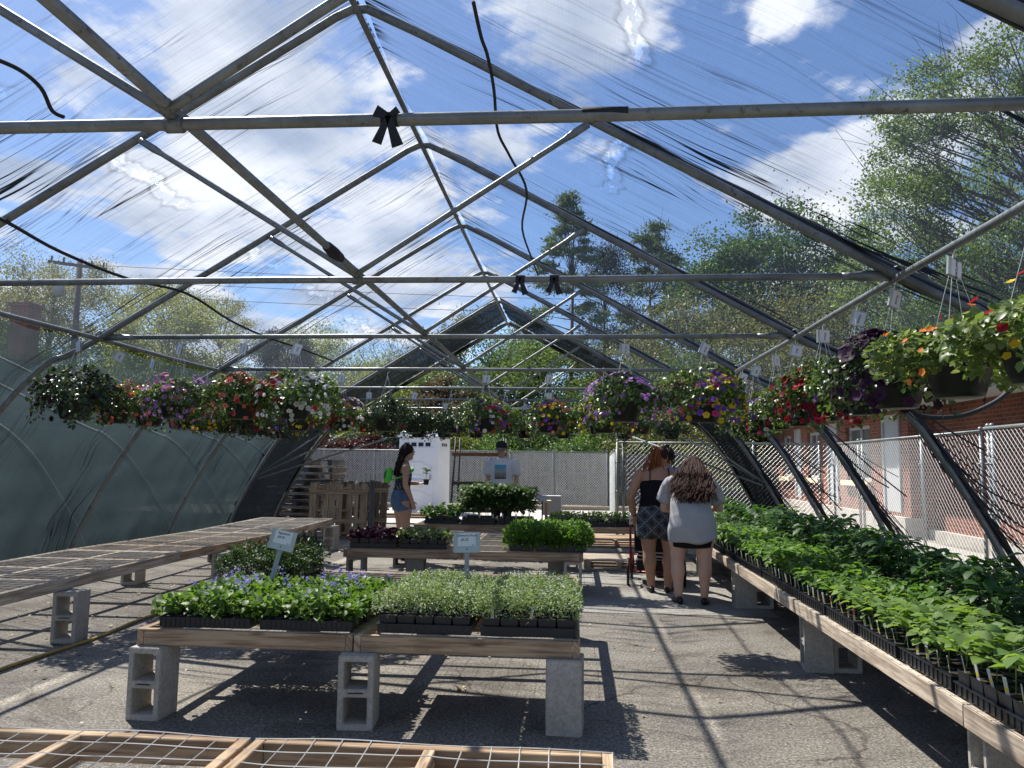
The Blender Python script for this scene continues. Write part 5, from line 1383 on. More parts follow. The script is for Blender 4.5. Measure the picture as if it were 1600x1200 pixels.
for r_ in range(3):
    for c_ in range(2):
        if (r_, c_) == (2, 1) and False: continue
        x = (-2.085, -1.50)[c_] + .01 * r_; y = 4.25 + TD / 2 + .04 + r_ * .285
        tray('ageratum%d' % ((r_ + c_) % 2 if r_ else c_ * 0), x, y, TZB, 'tray of %s-flowered seedlings, %s one of the %s column on its bench' % ('blue', rows[r_], ('left', 'right')[c_]), group='blue-flowered trays', rz=R(random.uniform(-1.5, 1.5)))
        x = (-.83, -.255)[c_]; y = 4.27 + TD / 2 + .03 + r_ * .285
        tray('frost%d' % ((r_ + c_) % 2), x, y, TZB, 'tray of feathery seedlings with tiny white flowers, %s one of the %s column' % (rows[r_], ('left', 'right')[c_]), group='white-flowered trays', rz=R(random.uniform(-1.2, 1.2)), tags=2 if (r_ == 0 and c_ == 1) else 0)
for c_, (x, y) in enumerate(((-2.33, 5.50), (-2.02, 5.53), (-2.20, 6.06))):
    tray('snap', x, y, TZB, 'pots of tall dark foliage with red flowers, %s behind the blue-flowered trays' % ('left one', 'right one', 'rear one')[c_], group='red-flowered pots', tags=2, rz=R(90))
z2 = BZ + .008
for r_ in range(2):
    tray('maroon', -2.22, 8.60 + .29 * r_, z2, 'tall black pots of dark red seedlings, %s tray at the second row left end' % ('front', 'back')[r_], group='dark red seedling trays')
    if r_ == 0: tray('variegated', -1.66, 8.60, z2, 'tall black pots of pale-edged green seedlings, right of the dark red ones', group=None)
for r_ in range(3):
    for c_ in range(2):
        tray('fern', -.58 + .285 * r_, 8.74 + .56 * c_, z2, 'tray of feathery bright green seedlings, %s of the %s three on the second row' % (('left one', 'middle one', 'right one')[r_], ('front', 'back')[c_]), group='feathery green trays', rz=R(90))
tray('cucumber', -2.08, 12.12, z2, 'small black tray of broad-leaved seedlings left of the tall tomato plants')
k = 0
for x, y, key in ((-.16, 12.2, 'grey'), (.36, 12.15, 'grey'), (.90, 12.18, 'grey'), (-.10, 12.6, 'lime'), (.42, 12.6, 'lime'), (.92, 12.6, 'lime')):
    tray(key, x, y, z2, '%s tray on the far right bench, %s' % ({'grey': 'grey-green herb', 'lime': 'lime-green herb'}[key], ('left of its row', 'middle of its row', 'right of its row')[k % 3]), group={'grey': 'grey-green herb trays', 'lime': 'lime-green herb trays'}[key]); k += 1
# tall tomato plants in pots
def plant_mesh(h, nl, ls, mat, spread, tmpl=T_LEAF, width=1.0, levels=1.0, low=.25, up=.1):
    z = h * (low + (1 - low) * rng.random(nl) ** .8); a = rng.uniform(0, 2 * math.pi, nl); r_ = spread * rng.uniform(.15, 1, nl)
    P = np.stack([np.cos(a) * r_, np.sin(a) * r_, z + .0 * r_], 1)
    D = unit(np.stack([np.cos(a), np.sin(a), rng.uniform(-.6, .3, nl) + up], 1) + rdir(nl) * .35)
    Nn = unit(np.array([0, 0, 1.3]) + rdir(nl) * .4)
    me = scatter_mesh('seedling', P, D, Nn, rng.uniform(.65, 1.25, nl) * ls, tmpl, [mat, PL['stem']], width)
    bm = bmesh.new(); bm.from_mesh(me)
    b = MB(); b.tube([(0, 0, 0), (.004, .003, h * .5), (0, 0, h * .92)], .0028, 4, m=1, cap=False)
    for q in range(0, nl, 2): b.tube([(0, 0, P[q, 2] * .85), tuple(P[q])], .0014, 3, m=1, cap=False)
    m2 = b.mesh('x', [mat, PL['stem']]); 
    for f in m2.polygons: f.material_index = 1
    bm.from_mesh(m2); bm.to_mesh(me); bm.free(); bpy.data.meshes.remove(m2)
    return me
TOM = [plant_mesh(.50, 70, .085, PL['tomato'], .12, width=.8) for _ in range(3)]
for c_, x in enumerate((-1.50, -.93)):
    for r_ in range(2):
        t = thing('plant_tray', (x, 12.15 + .30 * r_, z2), 'black tray of tall leafy tomato plants, %s %s of the far bench' % (('front', 'back')[r_], ('left', 'right')[c_]), 'plant tray', 'tall tomato trays')
        link('tray', SHELL[2][0], t)
        for i in range(5):
            for j in range(2):
                o = link('tomato_plant', random.choice(TOM), t, (-.21 + .105 * i, -.06 + .12 * j, .09), (0, 0, random.uniform(0, 6))); s = random.uniform(.85, 1.12); o.scale = (s, s, s)
        if r_ == 0:
            for i in (0, 2, 4): link('plant_tag', TAGS[2], t, (-.21 + .105 * i + .02, -.12, .09), (R(-6), 0, 0))
# --- the vegetable row on the right
SEED = {
 'pepper': [plant_mesh(random.uniform(.15, .19), 24, .056, PL['pepper'], .05, width=.85, low=.45) for _ in range(4)],
 'cabbage': [plant_mesh(.14, 18, .058, PL['squash'], .05, width=1.1, low=.5, up=.3) for _ in range(3)],
 'squash': [plant_mesh(.20, 13, .088, PL['squash'], .06, width=1.2, low=.45, up=.2) for _ in range(3)],
 'tall': [plant_mesh(random.uniform(.24, .30), 34, .072, PL['pepper_dark'], .07, width=.8, low=.3) for _ in range(4)],
 'tomato': [plant_mesh(.20, 22, .05, PL['tomato'], .06, width=.6, low=.3) for _ in range(3)],
}
KN = {'pepper': 'bright green pepper seedlings', 'cabbage': 'pale green broad-leaved seedlings', 'squash': 'large-leaved squash seedlings', 'tall': 'tall dark green vegetable plants', 'tomato': 'small-leaved tomato seedlings'}
def ordinal(n): return ['first', 'second', 'third', 'fourth', 'fifth', 'sixth', 'seventh', 'eighth', 'ninth', 'tenth', 'eleventh', 'twelfth', 'thirteenth', 'fourteenth', 'fifteenth', 'sixteenth', 'seventeenth', 'eighteenth', 'nineteenth', 'twentieth', 'twenty-first', 'twenty-second', 'twenty-third', 'twenty-fourth'][n]
NT = 19
for col in range(4):
    x = 1.57 + .022 + TD / 2 + col * .29
    for r_ in range(NT):
        y = 2.1 + .563 * r_ + random.uniform(-.008, .008)
        if col == 0: key = 'squash' if r_ <= 2 else 'cabbage' if r_ <= 5 else 'pepper' if r_ <= 13 else 'tomato'
        elif col == 1: key = 'cabbage' if r_ <= 4 else 'pepper' if r_ <= 12 else 'tomato'
        elif col == 2: key = 'cabbage' if r_ in (2, 3) else 'tall'
        else: key = 'pepper' if r_ in (4, 5, 6, 7) else 'tall' if r_ < 15 else 'tomato'
        if key == 'squash' and r_ < 1: pass
        cn = ('aisle-side', 'second', 'third', 'outer')[col]
        t = thing('plant_tray', (x + random.uniform(-.006, .006), y, TZB), 'tray of %s, %s from the camera in the %s line' % (KN[key], ordinal(r_), cn), 'plant tray', 'vegetable trays on the right benches', R(90 + random.uniform(-1.2, 1.2)))
        sk = 1 if key in ('pepper', 'cabbage', 'tomato') else 2
        link('tray', SHELL[sk][0], t)
        top = SHELL[sk][1] - .01
        nx, ny = (4, 2) if key != 'tall' else (4, 2)
        if key in ('cabbage', 'pepper') and r_ < 9: nx = 5
        sc = {'squash': .95, 'tall': 1.05, 'pepper': 1.05, 'cabbage': .98, 'tomato': 1.0}[key] * (1 + .10 * math.sin(r_ * 1.7 + col))
        if col == 3 and key == 'pepper': sc *= 1.3
        for i in range(nx):
            for j in range(ny):
                lx = -TW / 2 + .05 + (TW - .1) * i / (nx - 1) + random.uniform(-.012, .012); ly = (-.065, .065)[j] + random.uniform(-.012, .012)
                o = link('seedling', random.choice(SEED[key]), t, (lx, ly, top), (random.uniform(-.12, .12), random.uniform(-.12, .12), random.uniform(0, 6.3)))
                s = sc * random.uniform(.82, 1.15); o.scale = (s, s, s)
        # aisle side is local +y after the quarter turn
        nt_ = (5 if r_ < 10 else 3) if col == 0 else (2 if r_ < 9 else 0)
        tk = 0 if (col == 0 and r_ in (3, 4)) else 1 if (col == 0 and r_ in (5,)) else 2
        for i in range(nt_):
            lx = -TW / 2 + .06 + (TW - .12) * i / max(1, nt_ - 1)
            link('plant_tag', TAGS[tk], t, (lx, TD / 2 - .028, top), (R(8 + random.uniform(-5, 5)), R(random.uniform(-9, 9)), R(180 + random.uniform(-25, 25))))
# --- price cards
def text_mesh(s, size, ext=.0004, shear=.15):
    c = bpy.data.curves.new('t', 'FONT'); c.body = s; c.size = size; c.shear = shear; c.extrude = ext; c.align_x = 'CENTER'; c.align_y = 'CENTER'; c.resolution_u = 2; c.offset = size * .012
    o = bpy.data.objects.new('t', c); C.objects.link(o); dg = bpy.context.evaluated_depsgraph_get(); dg.update()
    me = bpy.data.meshes.new_from_object(o.evaluated_get(dg)); bpy.data.objects.remove(o); bpy.data.curves.remove(c)
    me.materials.clear(); me.materials.append(M['ink']); return me
M['card_plastic'] = simple('clear_card_holder', (.50, .54, .52), .25, 0, .1, 5)
def card(x, y, z, title, price, label, roll, px_, yaw=0):
    t = thing('price_card', (x, y, z), label, 'price sign', None, yaw)
    t.rotation_euler = (R(-10), roll, yaw)
    b = MB(); b.box((0, .004, .10), (.030, .006, .26)); b.box((0, -.001, .10), (.008, .004, .22)); b.build('stake', M['grey_plastic'], t)
    b = MB(); b.box((0, 0, .285), (.165, .005, .125)); 
    b.box((-.083, -.004, .285), (.007, .010, .128)); b.box((.083, -.004, .285), (.007, .010, .128)); b.box((0, -.004, .222), (.16, .010, .006)); h_ = b.build('card_holder', M['card_plastic'], t)
    b = MB(); b.box((0, -.0045, .300), (.118, .0012, .082)); c_ = b.build('card', M['paper'], t)
    link('lettering', text_mesh(title, .021), c_, (0, -.0056, .327), (R(90), 0, 0)); link('lettering', text_mesh(price, .022), c_, (-.014, -.0056, .300), (R(90), 0, 0))
    b = MB(); b.box((.042, -.0056, .266), (.018, .0006, .003)); b.build('lettering', M['ink'], c_)
    b = MB(); b.tube([(0, -.006, .24), (0, .004, .24)], .004, 8); b.build('rivet', M['ink'], t)
p = at_y(422, 912, 4.95); card(p.x, 4.95, p.z, 'Ageratum', '$4.95', 'tilted clear-framed price card reading $4.95 stuck in the blue-flowered trays', R(11), 0)
p = at_y(729, 918, 4.98); card(p.x, 4.98, p.z, 'Diamond Frost', '$5.25', 'upright clear-framed price card reading $5.25 stuck in the white-flowered trays', R(-2), 0)
t = thing('price_card', (2.42, 9.9, .62), 'small blank white card leaning over the far vegetable trays', 'price sign'); t.rotation_euler = (R(-12), R(10), R(-10))
b = MB(); b.box((0, 0, .18), (.11, .004, .15)); b.build('card', M['paper'], t); b = MB(); b.box((0, .005, .06), (.02, .004, .16)); b.build('stake', M['grey_plastic'], t)
t = thing('price_card', (-.55, 13.1, .5), 'small white card on a black stake behind the tomato plants', 'price sign')
b = MB(); b.box((0, 0, .36), (.155, .004, .10)); b.build('card', M['paper'], t); b = MB(); b.box((0, .005, .16), (.022, .006, .34)); b.build('stake', M['black_plastic'], t)

# ================================================================ hanging baskets
POT = MB(); POT.lathe([(.085, 0), (.108, .004), (.118, .03), (.150, .155), (.160, .158), (.160, .172), (.150, .172), (.145, .15)], n=24, cap=(True, False)); POT.lathe([(.001, .148), (.146, .150)], n=24, cap=(False, False))
POTM = POT.mesh('pot', [M['pot_green']], True)
def hanger_mesh(L):
    b = MB(); top = Vector((0, 0, L - .06))
    for k in range(4):
        a = math.pi / 4 + k * math.pi / 2
        b.tube([(math.cos(a) * .155, math.sin(a) * .155, .17), (math.cos(a) * .02, math.sin(a) * .02, L - .12), top], .0014, 5, cap=False)
    b.tube([top - Vector((0, 0, .06)), top, (0, .0, L - .03), (.0, -.026, L - .01), (0, -.028, L + .018), (0, 0, L + .034), (0, .026, L + .02), (0, .028, L - .004)], .0036, 6)
    return b.mesh('hanger', [M['white_plastic']], True)
LH = .77
HANG = hanger_mesh(LH)
def basket_foliage(n, ls, mat, rad=.27, hgt=.20, trail=.3, tmpl=T_LEAF, width=.9, seed=0):
    a = rng.uniform(0, 2 * math.pi, n); u = rng.random(n) ** .5
    lob = 1 + .16 * np.sin(a * 3 + seed) + .10 * np.sin(a * 5 + seed * 2)
    r_ = rad * u * lob
    top = .16 + hgt * np.sqrt(np.maximum(0, 1 - (u * .97) ** 2)) * (.85 + .25 * np.sin(a * 2 + seed * 3))
    z = top - rng.random(n) ** 2 * .10
    side = rng.random(n) < .30
    z = np.where(side, .17 - trail * rng.random(n) ** 1.7 * (.55 + .45 * np.sin(a * 4 + seed)), z); r_ = np.where(side, rad * rng.uniform(.66, 1.05, n) * lob * .93, r_)
    P = np.stack([np.cos(a) * r_, np.sin(a) * r_, z], 1)
    O = unit(P - np.array([0, 0, .10])); D = unit(O * .7 + rdir(n) * .8 + np.array([0, 0, -.2])); Nn = unit(O + rdir(n) * .5 + np.array([0, 0, .4]))
    return scatter_mesh('foliage', P, D, Nn, rng.uniform(.6, 1.3, n) * ls, tmpl, [mat], width)
def basket_blooms(n, size, cols, rad=.29, hgt=.215, trail=.2, seed=0):
    """cols: list of (colour, eye, centre angle or None, share); flowers of one colour keep together"""
    PP, NN, MI, mats = [], [], [], []
    for q, (c_, eye, ang, share) in enumerate(cols):
        k = int(n * share); a = rng.uniform(0, 2 * math.pi, k) if ang is None else rng.normal(ang, .75, k)
        u = rng.uniform(.15, 1, k) ** .6; lob = 1 + .16 * np.sin(a * 3 + seed) + .10 * np.sin(a * 5 + seed * 2)
        side = rng.random(k) < .33; r_ = np.where(side, rad * rng.uniform(.88, 1.05, k), rad * u) * lob
        z = np.where(side, .19 - trail * rng.random(k) ** 1.5, .175 + hgt * np.sqrt(np.maximum(0, 1 - (u * .97) ** 2)) * (.85 + .25 * np.sin(a * 2 + seed * 3)))
        P = np.stack([np.cos(a) * r_, np.sin(a) * r_, z], 1); PP.append(P); O = unit(P - np.array([0, 0, .08])); NN.append(unit(O + rdir(k) * .35)); MI += [q * 2] * k
        mats += [fmat(c_, 0), fmat(eye, 0)]
    P = np.concatenate(PP); Nn = np.concatenate(NN); D = unit(np.cross(Nn, rdir(len(P))))
    return scatter_mesh('blossoms', P, D, Nn, rng.uniform(.75, 1.2, len(P)) * size, T_FLOWER, mats, 1.0, np.array(MI))
FOL = {}
for s in range(3):
    FOL['basket', s] = basket_foliage(2000, .034, PL['basket'], seed=s * 1.3, rad=.27 + .015 * s, trail=.20)
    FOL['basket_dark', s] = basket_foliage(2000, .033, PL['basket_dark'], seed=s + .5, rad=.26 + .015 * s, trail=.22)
    FOL['basket_light', s] = basket_foliage(2000, .036, PL['basket_light'], seed=s * 2.1, rad=.27 + .02 * s, hgt=.16, trail=.13)
SCR = [text_mesh(q, .040, shear=.2) for q in ('Nessa', 'Wave', 'Bell', 'Rain', 'Sun')]
def basket(x, y, zbar, blooms, fol, nb, size, label, seed=0, scale=1.0, sleeve=True, rz=None, text=None, front=-math.pi / 2, drop=LH):
    scale *= 1.08; nb = int(nb * 1.25)
    t = thing('hanging_basket', (x, y, zbar - drop - .0), label, 'hanging basket', 'flower baskets hanging from the pipes', 0)
    link('pot', POTM, t)
    hm = HANG if drop == LH else hanger_mesh(drop)
    link('hanger', hm, t, (0, 0, -.012), (0, 0, rz if rz is not None else 0))
    f = link('foliage', FOL[fol, seed % 3], t, (0, 0, 0), (0, 0, random.uniform(0, 6.28))); f.scale = (scale * random.uniform(.9, 1.12), scale * random.uniform(.9, 1.12), scale ** .7 * random.uniform(.9, 1.15))
    if blooms:
        b_ = link('blossoms', basket_blooms(nb, size, [(c, e, (None if a is None else front + a), sh) for c, e, a, sh in blooms], seed=seed * 1.3), t); b_.scale = (scale, scale, scale ** .7)
    if sleeve:
        b = MB(); w, h = random.choice(((.105, .095), (.10, .10), (.085, .11))); b.box((0, 0, 0), (w, .002, h)); b.box((w * .1, -.0016, h * .0), (w * .8, .001, h * .86), None, 1); b.box((0, .011, 0), (w, .001, h)); b.box((-w / 2, .0055, 0), (.001, .011, h))
        s = b.build('price_sleeve', [M['card_plastic'], M['paper']], t, loc=(0, -.012, drop - .115), rot=(R(random.uniform(-6, 6)), R(random.choice((random.uniform(-4, 4), random.uniform(10, 28)))), R(random.uniform(-40, 40))))
        link('lettering', text if text else random.choice(SCR), s, (w * .12, -.0025, 0), (R(90), R(90), 0)).scale = (.62, .62, .62) if not text else (.9, .9, .9)
    return t
XR, XL = CX + EV * H, CX - EV * H
def zc_y(zc): return (zc - (TZ - CAMZ) * _sp) / _cp
def hook_on_purlin(px, X):     # Y on the side purlin that lands on image column px
    lo, hi = 1.5, 17
    for _ in range(40):
        m = (lo + hi) / 2; u = project((X, m, TZ))[0]
        if (u > px) == (X > 0): lo = m
        else: hi = m
    return (lo + hi) / 2
def x_on_tie(px, y):
    d = ray(px, 600); lo, hi = -6, 6
    for _ in range(40):
        m = (lo + hi) / 2
        if project((m, y, TZ))[0] > px: hi = m
        else: lo = m
    return (lo + hi) / 2
W = 'white'
# right purlin, nearest first
RB = [
 (1612, [('coral', 'eye', 0.3, .25), ('yellow', 'yelloweye', .2, .2), ('red', 'eye', -1.0, .2)], 'basket_light', 34, .038, 'sparse green basket with yellow and red flowers, cut by the right picture edge', 1.1),
 (1488, [('orange', 'yelloweye', -.6, .7)], 'basket_light', 20, .034, 'large lime-green basket with a few orange flowers, nearest full basket on the right pipe', 1.12),
 (1396, [('black', 'darkpurple', None, .75), ('darkpurple', 'black', -.5, .5)], 'basket_dark', 170, .052, 'basket crowded with near-black purple flowers, second on the right pipe', 1.15),
 (1338, [('purple', 'eye', -.3, .12), ('crimson', 'eye', 1.0, .2)], 'basket', 60, .048, 'green basket with one or two violet flowers, third on the right pipe', 1.0),
 (1285, [('crimson', 'black', None, 1.0), ('red', 'eye', -.2, .2)], 'basket', 200, .052, 'basket full of deep red petunias, fourth on the right pipe', 1.05),
 (1242, [('purple', 'eye', -.4, .5), ('red', 'eye', .3, .3)], 'basket', 60, .046, 'small basket of violet and red flowers beside the deep red one', .9),
 (1212, [('red', 'eye', 0, .3), ('purple', 'eye', -.5, .3), ('white', 'yelloweye', .5, .2)], 'basket', 60, .046, 'basket with red and violet flowers, sixth on the right pipe', .95),
 (1180, [('magenta', 'eye', 0, .4)], 'basket', 50, .046, 'dim basket with pink flowers, seventh on the right pipe', .9),
 (1160, None, 'basket_dark', 0, .046, 'dim green basket at the far end of the right pipe', .9),
]
for i, (px, bl, fo, nb, sz, lab, sc) in enumerate(RB):
    y = hook_on_purlin(px, XR); basket(XR, y, TZ - .03, bl, fo, nb, sz, lab, i, sc, text=text_mesh('Red Lace', .032, shear=.3) if i == 1 else None, front=-math.pi / 2 - .45)
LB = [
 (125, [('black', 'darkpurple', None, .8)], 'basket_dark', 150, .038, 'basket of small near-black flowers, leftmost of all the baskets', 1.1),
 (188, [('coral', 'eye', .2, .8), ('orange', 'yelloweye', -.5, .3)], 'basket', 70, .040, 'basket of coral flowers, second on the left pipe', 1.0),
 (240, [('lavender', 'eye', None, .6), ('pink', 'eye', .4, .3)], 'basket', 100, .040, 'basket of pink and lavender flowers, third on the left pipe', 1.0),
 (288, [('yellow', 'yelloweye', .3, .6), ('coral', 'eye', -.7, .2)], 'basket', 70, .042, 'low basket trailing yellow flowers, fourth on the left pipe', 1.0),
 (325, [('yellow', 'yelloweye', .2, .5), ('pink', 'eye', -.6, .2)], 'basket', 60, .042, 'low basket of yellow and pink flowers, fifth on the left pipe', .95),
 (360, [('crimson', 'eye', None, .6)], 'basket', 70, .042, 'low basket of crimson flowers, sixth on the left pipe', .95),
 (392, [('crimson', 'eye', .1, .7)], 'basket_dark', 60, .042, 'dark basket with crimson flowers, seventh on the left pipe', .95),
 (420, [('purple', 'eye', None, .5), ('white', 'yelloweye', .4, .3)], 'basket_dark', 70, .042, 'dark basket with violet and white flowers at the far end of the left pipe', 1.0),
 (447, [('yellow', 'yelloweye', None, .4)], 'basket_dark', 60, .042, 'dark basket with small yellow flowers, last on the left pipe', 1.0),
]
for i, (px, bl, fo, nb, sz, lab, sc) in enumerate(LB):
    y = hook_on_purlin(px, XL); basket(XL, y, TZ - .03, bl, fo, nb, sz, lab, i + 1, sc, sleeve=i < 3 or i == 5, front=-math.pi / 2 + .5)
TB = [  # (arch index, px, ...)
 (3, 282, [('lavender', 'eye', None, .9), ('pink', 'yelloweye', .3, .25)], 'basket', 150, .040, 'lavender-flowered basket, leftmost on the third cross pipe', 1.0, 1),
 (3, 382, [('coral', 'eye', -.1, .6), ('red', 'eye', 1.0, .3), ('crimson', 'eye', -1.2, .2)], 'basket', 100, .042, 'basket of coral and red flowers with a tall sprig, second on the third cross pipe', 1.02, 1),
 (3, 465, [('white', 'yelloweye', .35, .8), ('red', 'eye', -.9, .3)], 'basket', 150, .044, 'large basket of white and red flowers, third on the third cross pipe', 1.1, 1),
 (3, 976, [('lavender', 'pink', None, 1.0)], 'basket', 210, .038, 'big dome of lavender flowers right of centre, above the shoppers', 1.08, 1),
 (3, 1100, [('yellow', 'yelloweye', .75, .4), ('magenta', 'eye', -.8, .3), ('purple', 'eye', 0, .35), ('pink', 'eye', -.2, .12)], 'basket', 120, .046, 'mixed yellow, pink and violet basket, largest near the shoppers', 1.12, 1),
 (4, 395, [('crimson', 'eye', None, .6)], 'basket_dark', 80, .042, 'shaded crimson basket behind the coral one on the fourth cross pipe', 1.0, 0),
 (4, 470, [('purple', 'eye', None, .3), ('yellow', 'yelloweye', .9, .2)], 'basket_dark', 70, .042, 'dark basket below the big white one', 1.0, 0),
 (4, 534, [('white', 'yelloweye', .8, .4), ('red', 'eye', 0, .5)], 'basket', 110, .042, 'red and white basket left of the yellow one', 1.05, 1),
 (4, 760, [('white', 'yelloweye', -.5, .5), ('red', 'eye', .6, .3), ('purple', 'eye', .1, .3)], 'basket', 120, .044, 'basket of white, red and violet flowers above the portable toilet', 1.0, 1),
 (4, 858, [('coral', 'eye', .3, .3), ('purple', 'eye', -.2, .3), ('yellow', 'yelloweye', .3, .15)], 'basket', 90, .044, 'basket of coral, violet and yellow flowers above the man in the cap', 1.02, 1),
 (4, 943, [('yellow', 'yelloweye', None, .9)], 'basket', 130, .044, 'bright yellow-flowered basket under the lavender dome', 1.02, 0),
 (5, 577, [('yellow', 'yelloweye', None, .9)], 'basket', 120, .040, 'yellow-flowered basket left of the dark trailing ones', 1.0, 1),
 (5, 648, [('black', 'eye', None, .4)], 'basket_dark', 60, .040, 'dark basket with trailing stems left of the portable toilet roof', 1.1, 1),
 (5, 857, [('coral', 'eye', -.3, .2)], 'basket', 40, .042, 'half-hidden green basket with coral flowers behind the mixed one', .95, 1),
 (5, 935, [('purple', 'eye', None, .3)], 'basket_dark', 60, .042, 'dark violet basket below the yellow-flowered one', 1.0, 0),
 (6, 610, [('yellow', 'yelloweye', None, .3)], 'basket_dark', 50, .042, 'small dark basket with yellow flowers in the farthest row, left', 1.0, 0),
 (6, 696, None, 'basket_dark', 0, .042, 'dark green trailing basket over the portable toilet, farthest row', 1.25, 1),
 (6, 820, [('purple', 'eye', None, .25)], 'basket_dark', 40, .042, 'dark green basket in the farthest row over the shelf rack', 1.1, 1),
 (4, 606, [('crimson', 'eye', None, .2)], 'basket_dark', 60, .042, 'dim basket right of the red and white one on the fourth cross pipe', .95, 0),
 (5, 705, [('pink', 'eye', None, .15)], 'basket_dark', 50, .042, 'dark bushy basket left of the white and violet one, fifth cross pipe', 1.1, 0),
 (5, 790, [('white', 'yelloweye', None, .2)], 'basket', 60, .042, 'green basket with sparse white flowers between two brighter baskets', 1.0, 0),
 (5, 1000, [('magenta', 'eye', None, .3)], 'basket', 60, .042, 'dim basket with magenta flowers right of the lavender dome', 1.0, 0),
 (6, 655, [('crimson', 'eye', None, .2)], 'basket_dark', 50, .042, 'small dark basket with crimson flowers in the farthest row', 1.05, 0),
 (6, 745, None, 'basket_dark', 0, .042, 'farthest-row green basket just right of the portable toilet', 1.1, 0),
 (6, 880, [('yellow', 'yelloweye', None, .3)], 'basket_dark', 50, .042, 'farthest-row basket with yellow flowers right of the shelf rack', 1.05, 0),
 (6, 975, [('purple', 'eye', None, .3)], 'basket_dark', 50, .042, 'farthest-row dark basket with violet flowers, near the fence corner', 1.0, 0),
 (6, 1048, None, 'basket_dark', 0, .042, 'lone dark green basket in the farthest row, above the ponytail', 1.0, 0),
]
for i, (ai, px, bl, fo, nb, sz, lab, sc, sl) in enumerate(TB):
    y = AY[ai] + .03; x = x_on_tie(px, y)
    basket(x, y, TZ, bl, fo, nb, sz, lab, i, sc * (.92 if ai >= 5 else 1), sleeve=bool(sl), rz=math.pi / 2, drop=.69 if ai >= 5 else LH)
# ================================================================ people
def skin_mat(name, col):
    m, nt, b = new_mat(name)
    c = ramp(nt, noise(nt, 5, 4, .6), [(.3, tuple(q * .9 for q in col)), (.7, tuple(q * 1.08 for q in col))])
    nt.links.new(c, b.inputs['Base Color']); b.inputs['Roughness'].default_value = .55; b.inputs['Specular IOR Level'].default_value = .35
    b.inputs['Subsurface Weight'].default_value = .12; b.inputs['Subsurface Radius'].default_value = (.6, .25, .15); b.inputs['Subsurface Scale'].default_value = .02
    return m
def fabric(name, col, var=.15, sc=12, bs=.3):
    return simple(name, col, .9, 0, var, sc, .15, bmp=bs, bscale=160)
def lerp(a, b, t): return tuple(a[i] + (b[i] - a[i]) * t for i in range(3))
def V3(*a): return Vector(a)
def limb(mb, pts, rs, sub=4, n=14, lat=(1, 0, 0)):
    P = smooth3([tuple(p) for p in pts], sub); K = len(pts); out = []
    for i, p in enumerate(P):
        t = i / sub; k = min(int(t), K - 2); f = t - k; f = f * f * (3 - 2 * f)
        r_ = rs[k] * (1 - f) + rs[k + 1] * f
        out.append((p, r_, r_))
    mb.loft(out, lat, n)
def leg(mb, hip, knee, ankle, s=1.0, toe=None, thick=1.0):
    h, k, a = Vector(hip), Vector(knee), Vector(ankle)
    pts = [h, h.lerp(k, .35), h.lerp(k, .75), k, k.lerp(a, .28), k.lerp(a, .6), a]
    cb = (k.lerp(a, .3)); pts[4] = cb + Vector((0, -.012, 0)) * s
    limb(mb, pts, [q * s * thick for q in (.098, .092, .068, .058, .062, .046, .034)])
def arm(mb, sh, el, wr, s=1.0, thick=1.0):
    a, b_, c = Vector(sh), Vector(el), Vector(wr)
    limb(mb, [a, a.lerp(b_, .4), b_, b_.lerp(c, .3), b_.lerp(c, .7), c], [q * s * thick for q in (.056, .050, .040, .041, .032, .025)])
def hand(mb, wr, d, palm_n, s=1.0, curl=.5, thumb_side=1):
    """palm, four curling fingers and a side thumb; d: direction of the hand, palm_n: palm normal"""
    wr, d, nn = Vector(wr), Vector(d).normalized(), Vector(palm_n).normalized(); nn = (nn - d * nn.dot(d)).normalized(); w = d.cross(nn).normalized() * thumb_side
    mb.loft([(wr - d * .01, .024 * s, .020 * s), (wr + d * .03 * s, .034 * s, .017 * s), (wr + d * .085 * s, .040 * s, .014 * s)], w, 12)
    for k, (o, L) in enumerate(((.030, .070), (.010, .078), (-.010, .073), (-.029, .058))):
        p = wr + d * (.080 * s) + w * o * s; dd = d.copy(); pts = [p - d * .01 * s, p]
        for j in range(3):
            dd = (dd * math.cos(curl * (.5 + .25 * j)) + nn * math.sin(curl * (.5 + .25 * j))).normalized(); p = p + dd * L * s * (.42, .32, .26)[j]; pts.append(p)
        limb(mb, pts, [.010 * s, .0095 * s, .009 * s, .0085 * s, .0075 * s], 2, 8, w)
    p = wr + d * .025 * s + w * .028 * s; q = p + (d * .6 + w * .75 + nn * .2).normalized() * .035 * s; r_ = q + (d * .85 + w * .25 + nn * .35).normalized() * .034 * s
    limb(mb, [p, q, r_], [.013 * s, .0105 * s, .009 * s], 3, 8, nn)
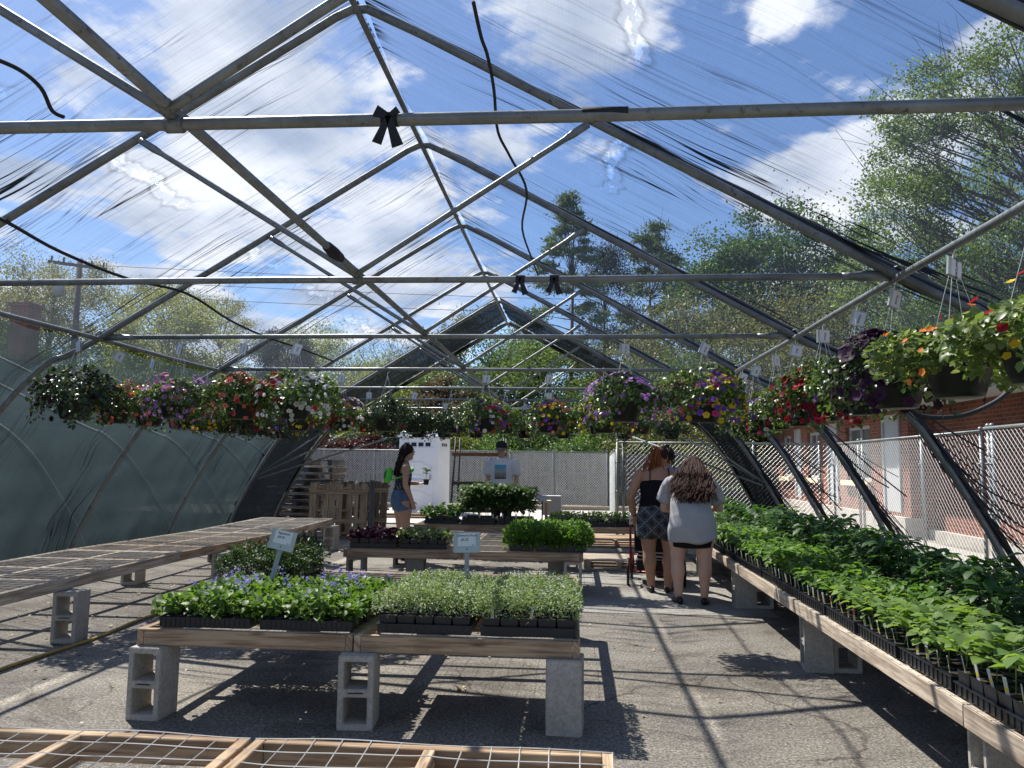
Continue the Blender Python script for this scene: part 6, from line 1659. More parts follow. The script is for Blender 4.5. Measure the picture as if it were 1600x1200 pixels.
def head(mb, c, f, up, s=1.0, face=True):
    """c: centre of the head at eye height, f: facing, up: crown direction"""
    c, up = Vector(c), Vector(up).normalized(); f = Vector(f); f = (f - up * f.dot(up)).normalized(); r_ = f.cross(up).normalized()
    rings = [(-.118, .030, .030, .050), (-.105, .044, .050, .030), (-.075, .057, .070, .012), (-.035, .068, .086, -.004), (0, .074, .094, -.010), (.040, .076, .098, -.014), (.075, .066, .084, -.016), (.100, .042, .055, -.016), (.110, .018, .02, -.016)]
    mb.loft([(c + up * z * s + f * o * s, a * s, b_ * s) for z, a, b_, o in rings], r_, 18)
    if face:
        n0 = c + f * .086 * s
        limb(mb, [n0 + up * .012 * s - f * .004 * s, n0 - up * .015 * s + f * .008 * s, n0 - up * .038 * s + f * .018 * s], [.008 * s, .010 * s, .014 * s], 3, 8, r_)
        mb.ball(n0 - up * .040 * s + r_ * .010 * s, .008 * s, 8); mb.ball(n0 - up * .040 * s - r_ * .010 * s, .008 * s, 8)
        limb(mb, [c + f * .080 * s + up * .028 * s - r_ * .04 * s, c + f * .088 * s + up * .026 * s, c + f * .080 * s + up * .028 * s + r_ * .04 * s], [.010 * s] * 3, 2, 8, up)
        for z in (-.062, -.074): limb(mb, [c + f * .078 * s + up * z * s - r_ * .022 * s, c + f * .090 * s + up * z * s, c + f * .078 * s + up * z * s + r_ * .022 * s], [.005 * s, .007 * s, .005 * s], 2, 6, up)
        mb.ball(c + f * .075 * s - up * .100 * s, .022 * s, 10)
    for sg in (-1, 1): mb.ball(c + r_ * sg * .076 * s - f * .012 * s - up * .012 * s, .028 * s, 10, 0, (.35 + .0 * sg, .7, 1.05))
    return c, f, up, r_
def eyes(parent, c, f, up, r_, s=1.0):
    b = MB()
    for sg in (-1, 1):
        p = c + f * .083 * s + r_ * sg * .031 * s
        b.ball(p, .0125 * s, 10, 0); b.ball(p + f * .009 * s, .0062 * s, 8, 1)
    b.build('eyes', [M['white_plastic'], M['ink']], parent, True)
    b = MB(); q = c + f * .092 * s - up * .068 * s; b.tube([q - r_ * .02 * s - f * .006, q, q + r_ * .02 * s - f * .006], .0035 * s, 6); b.build('lips', M['lips'], parent, True)
    b = MB()
    for sg in (-1, 1): b.tube([c + f * .086 * s + up * .030 * s + r_ * sg * .018 * s, c + f * .088 * s + up * .036 * s + r_ * sg * .034 * s, c + f * .078 * s + up * .032 * s + r_ * sg * .050 * s], .004 * s, 5)
    b.build('eyebrows', M['brow'], parent, True)
M['lips'] = simple('lips', (.32, .12, .10), .5); M['brow'] = simple('brow', (.03, .02, .015), .9)
def strands(name, parent, roots, mat, r_=.006, n=5):
    """roots: list of point lists; each a lock of hair"""
    b = MB()
    for pts in roots:
        P = smooth3(pts, 3); K = len(P); b.tube(P, [r_ * (1 - .55 * (i / (K - 1)) ** 2) * (.9 if i else .5) for i in range(K)], n, cap=False, flat=.5)
    return b.build(name, mat, parent, True)
def hair_mat(name, c1, c2, c3=None):
    m, nt, b = new_mat(name); g = N_(nt, 'ShaderNodeNewGeometry')
    st = [(0, c1), (.6, c2), (1, c3 or c2)]
    c = ramp(nt, g.outputs['Random Per Island'], st)
    nt.links.new(c, b.inputs['Base Color']); b.inputs['Roughness'].default_value = .55; b.inputs['Specular IOR Level'].default_value = .15; return m
def place(name, x, y, rz, label):
    return thing(name, (x, y, 0), label, 'person', None, rz)
def shoe(mb, ank, fwd, s=1.0, h=.055):
    a, f = Vector(ank), Vector(fwd).normalized(); r_ = f.cross(Vector((0, 0, 1)))
    a.z = .0
    mb.loft([(a - f * .065 * s + V3(0, 0, .035), .028 * s, .030), (a - f * .03 * s + V3(0, 0, .042), .036 * s, .038), (a + f * .05 * s + V3(0, 0, .036), .040 * s, .032), (a + f * .12 * s + V3(0, 0, .028), .044 * s, .024), (a + f * .165 * s + V3(0, 0, .022), .032 * s, .018)], r_, 14)
SK_A = skin_mat('skin_warm', (.45, .25, .16)); SK_B = skin_mat('skin_fair', (.62, .39, .29)); SK_C = skin_mat('skin_tan', (.48, .29, .20))
BLK_F = fabric('black_fabric', (.012, .012, .016)); SHOE = simple('black_shoes', (.012, .012, .014), .45, 0, .2)

def torso_rings(levels):
    """levels: (z, x, y, half width, half depth)"""
    return [(V3(x, y, z), a, b_) for z, x, y, a, b_ in levels]

# ---------------- woman in black camisole with ponytail (local +y is her facing)
def woman_camisole():
    t = place('person', .95, 9.0, R(-4), 'woman with orange-tipped ponytail, black camisole and dark patterned shorts, pushing the stroller')
    b = MB()
    leg(b, (-.115, .0, .80), (-.105, .01, .46), (-.085, .0, .09), 1.06, thick=1.18); leg(b, (.115, .0, .80), (.125, .03, .46), (.10, .02, .09), 1.06, thick=1.18)
    for sx in (-.085, .10): limb(b, [(sx, 0, .09), (sx, .02, .05), (sx, .10, .03)], [.036, .04, .035], 3)
    b.loft(torso_rings([(.74, 0, 0, .20, .14), (.84, 0, -.01, .225, .155), (.95, 0, .0, .205, .135), (1.06, .0, .01, .180, .12), (1.18, .0, .02, .190, .12), (1.28, .01, .03, .200, .115), (1.35, .01, .035, .165, .09), (1.40, .015, .045, .085, .065)]), (1, 0, 0), 22)
    limb(b, [(.015, .05, 1.36), (.02, .07, 1.42), (.03, .10, 1.47)], [.062, .056, .054], 3)
    hc = (.045, .13, 1.525); c, f, up, r_ = head(b, hc, (.35, .85, -.45), (.10, .42, 1), 1.0)
    # left arm straight down to the stroller handle, right arm bent forward
    arm(b, (-.215, .02, 1.32), (-.315, -.01, 1.07), (-.27, .14, .84), 1.08, 1.12)
    limb(b, [(-.12, .03, 1.33), (-.19, .02, 1.335), (-.235, .02, 1.30)], [.07, .068, .06], 3)
    hand(b, (-.265, .15, .83), (.1, .7, -.55), (.1, -.5, -.7), .95, 1.0, 1)
    arm(b, (.225, .03, 1.32), (.29, .14, 1.08), (.18, .36, 1.02), 1.05, 1.1); limb(b, [(.13, .03, 1.33), (.20, .02, 1.335), (.24, .03, 1.30)], [.07, .068, .06], 3)
    hand(b, (.18, .37, 1.02), (-.3, 1, -.1), (0, 0, -1), .95, .8, 1)
    o = b.build('body', SK_A, t, True); remesh(o, .0085, 5)
    b = MB(); b.loft(torso_rings([(.93, 0, 0, .222, .152), (1.0, 0, .0, .208, .142), (1.08, 0, .01, .195, .133), (1.16, 0, .02, .203, .134), (1.215, 0, .025, .208, .134), (1.235, 0, .03, .198, .125)]), (1, 0, 0), 40, tip=.05)
    o = b.build('camisole', BLK_F, t, True); dent(o, .006, 9)
    b = MB(); b.loft(torso_rings([(1.225, .0, .028, .196, .123), (1.25, .0, .03, .196, .121), (1.262, .0, .03, .188, .115)]), (1, 0, 0), 32); b.build('grey_bra', fabric('grey_knit', (.30, .29, .28)), t, True)
    b = MB()
    for sx in (-.095, .125):
        b.tube([(sx, -.092, 1.23), (sx * .98, -.085, 1.30), (sx * .95, -.045, 1.385), (sx * .93, .03, 1.405), (sx, .12, 1.33), (sx, .15, 1.24)], .006, 6)
    b.build('straps', BLK_F, t, True)
    # patterned shorts
    m, nt, bs = new_mat('bandana_print'); 
    tc = N_(nt, 'ShaderNodeTexCoord'); mp = N_(nt, 'ShaderNodeMapping'); mp.inputs['Rotation'].default_value = (0, R(45), 0); mp.inputs['Scale'].default_value = (9, 0.01, 9); nt.links.new(tc.outputs['Object'], mp.inputs[0])
    sp = N_(nt, 'ShaderNodeSeparateXYZ'); nt.links.new(mp.outputs[0], sp.inputs[0])
    def tri(o): return mth(nt, 'ABSOLUTE', mth(nt, 'SUBTRACT', mth(nt, 'FRACT', o), .5))
    dmax = mth(nt, 'MAXIMUM', tri(sp.outputs[0]), tri(sp.outputs[2]))
    band = ramp(nt, dmax, [(.25, (0, 0, 0)), (.27, (1, 1, 1)), (.30, (1, 1, 1)), (.32, (0, 0, 0)), (.40, (0, 0, 0)), (.42, (1, 1, 1)), (.46, (1, 1, 1))])
    vo = N_(nt, 'ShaderNodeTexVoronoi'); vo.inputs['Scale'].default_value = 75; nt.links.new(tc.outputs['Object'], vo.inputs[0]); dots = ramp(nt, vo.outputs['Distance'], [(.25, (1, 1, 1)), (.4, (0, 0, 0))])
    k = mth(nt, 'MAXIMUM', mth(nt, 'MULTIPLY', band, mth(nt, 'ADD', mth(nt, 'MULTIPLY', dots, .6), .35)), mth(nt, 'MULTIPLY', dots, .28))
    nt.links.new(mixc(nt, k, (.012, .014, .022), (.34, .34, .36)), bs.inputs['Base Color']); bs.inputs['Roughness'].default_value = .9
    b = MB()
    b.loft(torso_rings([(.70, 0, -.0, .25, .165), (.78, 0, -.005, .252, .175), (.86, 0, -.01, .245, .172), (.93, 0, .0, .228, .155), (.985, 0, .0, .210, .142)]), (1, 0, 0), 30)
    for sx in (-.118, .125): b.loft(torso_rings([(.625, sx, .005, .135, .135), (.70, sx * .98, 0, .135, .150), (.80, sx * .9, 0, .13, .15)]), (1, 0, 0), 20)
    o = b.build('patterned_shorts', m, t, True); remesh(o, .011, 3); dent(o, .006, 14)
    b = MB(); shoe(b, (-.085, .0, 0), (-.1, 1, 0), 1.0); b.build('shoe', SHOE, t, True)
    b = MB(); shoe(b, (.10, .02, 0), (.25, 1, 0), 1.0); b.build('shoe', SHOE, t, True)
    # hair: dark crown pulled back, long orange-tipped ponytail
    HD = hair_mat('hair_dark', (.02, .010, .008), (.045, .02, .013), (.07, .03, .018)); HO = hair_mat('hair_orange', (.20, .06, .025), (.36, .13, .05), (.10, .03, .016))
    b = MB(); cc = c + up * .022 - f * .018; b.ball(cc, .092, 18, 0, (1, 1, 1)); o = b.build('hair_cap', HD, t, True); o.data.transform(Matrix.Translation(cc) @ Matrix.Diagonal((.98, 1.02, 1.05, 1)) @ Matrix.Translation(-cc))
    knot = c - f * .085 + up * .075 - r_ * .02
    L = []
    for k in range(110):
        a = random.uniform(-1.4, 1.4); e = random.uniform(-.4, 1.3); s0 = cc + (r_ * math.sin(a) * math.cos(e) + up * math.sin(e) + f * math.cos(a) * math.cos(e) * .9) * .092
        mid = s0.lerp(knot, .5); mid = cc + (mid - cc).normalized() * .101
        L.append([tuple(s0), tuple(mid), tuple(knot + Vector(rng.normal(size=3)) * .008)])
    strands('crown_hair', t, L, HD, .006)
    L = []
    for k in range(130):
        j = Vector(rng.normal(size=3)) * .012; sp_ = rng.normal() * .042; d_ = abs(rng.normal()) * .02; ln = random.uniform(.72, 1.05)
        p0 = knot + j * .6
        L.append([tuple(p0), tuple(p0 + V3(-.02 + sp_ * .25, -.055 - d_, .01)), tuple(p0 + V3(-.045 + sp_ * .7, -.085 - d_, -.09)), tuple(p0 + V3(-.065 + sp_ * 1.2, -.085 - d_, -.20 * ln)), tuple(p0 + V3(-.08 + sp_ * 1.5 + .01 * math.sin(k), -.075 - d_, -.33 * ln))])
    strands('ponytail', t, L[:65], HO, .006); strands('ponytail', t, L[65:], HD if False else HO, .005)
    b = MB(); b.tube([tuple(knot + V3(math.cos(q) * .020, math.sin(q) * .012, math.sin(q) * .02)) for q in np.linspace(0, 6.3, 12)], .006, 6); b.build('hair_tie', BLK_F, t, True)
    b = MB(); w = V3(-.268, .125, .86); b.tube([tuple(w + V3(math.cos(q) * .034, math.sin(q) * .028, math.sin(q) * .01)) for q in np.linspace(0, 6.3, 12)], .006, 6); b.build('wristband', BLK_F, t, True)
def dent(o, amp, freq):
    me = o.data; n = len(me.vertices); co = np.empty(n * 3); me.vertices.foreach_get('co', co); co = co.reshape(-1, 3)
    nr = np.empty(n * 3); me.vertices.foreach_get('normal', nr); nr = nr.reshape(-1, 3)
    w = np.sin(co[:, 2] * freq * 3.1 + np.sin(co[:, 0] * freq * 1.3) * 2.0 + co[:, 1] * freq) * .6 + np.sin(co[:, 0] * freq * 2.7 + co[:, 2] * freq * 1.1 + 1.3) * .4
    co = co + nr * (w * amp)[:, None]; me.vertices.foreach_set('co', co.reshape(-1)); me.update()
# ---------------- woman in grey t-shirt
def woman_grey():
    t = place('person', 1.22, 8.32, R(-8), 'woman in grey t-shirt and black shorts with long wavy brown hair, leaning over the vegetables')
    b = MB()
    leg(b, (-.12, .0, .78), (-.145, .01, .44), (-.135, -.01, .085), 1.04, thick=1.14); leg(b, (.12, .0, .78), (.135, .01, .44), (.125, -.01, .085), 1.04, thick=1.14)
    for sx in (-.135, .125): limb(b, [(sx, -.01, .09), (sx, .02, .05), (sx, .10, .03)], [.034, .038, .033], 3)
    b.loft(torso_rings([(.72, 0, 0, .19, .13), (.84, 0, -.03, .215, .15), (.95, 0, .0, .20, .13), (1.06, .0, .06, .18, .115), (1.17, .0, .13, .185, .11), (1.25, .0, .19, .17, .10), (1.30, .0, .24, .10, .07)]), (1, 0, 0), 22)
    limb(b, [(0, .22, 1.27), (.01, .28, 1.33), (.02, .33, 1.36)], [.06, .054, .052], 3)
    c, f, up, r_ = head(b, (.03, .37, 1.405), (.25, .75, -.75), (.08, .75, .75), .98)
    arm(b, (-.20, .17, 1.23), (-.285, .22, .98), (-.17, .45, .93), 1.0, 1.1); hand(b, (-.165, .46, .93), (.3, 1, -.1), (0, 0, -1), .9, .7, 1)
    arm(b, (.20, .17, 1.23), (.30, .27, 1.0), (.22, .50, .95), 1.0, 1.1); hand(b, (.215, .51, .95), (-.3, 1, -.1), (0, 0, -1), .9, .7, -1)
    o = b.build('body', SK_B, t, True); remesh(o, .0085, 5)
    b = MB()
    b.loft(torso_rings([(.665, .02, -.015, .255, .175), (.72, .015, -.02, .252, .178), (.80, .01, -.03, .248, .178), (.90, 0, -.02, .232, .165), (1.0, 0, .02, .215, .150), (1.10, 0, .08, .210, .142), (1.19, 0, .14, .212, .135), (1.25, 0, .19, .19, .118), (1.295, 0, .235, .12, .082)]), (1, 0, 0), 34)
    for sg in (-1, 1): limb(b, [(sg * .13, .18, 1.235), (sg * .205, .17, 1.225), (sg * .25, .19, 1.14), (sg * .283, .205, 1.045)], [.095, .092, .088, .092], 3, 16)
    o = b.build('grey_shirt', fabric('grey_jersey', (.40, .40, .415), .06, 5, .15), t, True); remesh(o, .010, 3); dent(o, .010, 7)
    b = MB(); b.loft(torso_rings([(.60, 0, -.0, .215, .145), (.68, 0, -.01, .228, .158), (.76, 0, -.02, .23, .16)]), (1, 0, 0), 30, tip=.05); o = b.build('black_shorts', BLK_F, t, True)
    b = MB(); shoe(b, (-.135, -.01, 0), (-.35, 1, 0), .98); b.build('shoe', SHOE, t, True)
    b = MB(); shoe(b, (.125, -.01, 0), (.15, 1, 0), .98); b.build('shoe', SHOE, t, True)
    HB = hair_mat('hair_auburn', (.022, .010, .008), (.05, .020, .015), (.10, .04, .026))
    cc = c + up * .020 - f * .012
    b = MB(); b.ball(cc, .094, 18); b.build('hair_cap', HB, t, True)
    L = []
    for k in range(760):
        a = random.uniform(-math.pi, math.pi); e = random.uniform(.0, 1.5)
        nrm = (r_ * math.sin(a) * math.cos(e) + up * math.sin(e) - f * math.cos(a) * math.cos(e)); 
        if nrm.dot(f) > .75: continue
        p0 = cc + nrm * .085; p1 = cc + (nrm + V3(0, -.5, -.2)).normalized() * .112
        sx = nrm.dot(r_); xx = sx * .155 + random.uniform(-.05, .05); ln = random.uniform(.55, 1.0); ph = random.uniform(0, 6.28); am = .016
        pts = [tuple(p0), tuple(p1)]
        zt = 1.40; xx = sx * .17 + random.uniform(-.05, .05)
        for q in range(1, 7):
            g = q / 6; z = zt - .36 * g * ln; yb = np.interp(z, [.95, 1.0, 1.1, 1.19, 1.25, 1.3, 1.42], [-.17, -.15, -.085, -.015, .05, .12, .20]); yy_ = yb - .012 - random.uniform(0, .035) + abs(xx) * .12
            pts.append((.02 + xx * (.75 + .5 * g) + am * (1 + g) * math.sin(ph + g * 9), yy_ + am * math.cos(ph + g * 9) - .01 * rng.random(), z + am * .4 * math.sin(ph * 2 + g * 7)))
        L.append(pts)
    strands('hair', t, L[:350], HB, .0058); strands('hair', t, L[350:], HB, .0050)
# ---------------- person behind, only head and shoulder seen
def person_behind():
    t = place('person', 1.17, 10.15, R(-30), 'dark-haired person in blue checked shirt, mostly hidden behind the two women')
    b = MB(); leg(b, (-.10, 0, .84), (-.10, .02, .47), (-.10, 0, .09), 1.0); leg(b, (.10, 0, .84), (.10, .02, .47), (.10, 0, .09), 1.0)
    for sx in (-.1, .1): limb(b, [(sx, 0, .09), (sx, .02, .05), (sx, .10, .03)], [.034, .038, .033], 3)
    b.loft(torso_rings([(.80, 0, 0, .17, .12), (.95, 0, 0, .165, .12), (1.1, 0, 0, .15, .105), (1.27, 0, .01, .175, .11), (1.36, 0, .01, .15, .085), (1.42, 0, .02, .07, .06)]), (1, 0, 0), 20)
    limb(b, [(0, .02, 1.40), (0, .03, 1.46), (0, .05, 1.51)], [.055, .05, .05], 3); c, f, up, r_ = head(b, (0, .07, 1.565), (.2, 1, -.3), (0, .25, 1))
    for sg in (-1, 1): arm(b, (sg * .19, .01, 1.33), (sg * .25, .05, 1.08), (sg * .17, .27, .98)); hand(b, (sg * .17, .28, .98), (-.2 * sg, 1, 0), (0, 0, -1), .95, .8, sg)
    o = b.build('body', SK_C, t, True); remesh(o, .010, 4)
    m, nt, bs = new_mat('blue_check'); tc = N_(nt, 'ShaderNodeTexCoord'); ck = N_(nt, 'ShaderNodeTexNoise'); ck.inputs['Scale'].default_value = 16; nt.links.new(tc.outputs['Object'], ck.inputs['Vector'])
    nt.links.new(ramp(nt, ck.outputs['Fac'], [(.42, (.06, .10, .25)), (.5, (.35, .42, .55)), (.6, (.12, .18, .36))]), bs.inputs['Base Color']); bs.inputs['Roughness'].default_value = .9
    b = MB(); b.loft(torso_rings([(.80, 0, 0, .20, .145), (1.0, 0, 0, .18, .13), (1.15, 0, 0, .178, .126), (1.27, 0, .01, .192, .127), (1.36, 0, .012, .165, .10), (1.405, 0, .02, .09, .07)]), (1, 0, 0), 26)
    for sg in (-1, 1): limb(b, [(sg * .12, .01, 1.34), (sg * .195, .01, 1.325), (sg * .235, .03, 1.2), (sg * .25, .05, 1.12)], [.075, .074, .066, .066], 3, 14)
    o = b.build('checked_shirt', m, t, True); remesh(o, .011, 3); dent(o, .005, 10)
    b = MB(); b.loft(torso_rings([(.70, 0, 0, .19, .14), (.80, 0, 0, .188, .135), (.88, 0, 0, .178, .128)]), (1, 0, 0), 20)
    for sx in (-.1, .1): b.loft(torso_rings([(.12, sx, .0, .06, .07), (.45, sx, .015, .078, .085), (.75, sx, .0, .105, .12)]), (1, 0, 0), 16)
    o = b.build('trousers', fabric('dark_denim', (.03, .035, .055)), t, True); remesh(o, .012, 3)
    for sx in (-.1, .1): b = MB(); shoe(b, (sx, 0, 0), (0, 1, 0)); b.build('shoe', SHOE, t, True)
    HD = hair_mat('hair_black', (.012, .009, .008), (.03, .02, .016)); cc = c + up * .022 - f * .016; b = MB(); b.ball(cc, .095, 18); b.build('hair_cap', HD, t, True)
    L = []
    for k in range(110):
        a = random.uniform(-2, 2); e = random.uniform(0, 1.4); nrm = (r_ * math.sin(a) * math.cos(e) + up * math.sin(e) - f * math.cos(a) * math.cos(e))
        p0 = cc + nrm * .09; L.append([tuple(p0), tuple(p0 + nrm * .02 + V3(0, -.02, -.04)), tuple(p0 + nrm * .02 + V3(.0, -.045, -.11)), tuple(p0 + nrm * .01 + V3(0, -.03, -.17))])
    b = MB(); b.ball(c + up * .10 - f * .05, .045, 12); b.build('hair_bun', HD, t, True)
    strands('hair', t, L, HD, .007)
# ---------------- woman in denim shorts with a green bag, back three-quarters, holding a seedling pot
def woman_denim():
    t = place('person', -2.57, 11.42, R(-62), 'dark-haired woman in floral top and frayed denim shorts carrying a neon green bag')
    b = MB(); sc = 1.03
    leg(b, (-.10, 0, .84 * sc), (-.105, .015, .47), (-.10, -.01, .09), 1.03, thick=1.1); leg(b, (.10, 0, .84 * sc), (.10, .03, .47), (.10, .03, .09), 1.03, thick=1.1)
    for sx, yo in ((-.1, -.01), (.1, .03)): limb(b, [(sx, yo, .09), (sx, yo + .02, .05), (sx, yo + .1, .03)], [.034, .038, .033], 3)
    b.loft(torso_rings([(.80, 0, 0, .175, .135), (.90, 0, -.02, .185, .145), (1.0, 0, -.01, .16, .12), (1.10, 0, .0, .14, .105), (1.22, 0, .01, .155, .11), (1.33, 0, .01, .17, .10), (1.41, 0, .01, .145, .08), (1.46, 0, .02, .07, .06)]), (1, 0, 0), 20)
    limb(b, [(0, .02, 1.44), (0, .03, 1.50), (0, .05, 1.55)], [.055, .048, .05], 3)
    c, f, up, r_ = head(b, (0, .065, 1.605), (.05, 1, -.12), (0, .12, 1), 1.0)
    arm(b, (.185, .0, 1.38), (.25, -.03, 1.12), (.285, .07, .88), .98, 1.05); hand(b, (.285, .075, .87), (0, .25, -1), (-1, 0, 0), .92, .5, 1)
    arm(b, (-.185, .0, 1.38), (-.225, .03, 1.13), (-.09, .27, 1.12), .98, 1.05); hand(b, (-.085, .275, 1.12), (.5, .9, .1), (.3, 0, .9), .92, .9, 1)
    o = b.build('body', SK_C, t, True); remesh(o, .0085, 5); eyes(t, c, f, up, r_)
    m, nt, bs = new_mat('floral_top'); tc = N_(nt, 'ShaderNodeTexCoord'); vo = N_(nt, 'ShaderNodeTexVoronoi'); vo.inputs['Scale'].default_value = 34; nt.links.new(tc.outputs['Object'], vo.inputs[0])
    nt.links.new(mixc(nt, ramp(nt, vo.outputs['Distance'], [(.2, (1, 1, 1)), (.34, (0, 0, 0))]), (.018, .022, .035), (.38, .36, .34)), bs.inputs['Base Color']); bs.inputs['Roughness'].default_value = .9
    b = MB(); b.loft(torso_rings([(.985, 0, -.01, .168, .13), (1.05, 0, -.005, .155, .118), (1.12, 0, .0, .150, .113), (1.20, 0, .01, .162, .118), (1.265, 0, .012, .168, .118), (1.28, 0, .012, .162, .112)]), (1, 0, 0), 28)
    b.tube([(-.08, -.09, 1.27), (-.09, -.085, 1.36), (-.09, -.03, 1.455), (-.09, .05, 1.44), (-.09, .11, 1.28)], .005, 5); b.tube([(.08, -.09, 1.27), (.09, -.085, 1.36), (.09, -.03, 1.455), (.09, .05, 1.44), (.09, .11, 1.28)], .005, 5)
    b.tube([(.03, -.10, 1.27), (-.05, -.095, 1.36), (-.10, -.03, 1.45)], .004, 5); b.build('floral_top', m, t, True)
    DN = fabric('blue_denim', (.10, .15, .24), .25, 9)
    b = MB(); b.loft(torso_rings([(.80, 0, -.01, .195, .158), (.88, 0, -.02, .197, .160), (.96, 0, -.012, .182, .143), (1.02, 0, -.006, .168, .13)]), (1, 0, 0), 26)
    for sx in (-.098, .098): b.loft(torso_rings([(.735, sx, .0, .112, .120), (.80, sx, -.005, .110, .130), (.88, sx * .9, -.01, .105, .13)]), (1, 0, 0), 18)
    o = b.build('denim_shorts', DN, t, True); remesh(o, .010, 3); dent(o, .004, 12)
    b = MB()
    for sx in (-.098, .098):
        for k in range(34):
            a = 2 * math.pi * k / 34; p = V3(sx + math.cos(a) * .108, math.sin(a) * .117, .745); b.tube([tuple(p), tuple(p + V3(random.uniform(-.01, .01), random.uniform(-.01, .01), -random.uniform(.02, .05)))], .0022, 3, cap=False)
    b.build('frayed_hem', fabric('pale_thread', (.45, .50, .58)), t)
    for sx, yo in ((-.1, -.01), (.1, .03)): b = MB(); shoe(b, (sx, yo, 0), (0, 1, 0)); b.build('shoe', SHOE, t, True)
    HD = hair_mat('hair_dark_brown', (.010, .008, .008), (.022, .015, .012), (.035, .022, .016)); cc = c + up * .022 - f * .018; b = MB(); b.ball(cc, .096, 18); b.build('hair_cap', HD, t, True)
    L = []
    for k in range(190):
        a = random.uniform(-2.1, 2.1); e = random.uniform(0, 1.5); nrm = (r_ * math.sin(a) * math.cos(e) + up * math.sin(e) - f * math.cos(a) * math.cos(e)); p0 = cc + nrm * .088; ln = random.uniform(.7, 1.0); sx = nrm.dot(r_)
        L.append([tuple(p0), tuple(p0 + nrm * .022 + V3(0, -.012, -.05)), tuple(V3(sx * .105, -.045 + .03 * abs(sx), 1.52) + Vector(rng.normal(size=3)) * .012), tuple(V3(sx * .11, -.075 + .02 * abs(sx), 1.42) + Vector(rng.normal(size=3)) * .013), tuple(V3(sx * .10, -.105, 1.57 - .34 * ln) + Vector(rng.normal(size=3)) * .012)])
    strands('hair', t, L, HD, .0085)
    b = MB(); b.tube([tuple(c + f * .098 + r_ * x_ + up * .002) for x_ in (-.055, -.03, 0, .03, .055)], .009, 6); b.tube([tuple(c + f * .08 + r_ * .065), tuple(c - f * .02 + r_ * .082)], .003, 5); b.build('glasses', M['ink'], t, True)
    # neon bag on her back
    g = thing('shoulder_bag', (-2.57, 11.42, 0), 'neon green sling bag on the back of the dark-haired woman', 'bag', None, R(-62)); NG = simple('neon_green', (.10, .62, .05), .45, 0, .15, 9)
    b = MB(); b.box((-.09, -.20, 1.235), (.17, .10, .20), Euler((R(-8), R(-12), 0))); o = b.build('pouch', NG, g); bevel(o, .03, 3)
    b = MB(); b.box((-.09, -.253, 1.25), (.11, .012, .10), Euler((R(-8), R(-12), 0))); bevel(b.build('pocket', simple('dark_green_pocket', (.03, .22, .03), .5), g), .01, 2)
    b = MB(); b.tube(smooth3([(-.14, -.19, 1.30), (-.10, -.12, 1.42), (-.06, -.02, 1.475), (.0, .11, 1.35)], 5), .013, 8, flat=.4); b.tube(smooth3([(-.01, -.19, 1.16), (.09, -.15, 1.19), (.185, -.02, 1.24), (.16, .10, 1.30), (0, .135, 1.35)], 5), .022, 8, flat=.4); b.build('strap', NG, g, True)
    # potted seedling in her hand
    M_ = Matrix.Translation((-2.57, 11.42, 0)) @ Matrix.Rotation(R(-62), 4, 'Z'); q = M_ @ V3(-.02, .37, 1.10)
    s = thing('potted_seedling', tuple(q), 'small seedling in a black pot held by the dark-haired woman', 'potted plant')
    b = MB(); b.lathe([(.034, 0), (.046, .075), (.050, .078), (.050, .085), (.044, .085)], n=14); b.build('pot', M['tray_black'], s, True); link('seedling', SEED['pepper'][0], s, (0, 0, .08))
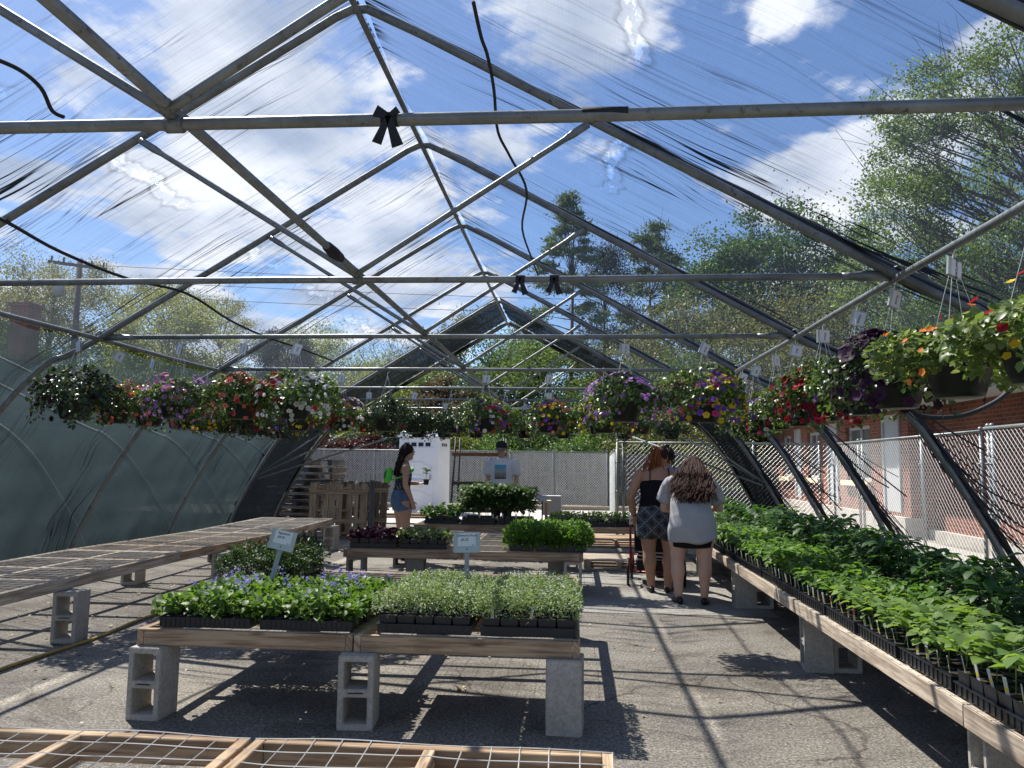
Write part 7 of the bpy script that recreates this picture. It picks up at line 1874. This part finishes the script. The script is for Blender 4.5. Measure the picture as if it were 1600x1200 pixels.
# ---------------- man in cap and white t-shirt, facing us
def man_cap():
    t = place('person', -1.30, 13.75, R(172), 'man in dark cap and white printed t-shirt standing behind the tomato plants')
    b = MB()
    leg(b, (-.10, 0, .90), (-.10, .02, .50), (-.11, 0, .09), 1.05); leg(b, (.10, 0, .90), (.10, .02, .50), (.11, 0, .09), 1.05)
    b.loft(torso_rings([(.86, 0, 0, .165, .12), (1.0, 0, 0, .165, .12), (1.15, 0, .0, .165, .115), (1.32, 0, .01, .185, .12), (1.44, 0, .01, .185, .10), (1.50, 0, .01, .13, .08), (1.54, 0, .02, .07, .065)]), (1, 0, 0), 20)
    limb(b, [(0, .02, 1.50), (0, .035, 1.57), (0, .06, 1.63)], [.064, .058, .056], 3)
    c, f, up, r_ = head(b, (.0, .08, 1.70), (.25, .9, -.35), (.02, .25, 1), 1.06)
    for sg in (-1, 1):
        arm(b, (sg * .215, .0, 1.46), (sg * .265, -.02, 1.18), (sg * .255, .10, .93), 1.08); hand(b, (sg * .255, .105, .92), (0, .3, -1), (-sg, 0, 0), 1.0, .6, -sg)
    o = b.build('body', SK_B, t, True); remesh(o, .0085, 4); eyes(t, c, f, up, r_, 1.06)
    b = MB()
    b.loft(torso_rings([(.93, 0, 0, .205, .150), (1.02, 0, 0, .200, .145), (1.15, 0, .0, .200, .14), (1.32, 0, .01, .212, .142), (1.44, 0, .01, .208, .12), (1.505, 0, .012, .15, .095), (1.54, 0, .02, .085, .078)]), (1, 0, 0), 30)
    for sg in (-1, 1): limb(b, [(sg * .13, .0, 1.455), (sg * .215, .0, 1.45), (sg * .255, -.005, 1.34), (sg * .272, -.01, 1.25)], [.092, .088, .080, .084], 3, 16)
    sh = b.build('white_shirt', fabric('white_jersey', (.84, .84, .85), .04, 5, .15), t, True); remesh(sh, .010, 3); dent(sh, .005, 8)
    # faded landscape print on the chest
    m, nt, bs = new_mat('shirt_print'); tc = N_(nt, 'ShaderNodeTexCoord'); sp = N_(nt, 'ShaderNodeSeparateXYZ'); nt.links.new(tc.outputs['Object'], sp.inputs[0])
    z = mth(nt, 'ADD', sp.outputs[2], mth(nt, 'MULTIPLY', mth(nt, 'SUBTRACT', noise(nt, 14, 3), .5), .14))
    nt.links.new(ramp(nt, mth(nt, 'MULTIPLY', mth(nt, 'SUBTRACT', z, 1.14), 3.6), [(.08, (.10, .05, .045)), (.18, (.35, .28, .18)), (.36, (.30, .31, .36)), (.55, (.55, .45, .30)), (.68, (.42, .45, .50)), (.80, (.12, .42, .60))]), bs.inputs['Base Color']); bs.inputs['Roughness'].default_value = .9
    b = MB(); nx = 9
    V = []; F = []
    for j in range(nx):
        for i in range(nx):
            x_ = -.105 + .21 * i / (nx - 1); zz_ = 1.165 + .25 * j / (nx - 1); yy_ = .0
            hit, loc, nr, idx = sh.ray_cast(Vector((x_, .6, zz_)), Vector((0, -1, 0))); yy_ = (loc.y if hit else .15) + .0025
            V.append((x_, yy_, zz_))
    for j in range(nx - 1):
        for i in range(nx - 1): F.append((j * nx + i, (j + 1) * nx + i, (j + 1) * nx + i + 1, j * nx + i + 1))
    b.add(V, F); b.build('print', m, sh, True)
    b = MB(); b.loft(torso_rings([(.78, 0, 0, .185, .14), (.88, 0, 0, .185, .138), (.96, 0, 0, .18, .13)]), (1, 0, 0), 20)
    for sx in (-.1, .1): b.loft(torso_rings([(.10, sx * 1.1, .0, .065, .075), (.48, sx, .015, .08, .088), (.84, sx, .0, .108, .125)]), (1, 0, 0), 16)
    o = b.build('trousers', fabric('dark_trousers', (.03, .03, .035)), t, True); remesh(o, .012, 3)
    for sx in (-.11, .11): b = MB(); shoe(b, (sx, 0, 0), (0, 1, 0), 1.1); b.build('shoe', SHOE, t, True)
    HD = hair_mat('hair_short_dark', (.015, .010, .008), (.035, .022, .016)); b = MB(); b.ball(c + up * .008 - f * .028, .088, 16); b.build('hair', HD, t, True)
    cc = c + up * .040 - f * .010
    b = MB(); R3 = Matrix((r_, f, up)).transposed()
    V = []; n = 20
    for q, (rad, zz_) in enumerate(((.099, -.010), (.101, .02), (.092, .055), (.066, .082), (.03, .094))):
        for k in range(n): a = 2 * math.pi * k / n; V.append(cc + R3 @ Vector((rad * .95 * math.cos(a), rad * 1.06 * math.sin(a), zz_)))
    F = [(q * n + k, q * n + (k + 1) % n, (q + 1) * n + (k + 1) % n, (q + 1) * n + k) for q in range(4) for k in range(n)] + [tuple(4 * n + k for k in range(n))]
    b.add(V, F); cp = b.build('cap', fabric('dark_cap', (.035, .037, .035)), t, True)
    b = MB(); V = []; m_ = 9
    for q in range(4):
        for k in range(m_):
            a = math.pi * (.12 + .76 * k / (m_ - 1)); rr = 1 + q * .20; V.append(cc + R3 @ Vector((.096 * math.cos(a) * (1 + .02 * q), .100 * math.sin(a) * rr, -.004 - .008 * q * q * .5 - .02 * math.cos(a) ** 2)))
    F = [(q * m_ + k, q * m_ + k + 1, (q + 1) * m_ + k + 1, (q + 1) * m_ + k) for q in range(3) for k in range(m_ - 1)]
    b.add(V, F); o = b.build('cap_brim', fabric('brim_grey', (.22, .21, .20)), cp, True); s_ = o.modifiers.new('s', 'SOLIDIFY'); s_.thickness = .004
# ---------------- stroller / rolling chair
def stroller():
    t = thing('stroller', (.98, 9.65, 0), 'black stroller with dark red frame and large thin wheels, in front of the ponytailed woman', 'stroller', None, R(-4))
    RD = simple('dark_red_paint', (.22, .015, .03), .3, .3, .1); TY = simple('tyre_rubber', (.012, .012, .013), .7)
    def wheel(x, y, rad):
        b = MB(); b.tube([(x, y + rad * math.cos(a), rad + rad * .0 + rad * math.sin(a) * .97 + .008) for a in np.linspace(0, 2 * math.pi, 25)], .016, 8, cap=False); w = b.build('wheel', TY, t, True)
        b = MB(); b.tube([(x - .03, y, rad + .008), (x + .03, y, rad + .008)], .018, 8)
        for a in np.linspace(0, 2 * math.pi, 9)[:-1]: b.tube([(x, y, rad + .008), (x, y + rad * .95 * math.cos(a), rad + .008 + rad * .92 * math.sin(a))], .004, 4)
        b.build('spokes', M['steel'], w, True)
    for x in (-.33, .33): wheel(x, -.18, .155); wheel(x * .86, .42, .10)
    b = MB()
    for x in (-.30, .30):
        b.tube([(x, -.18, .163), (x, -.12, .42), (x * 1.0, -.30, .84), (x * .98, -.40, .90)], .014, 8); b.tube([(x, -.13, .40), (x * .9, .42, .30), (x * .86, .42, .11)], .014, 8); b.tube([(x, -.18, .163), (x * .95, .2, .34)], .011, 8)
    b.tube([(-.30, -.18, .163), (.30, -.18, .163)], .010, 6); b.tube([(-.27, .42, .30), (.27, .42, .30)], .010, 6); b.build('frame', RD, t, True)
    for x in (-.295, .295): b = MB(); b.tube([(x, -.33, .865), (x, -.47, .915)], .019, 8); b.build('handle', BLK_F, t, True)
    b = MB(); b.box((0, .12, .42), (.50, .48, .04)); b.box((0, -.17, .64), (.50, .035, .46), Euler((R(12), 0, 0))); o = b.build('seat', fabric('stroller_fabric', (.015, .015, .018)), t); bevel(o, .015, 2)
    b = MB(); b.box((0, .15, .20), (.46, .42, .16)); bevel(b.build('basket', fabric('basket_net', (.03, .03, .035)), t), .03, 2)
    q = thing('white_cloth', (.69, 9.24, .80), 'white cloth draped over the left handle of the stroller', 'cloth')
    b = MB(); V = []; 
    for j in range(9):
        for i in range(7):
            u = (j / 8 - .35) * 2.2; V.append((-.055 + .11 * i / 6 + .01 * math.sin(j * 1.1), .06 * math.sin(u) + .012 * math.sin(i * 2.1 + j), .085 - abs(u) ** 1.6 * .085 + .006 * math.sin(i * 3 + j)))
    F = [(j * 7 + i, j * 7 + i + 1, (j + 1) * 7 + i + 1, (j + 1) * 7 + i) for j in range(8) for i in range(6)]
    b.add(V, F); o = b.build('cloth', M['paper'], q, True); s_ = o.modifiers.new('s', 'SOLIDIFY'); s_.thickness = .006
    # baby-size passenger shoes and striped blanket are only hinted: a folded white-striped blanket on the footrest
    q = thing('striped_blanket', (.95, 9.8, .27), 'folded black and white striped blanket in the stroller basket', 'blanket')
    b = MB()
    for k in range(5): b.box((0, .0, .012 + .022 * k), (.36, .26, .020), Euler((0, R(random.uniform(-4, 4)), R(random.uniform(-6, 6)))), k % 2)
    bevel(b.build('layers', [M['paper'], BLK_F], q), .006, 2)
woman_camisole(); woman_grey(); person_behind(); woman_denim(); man_cap(); stroller()
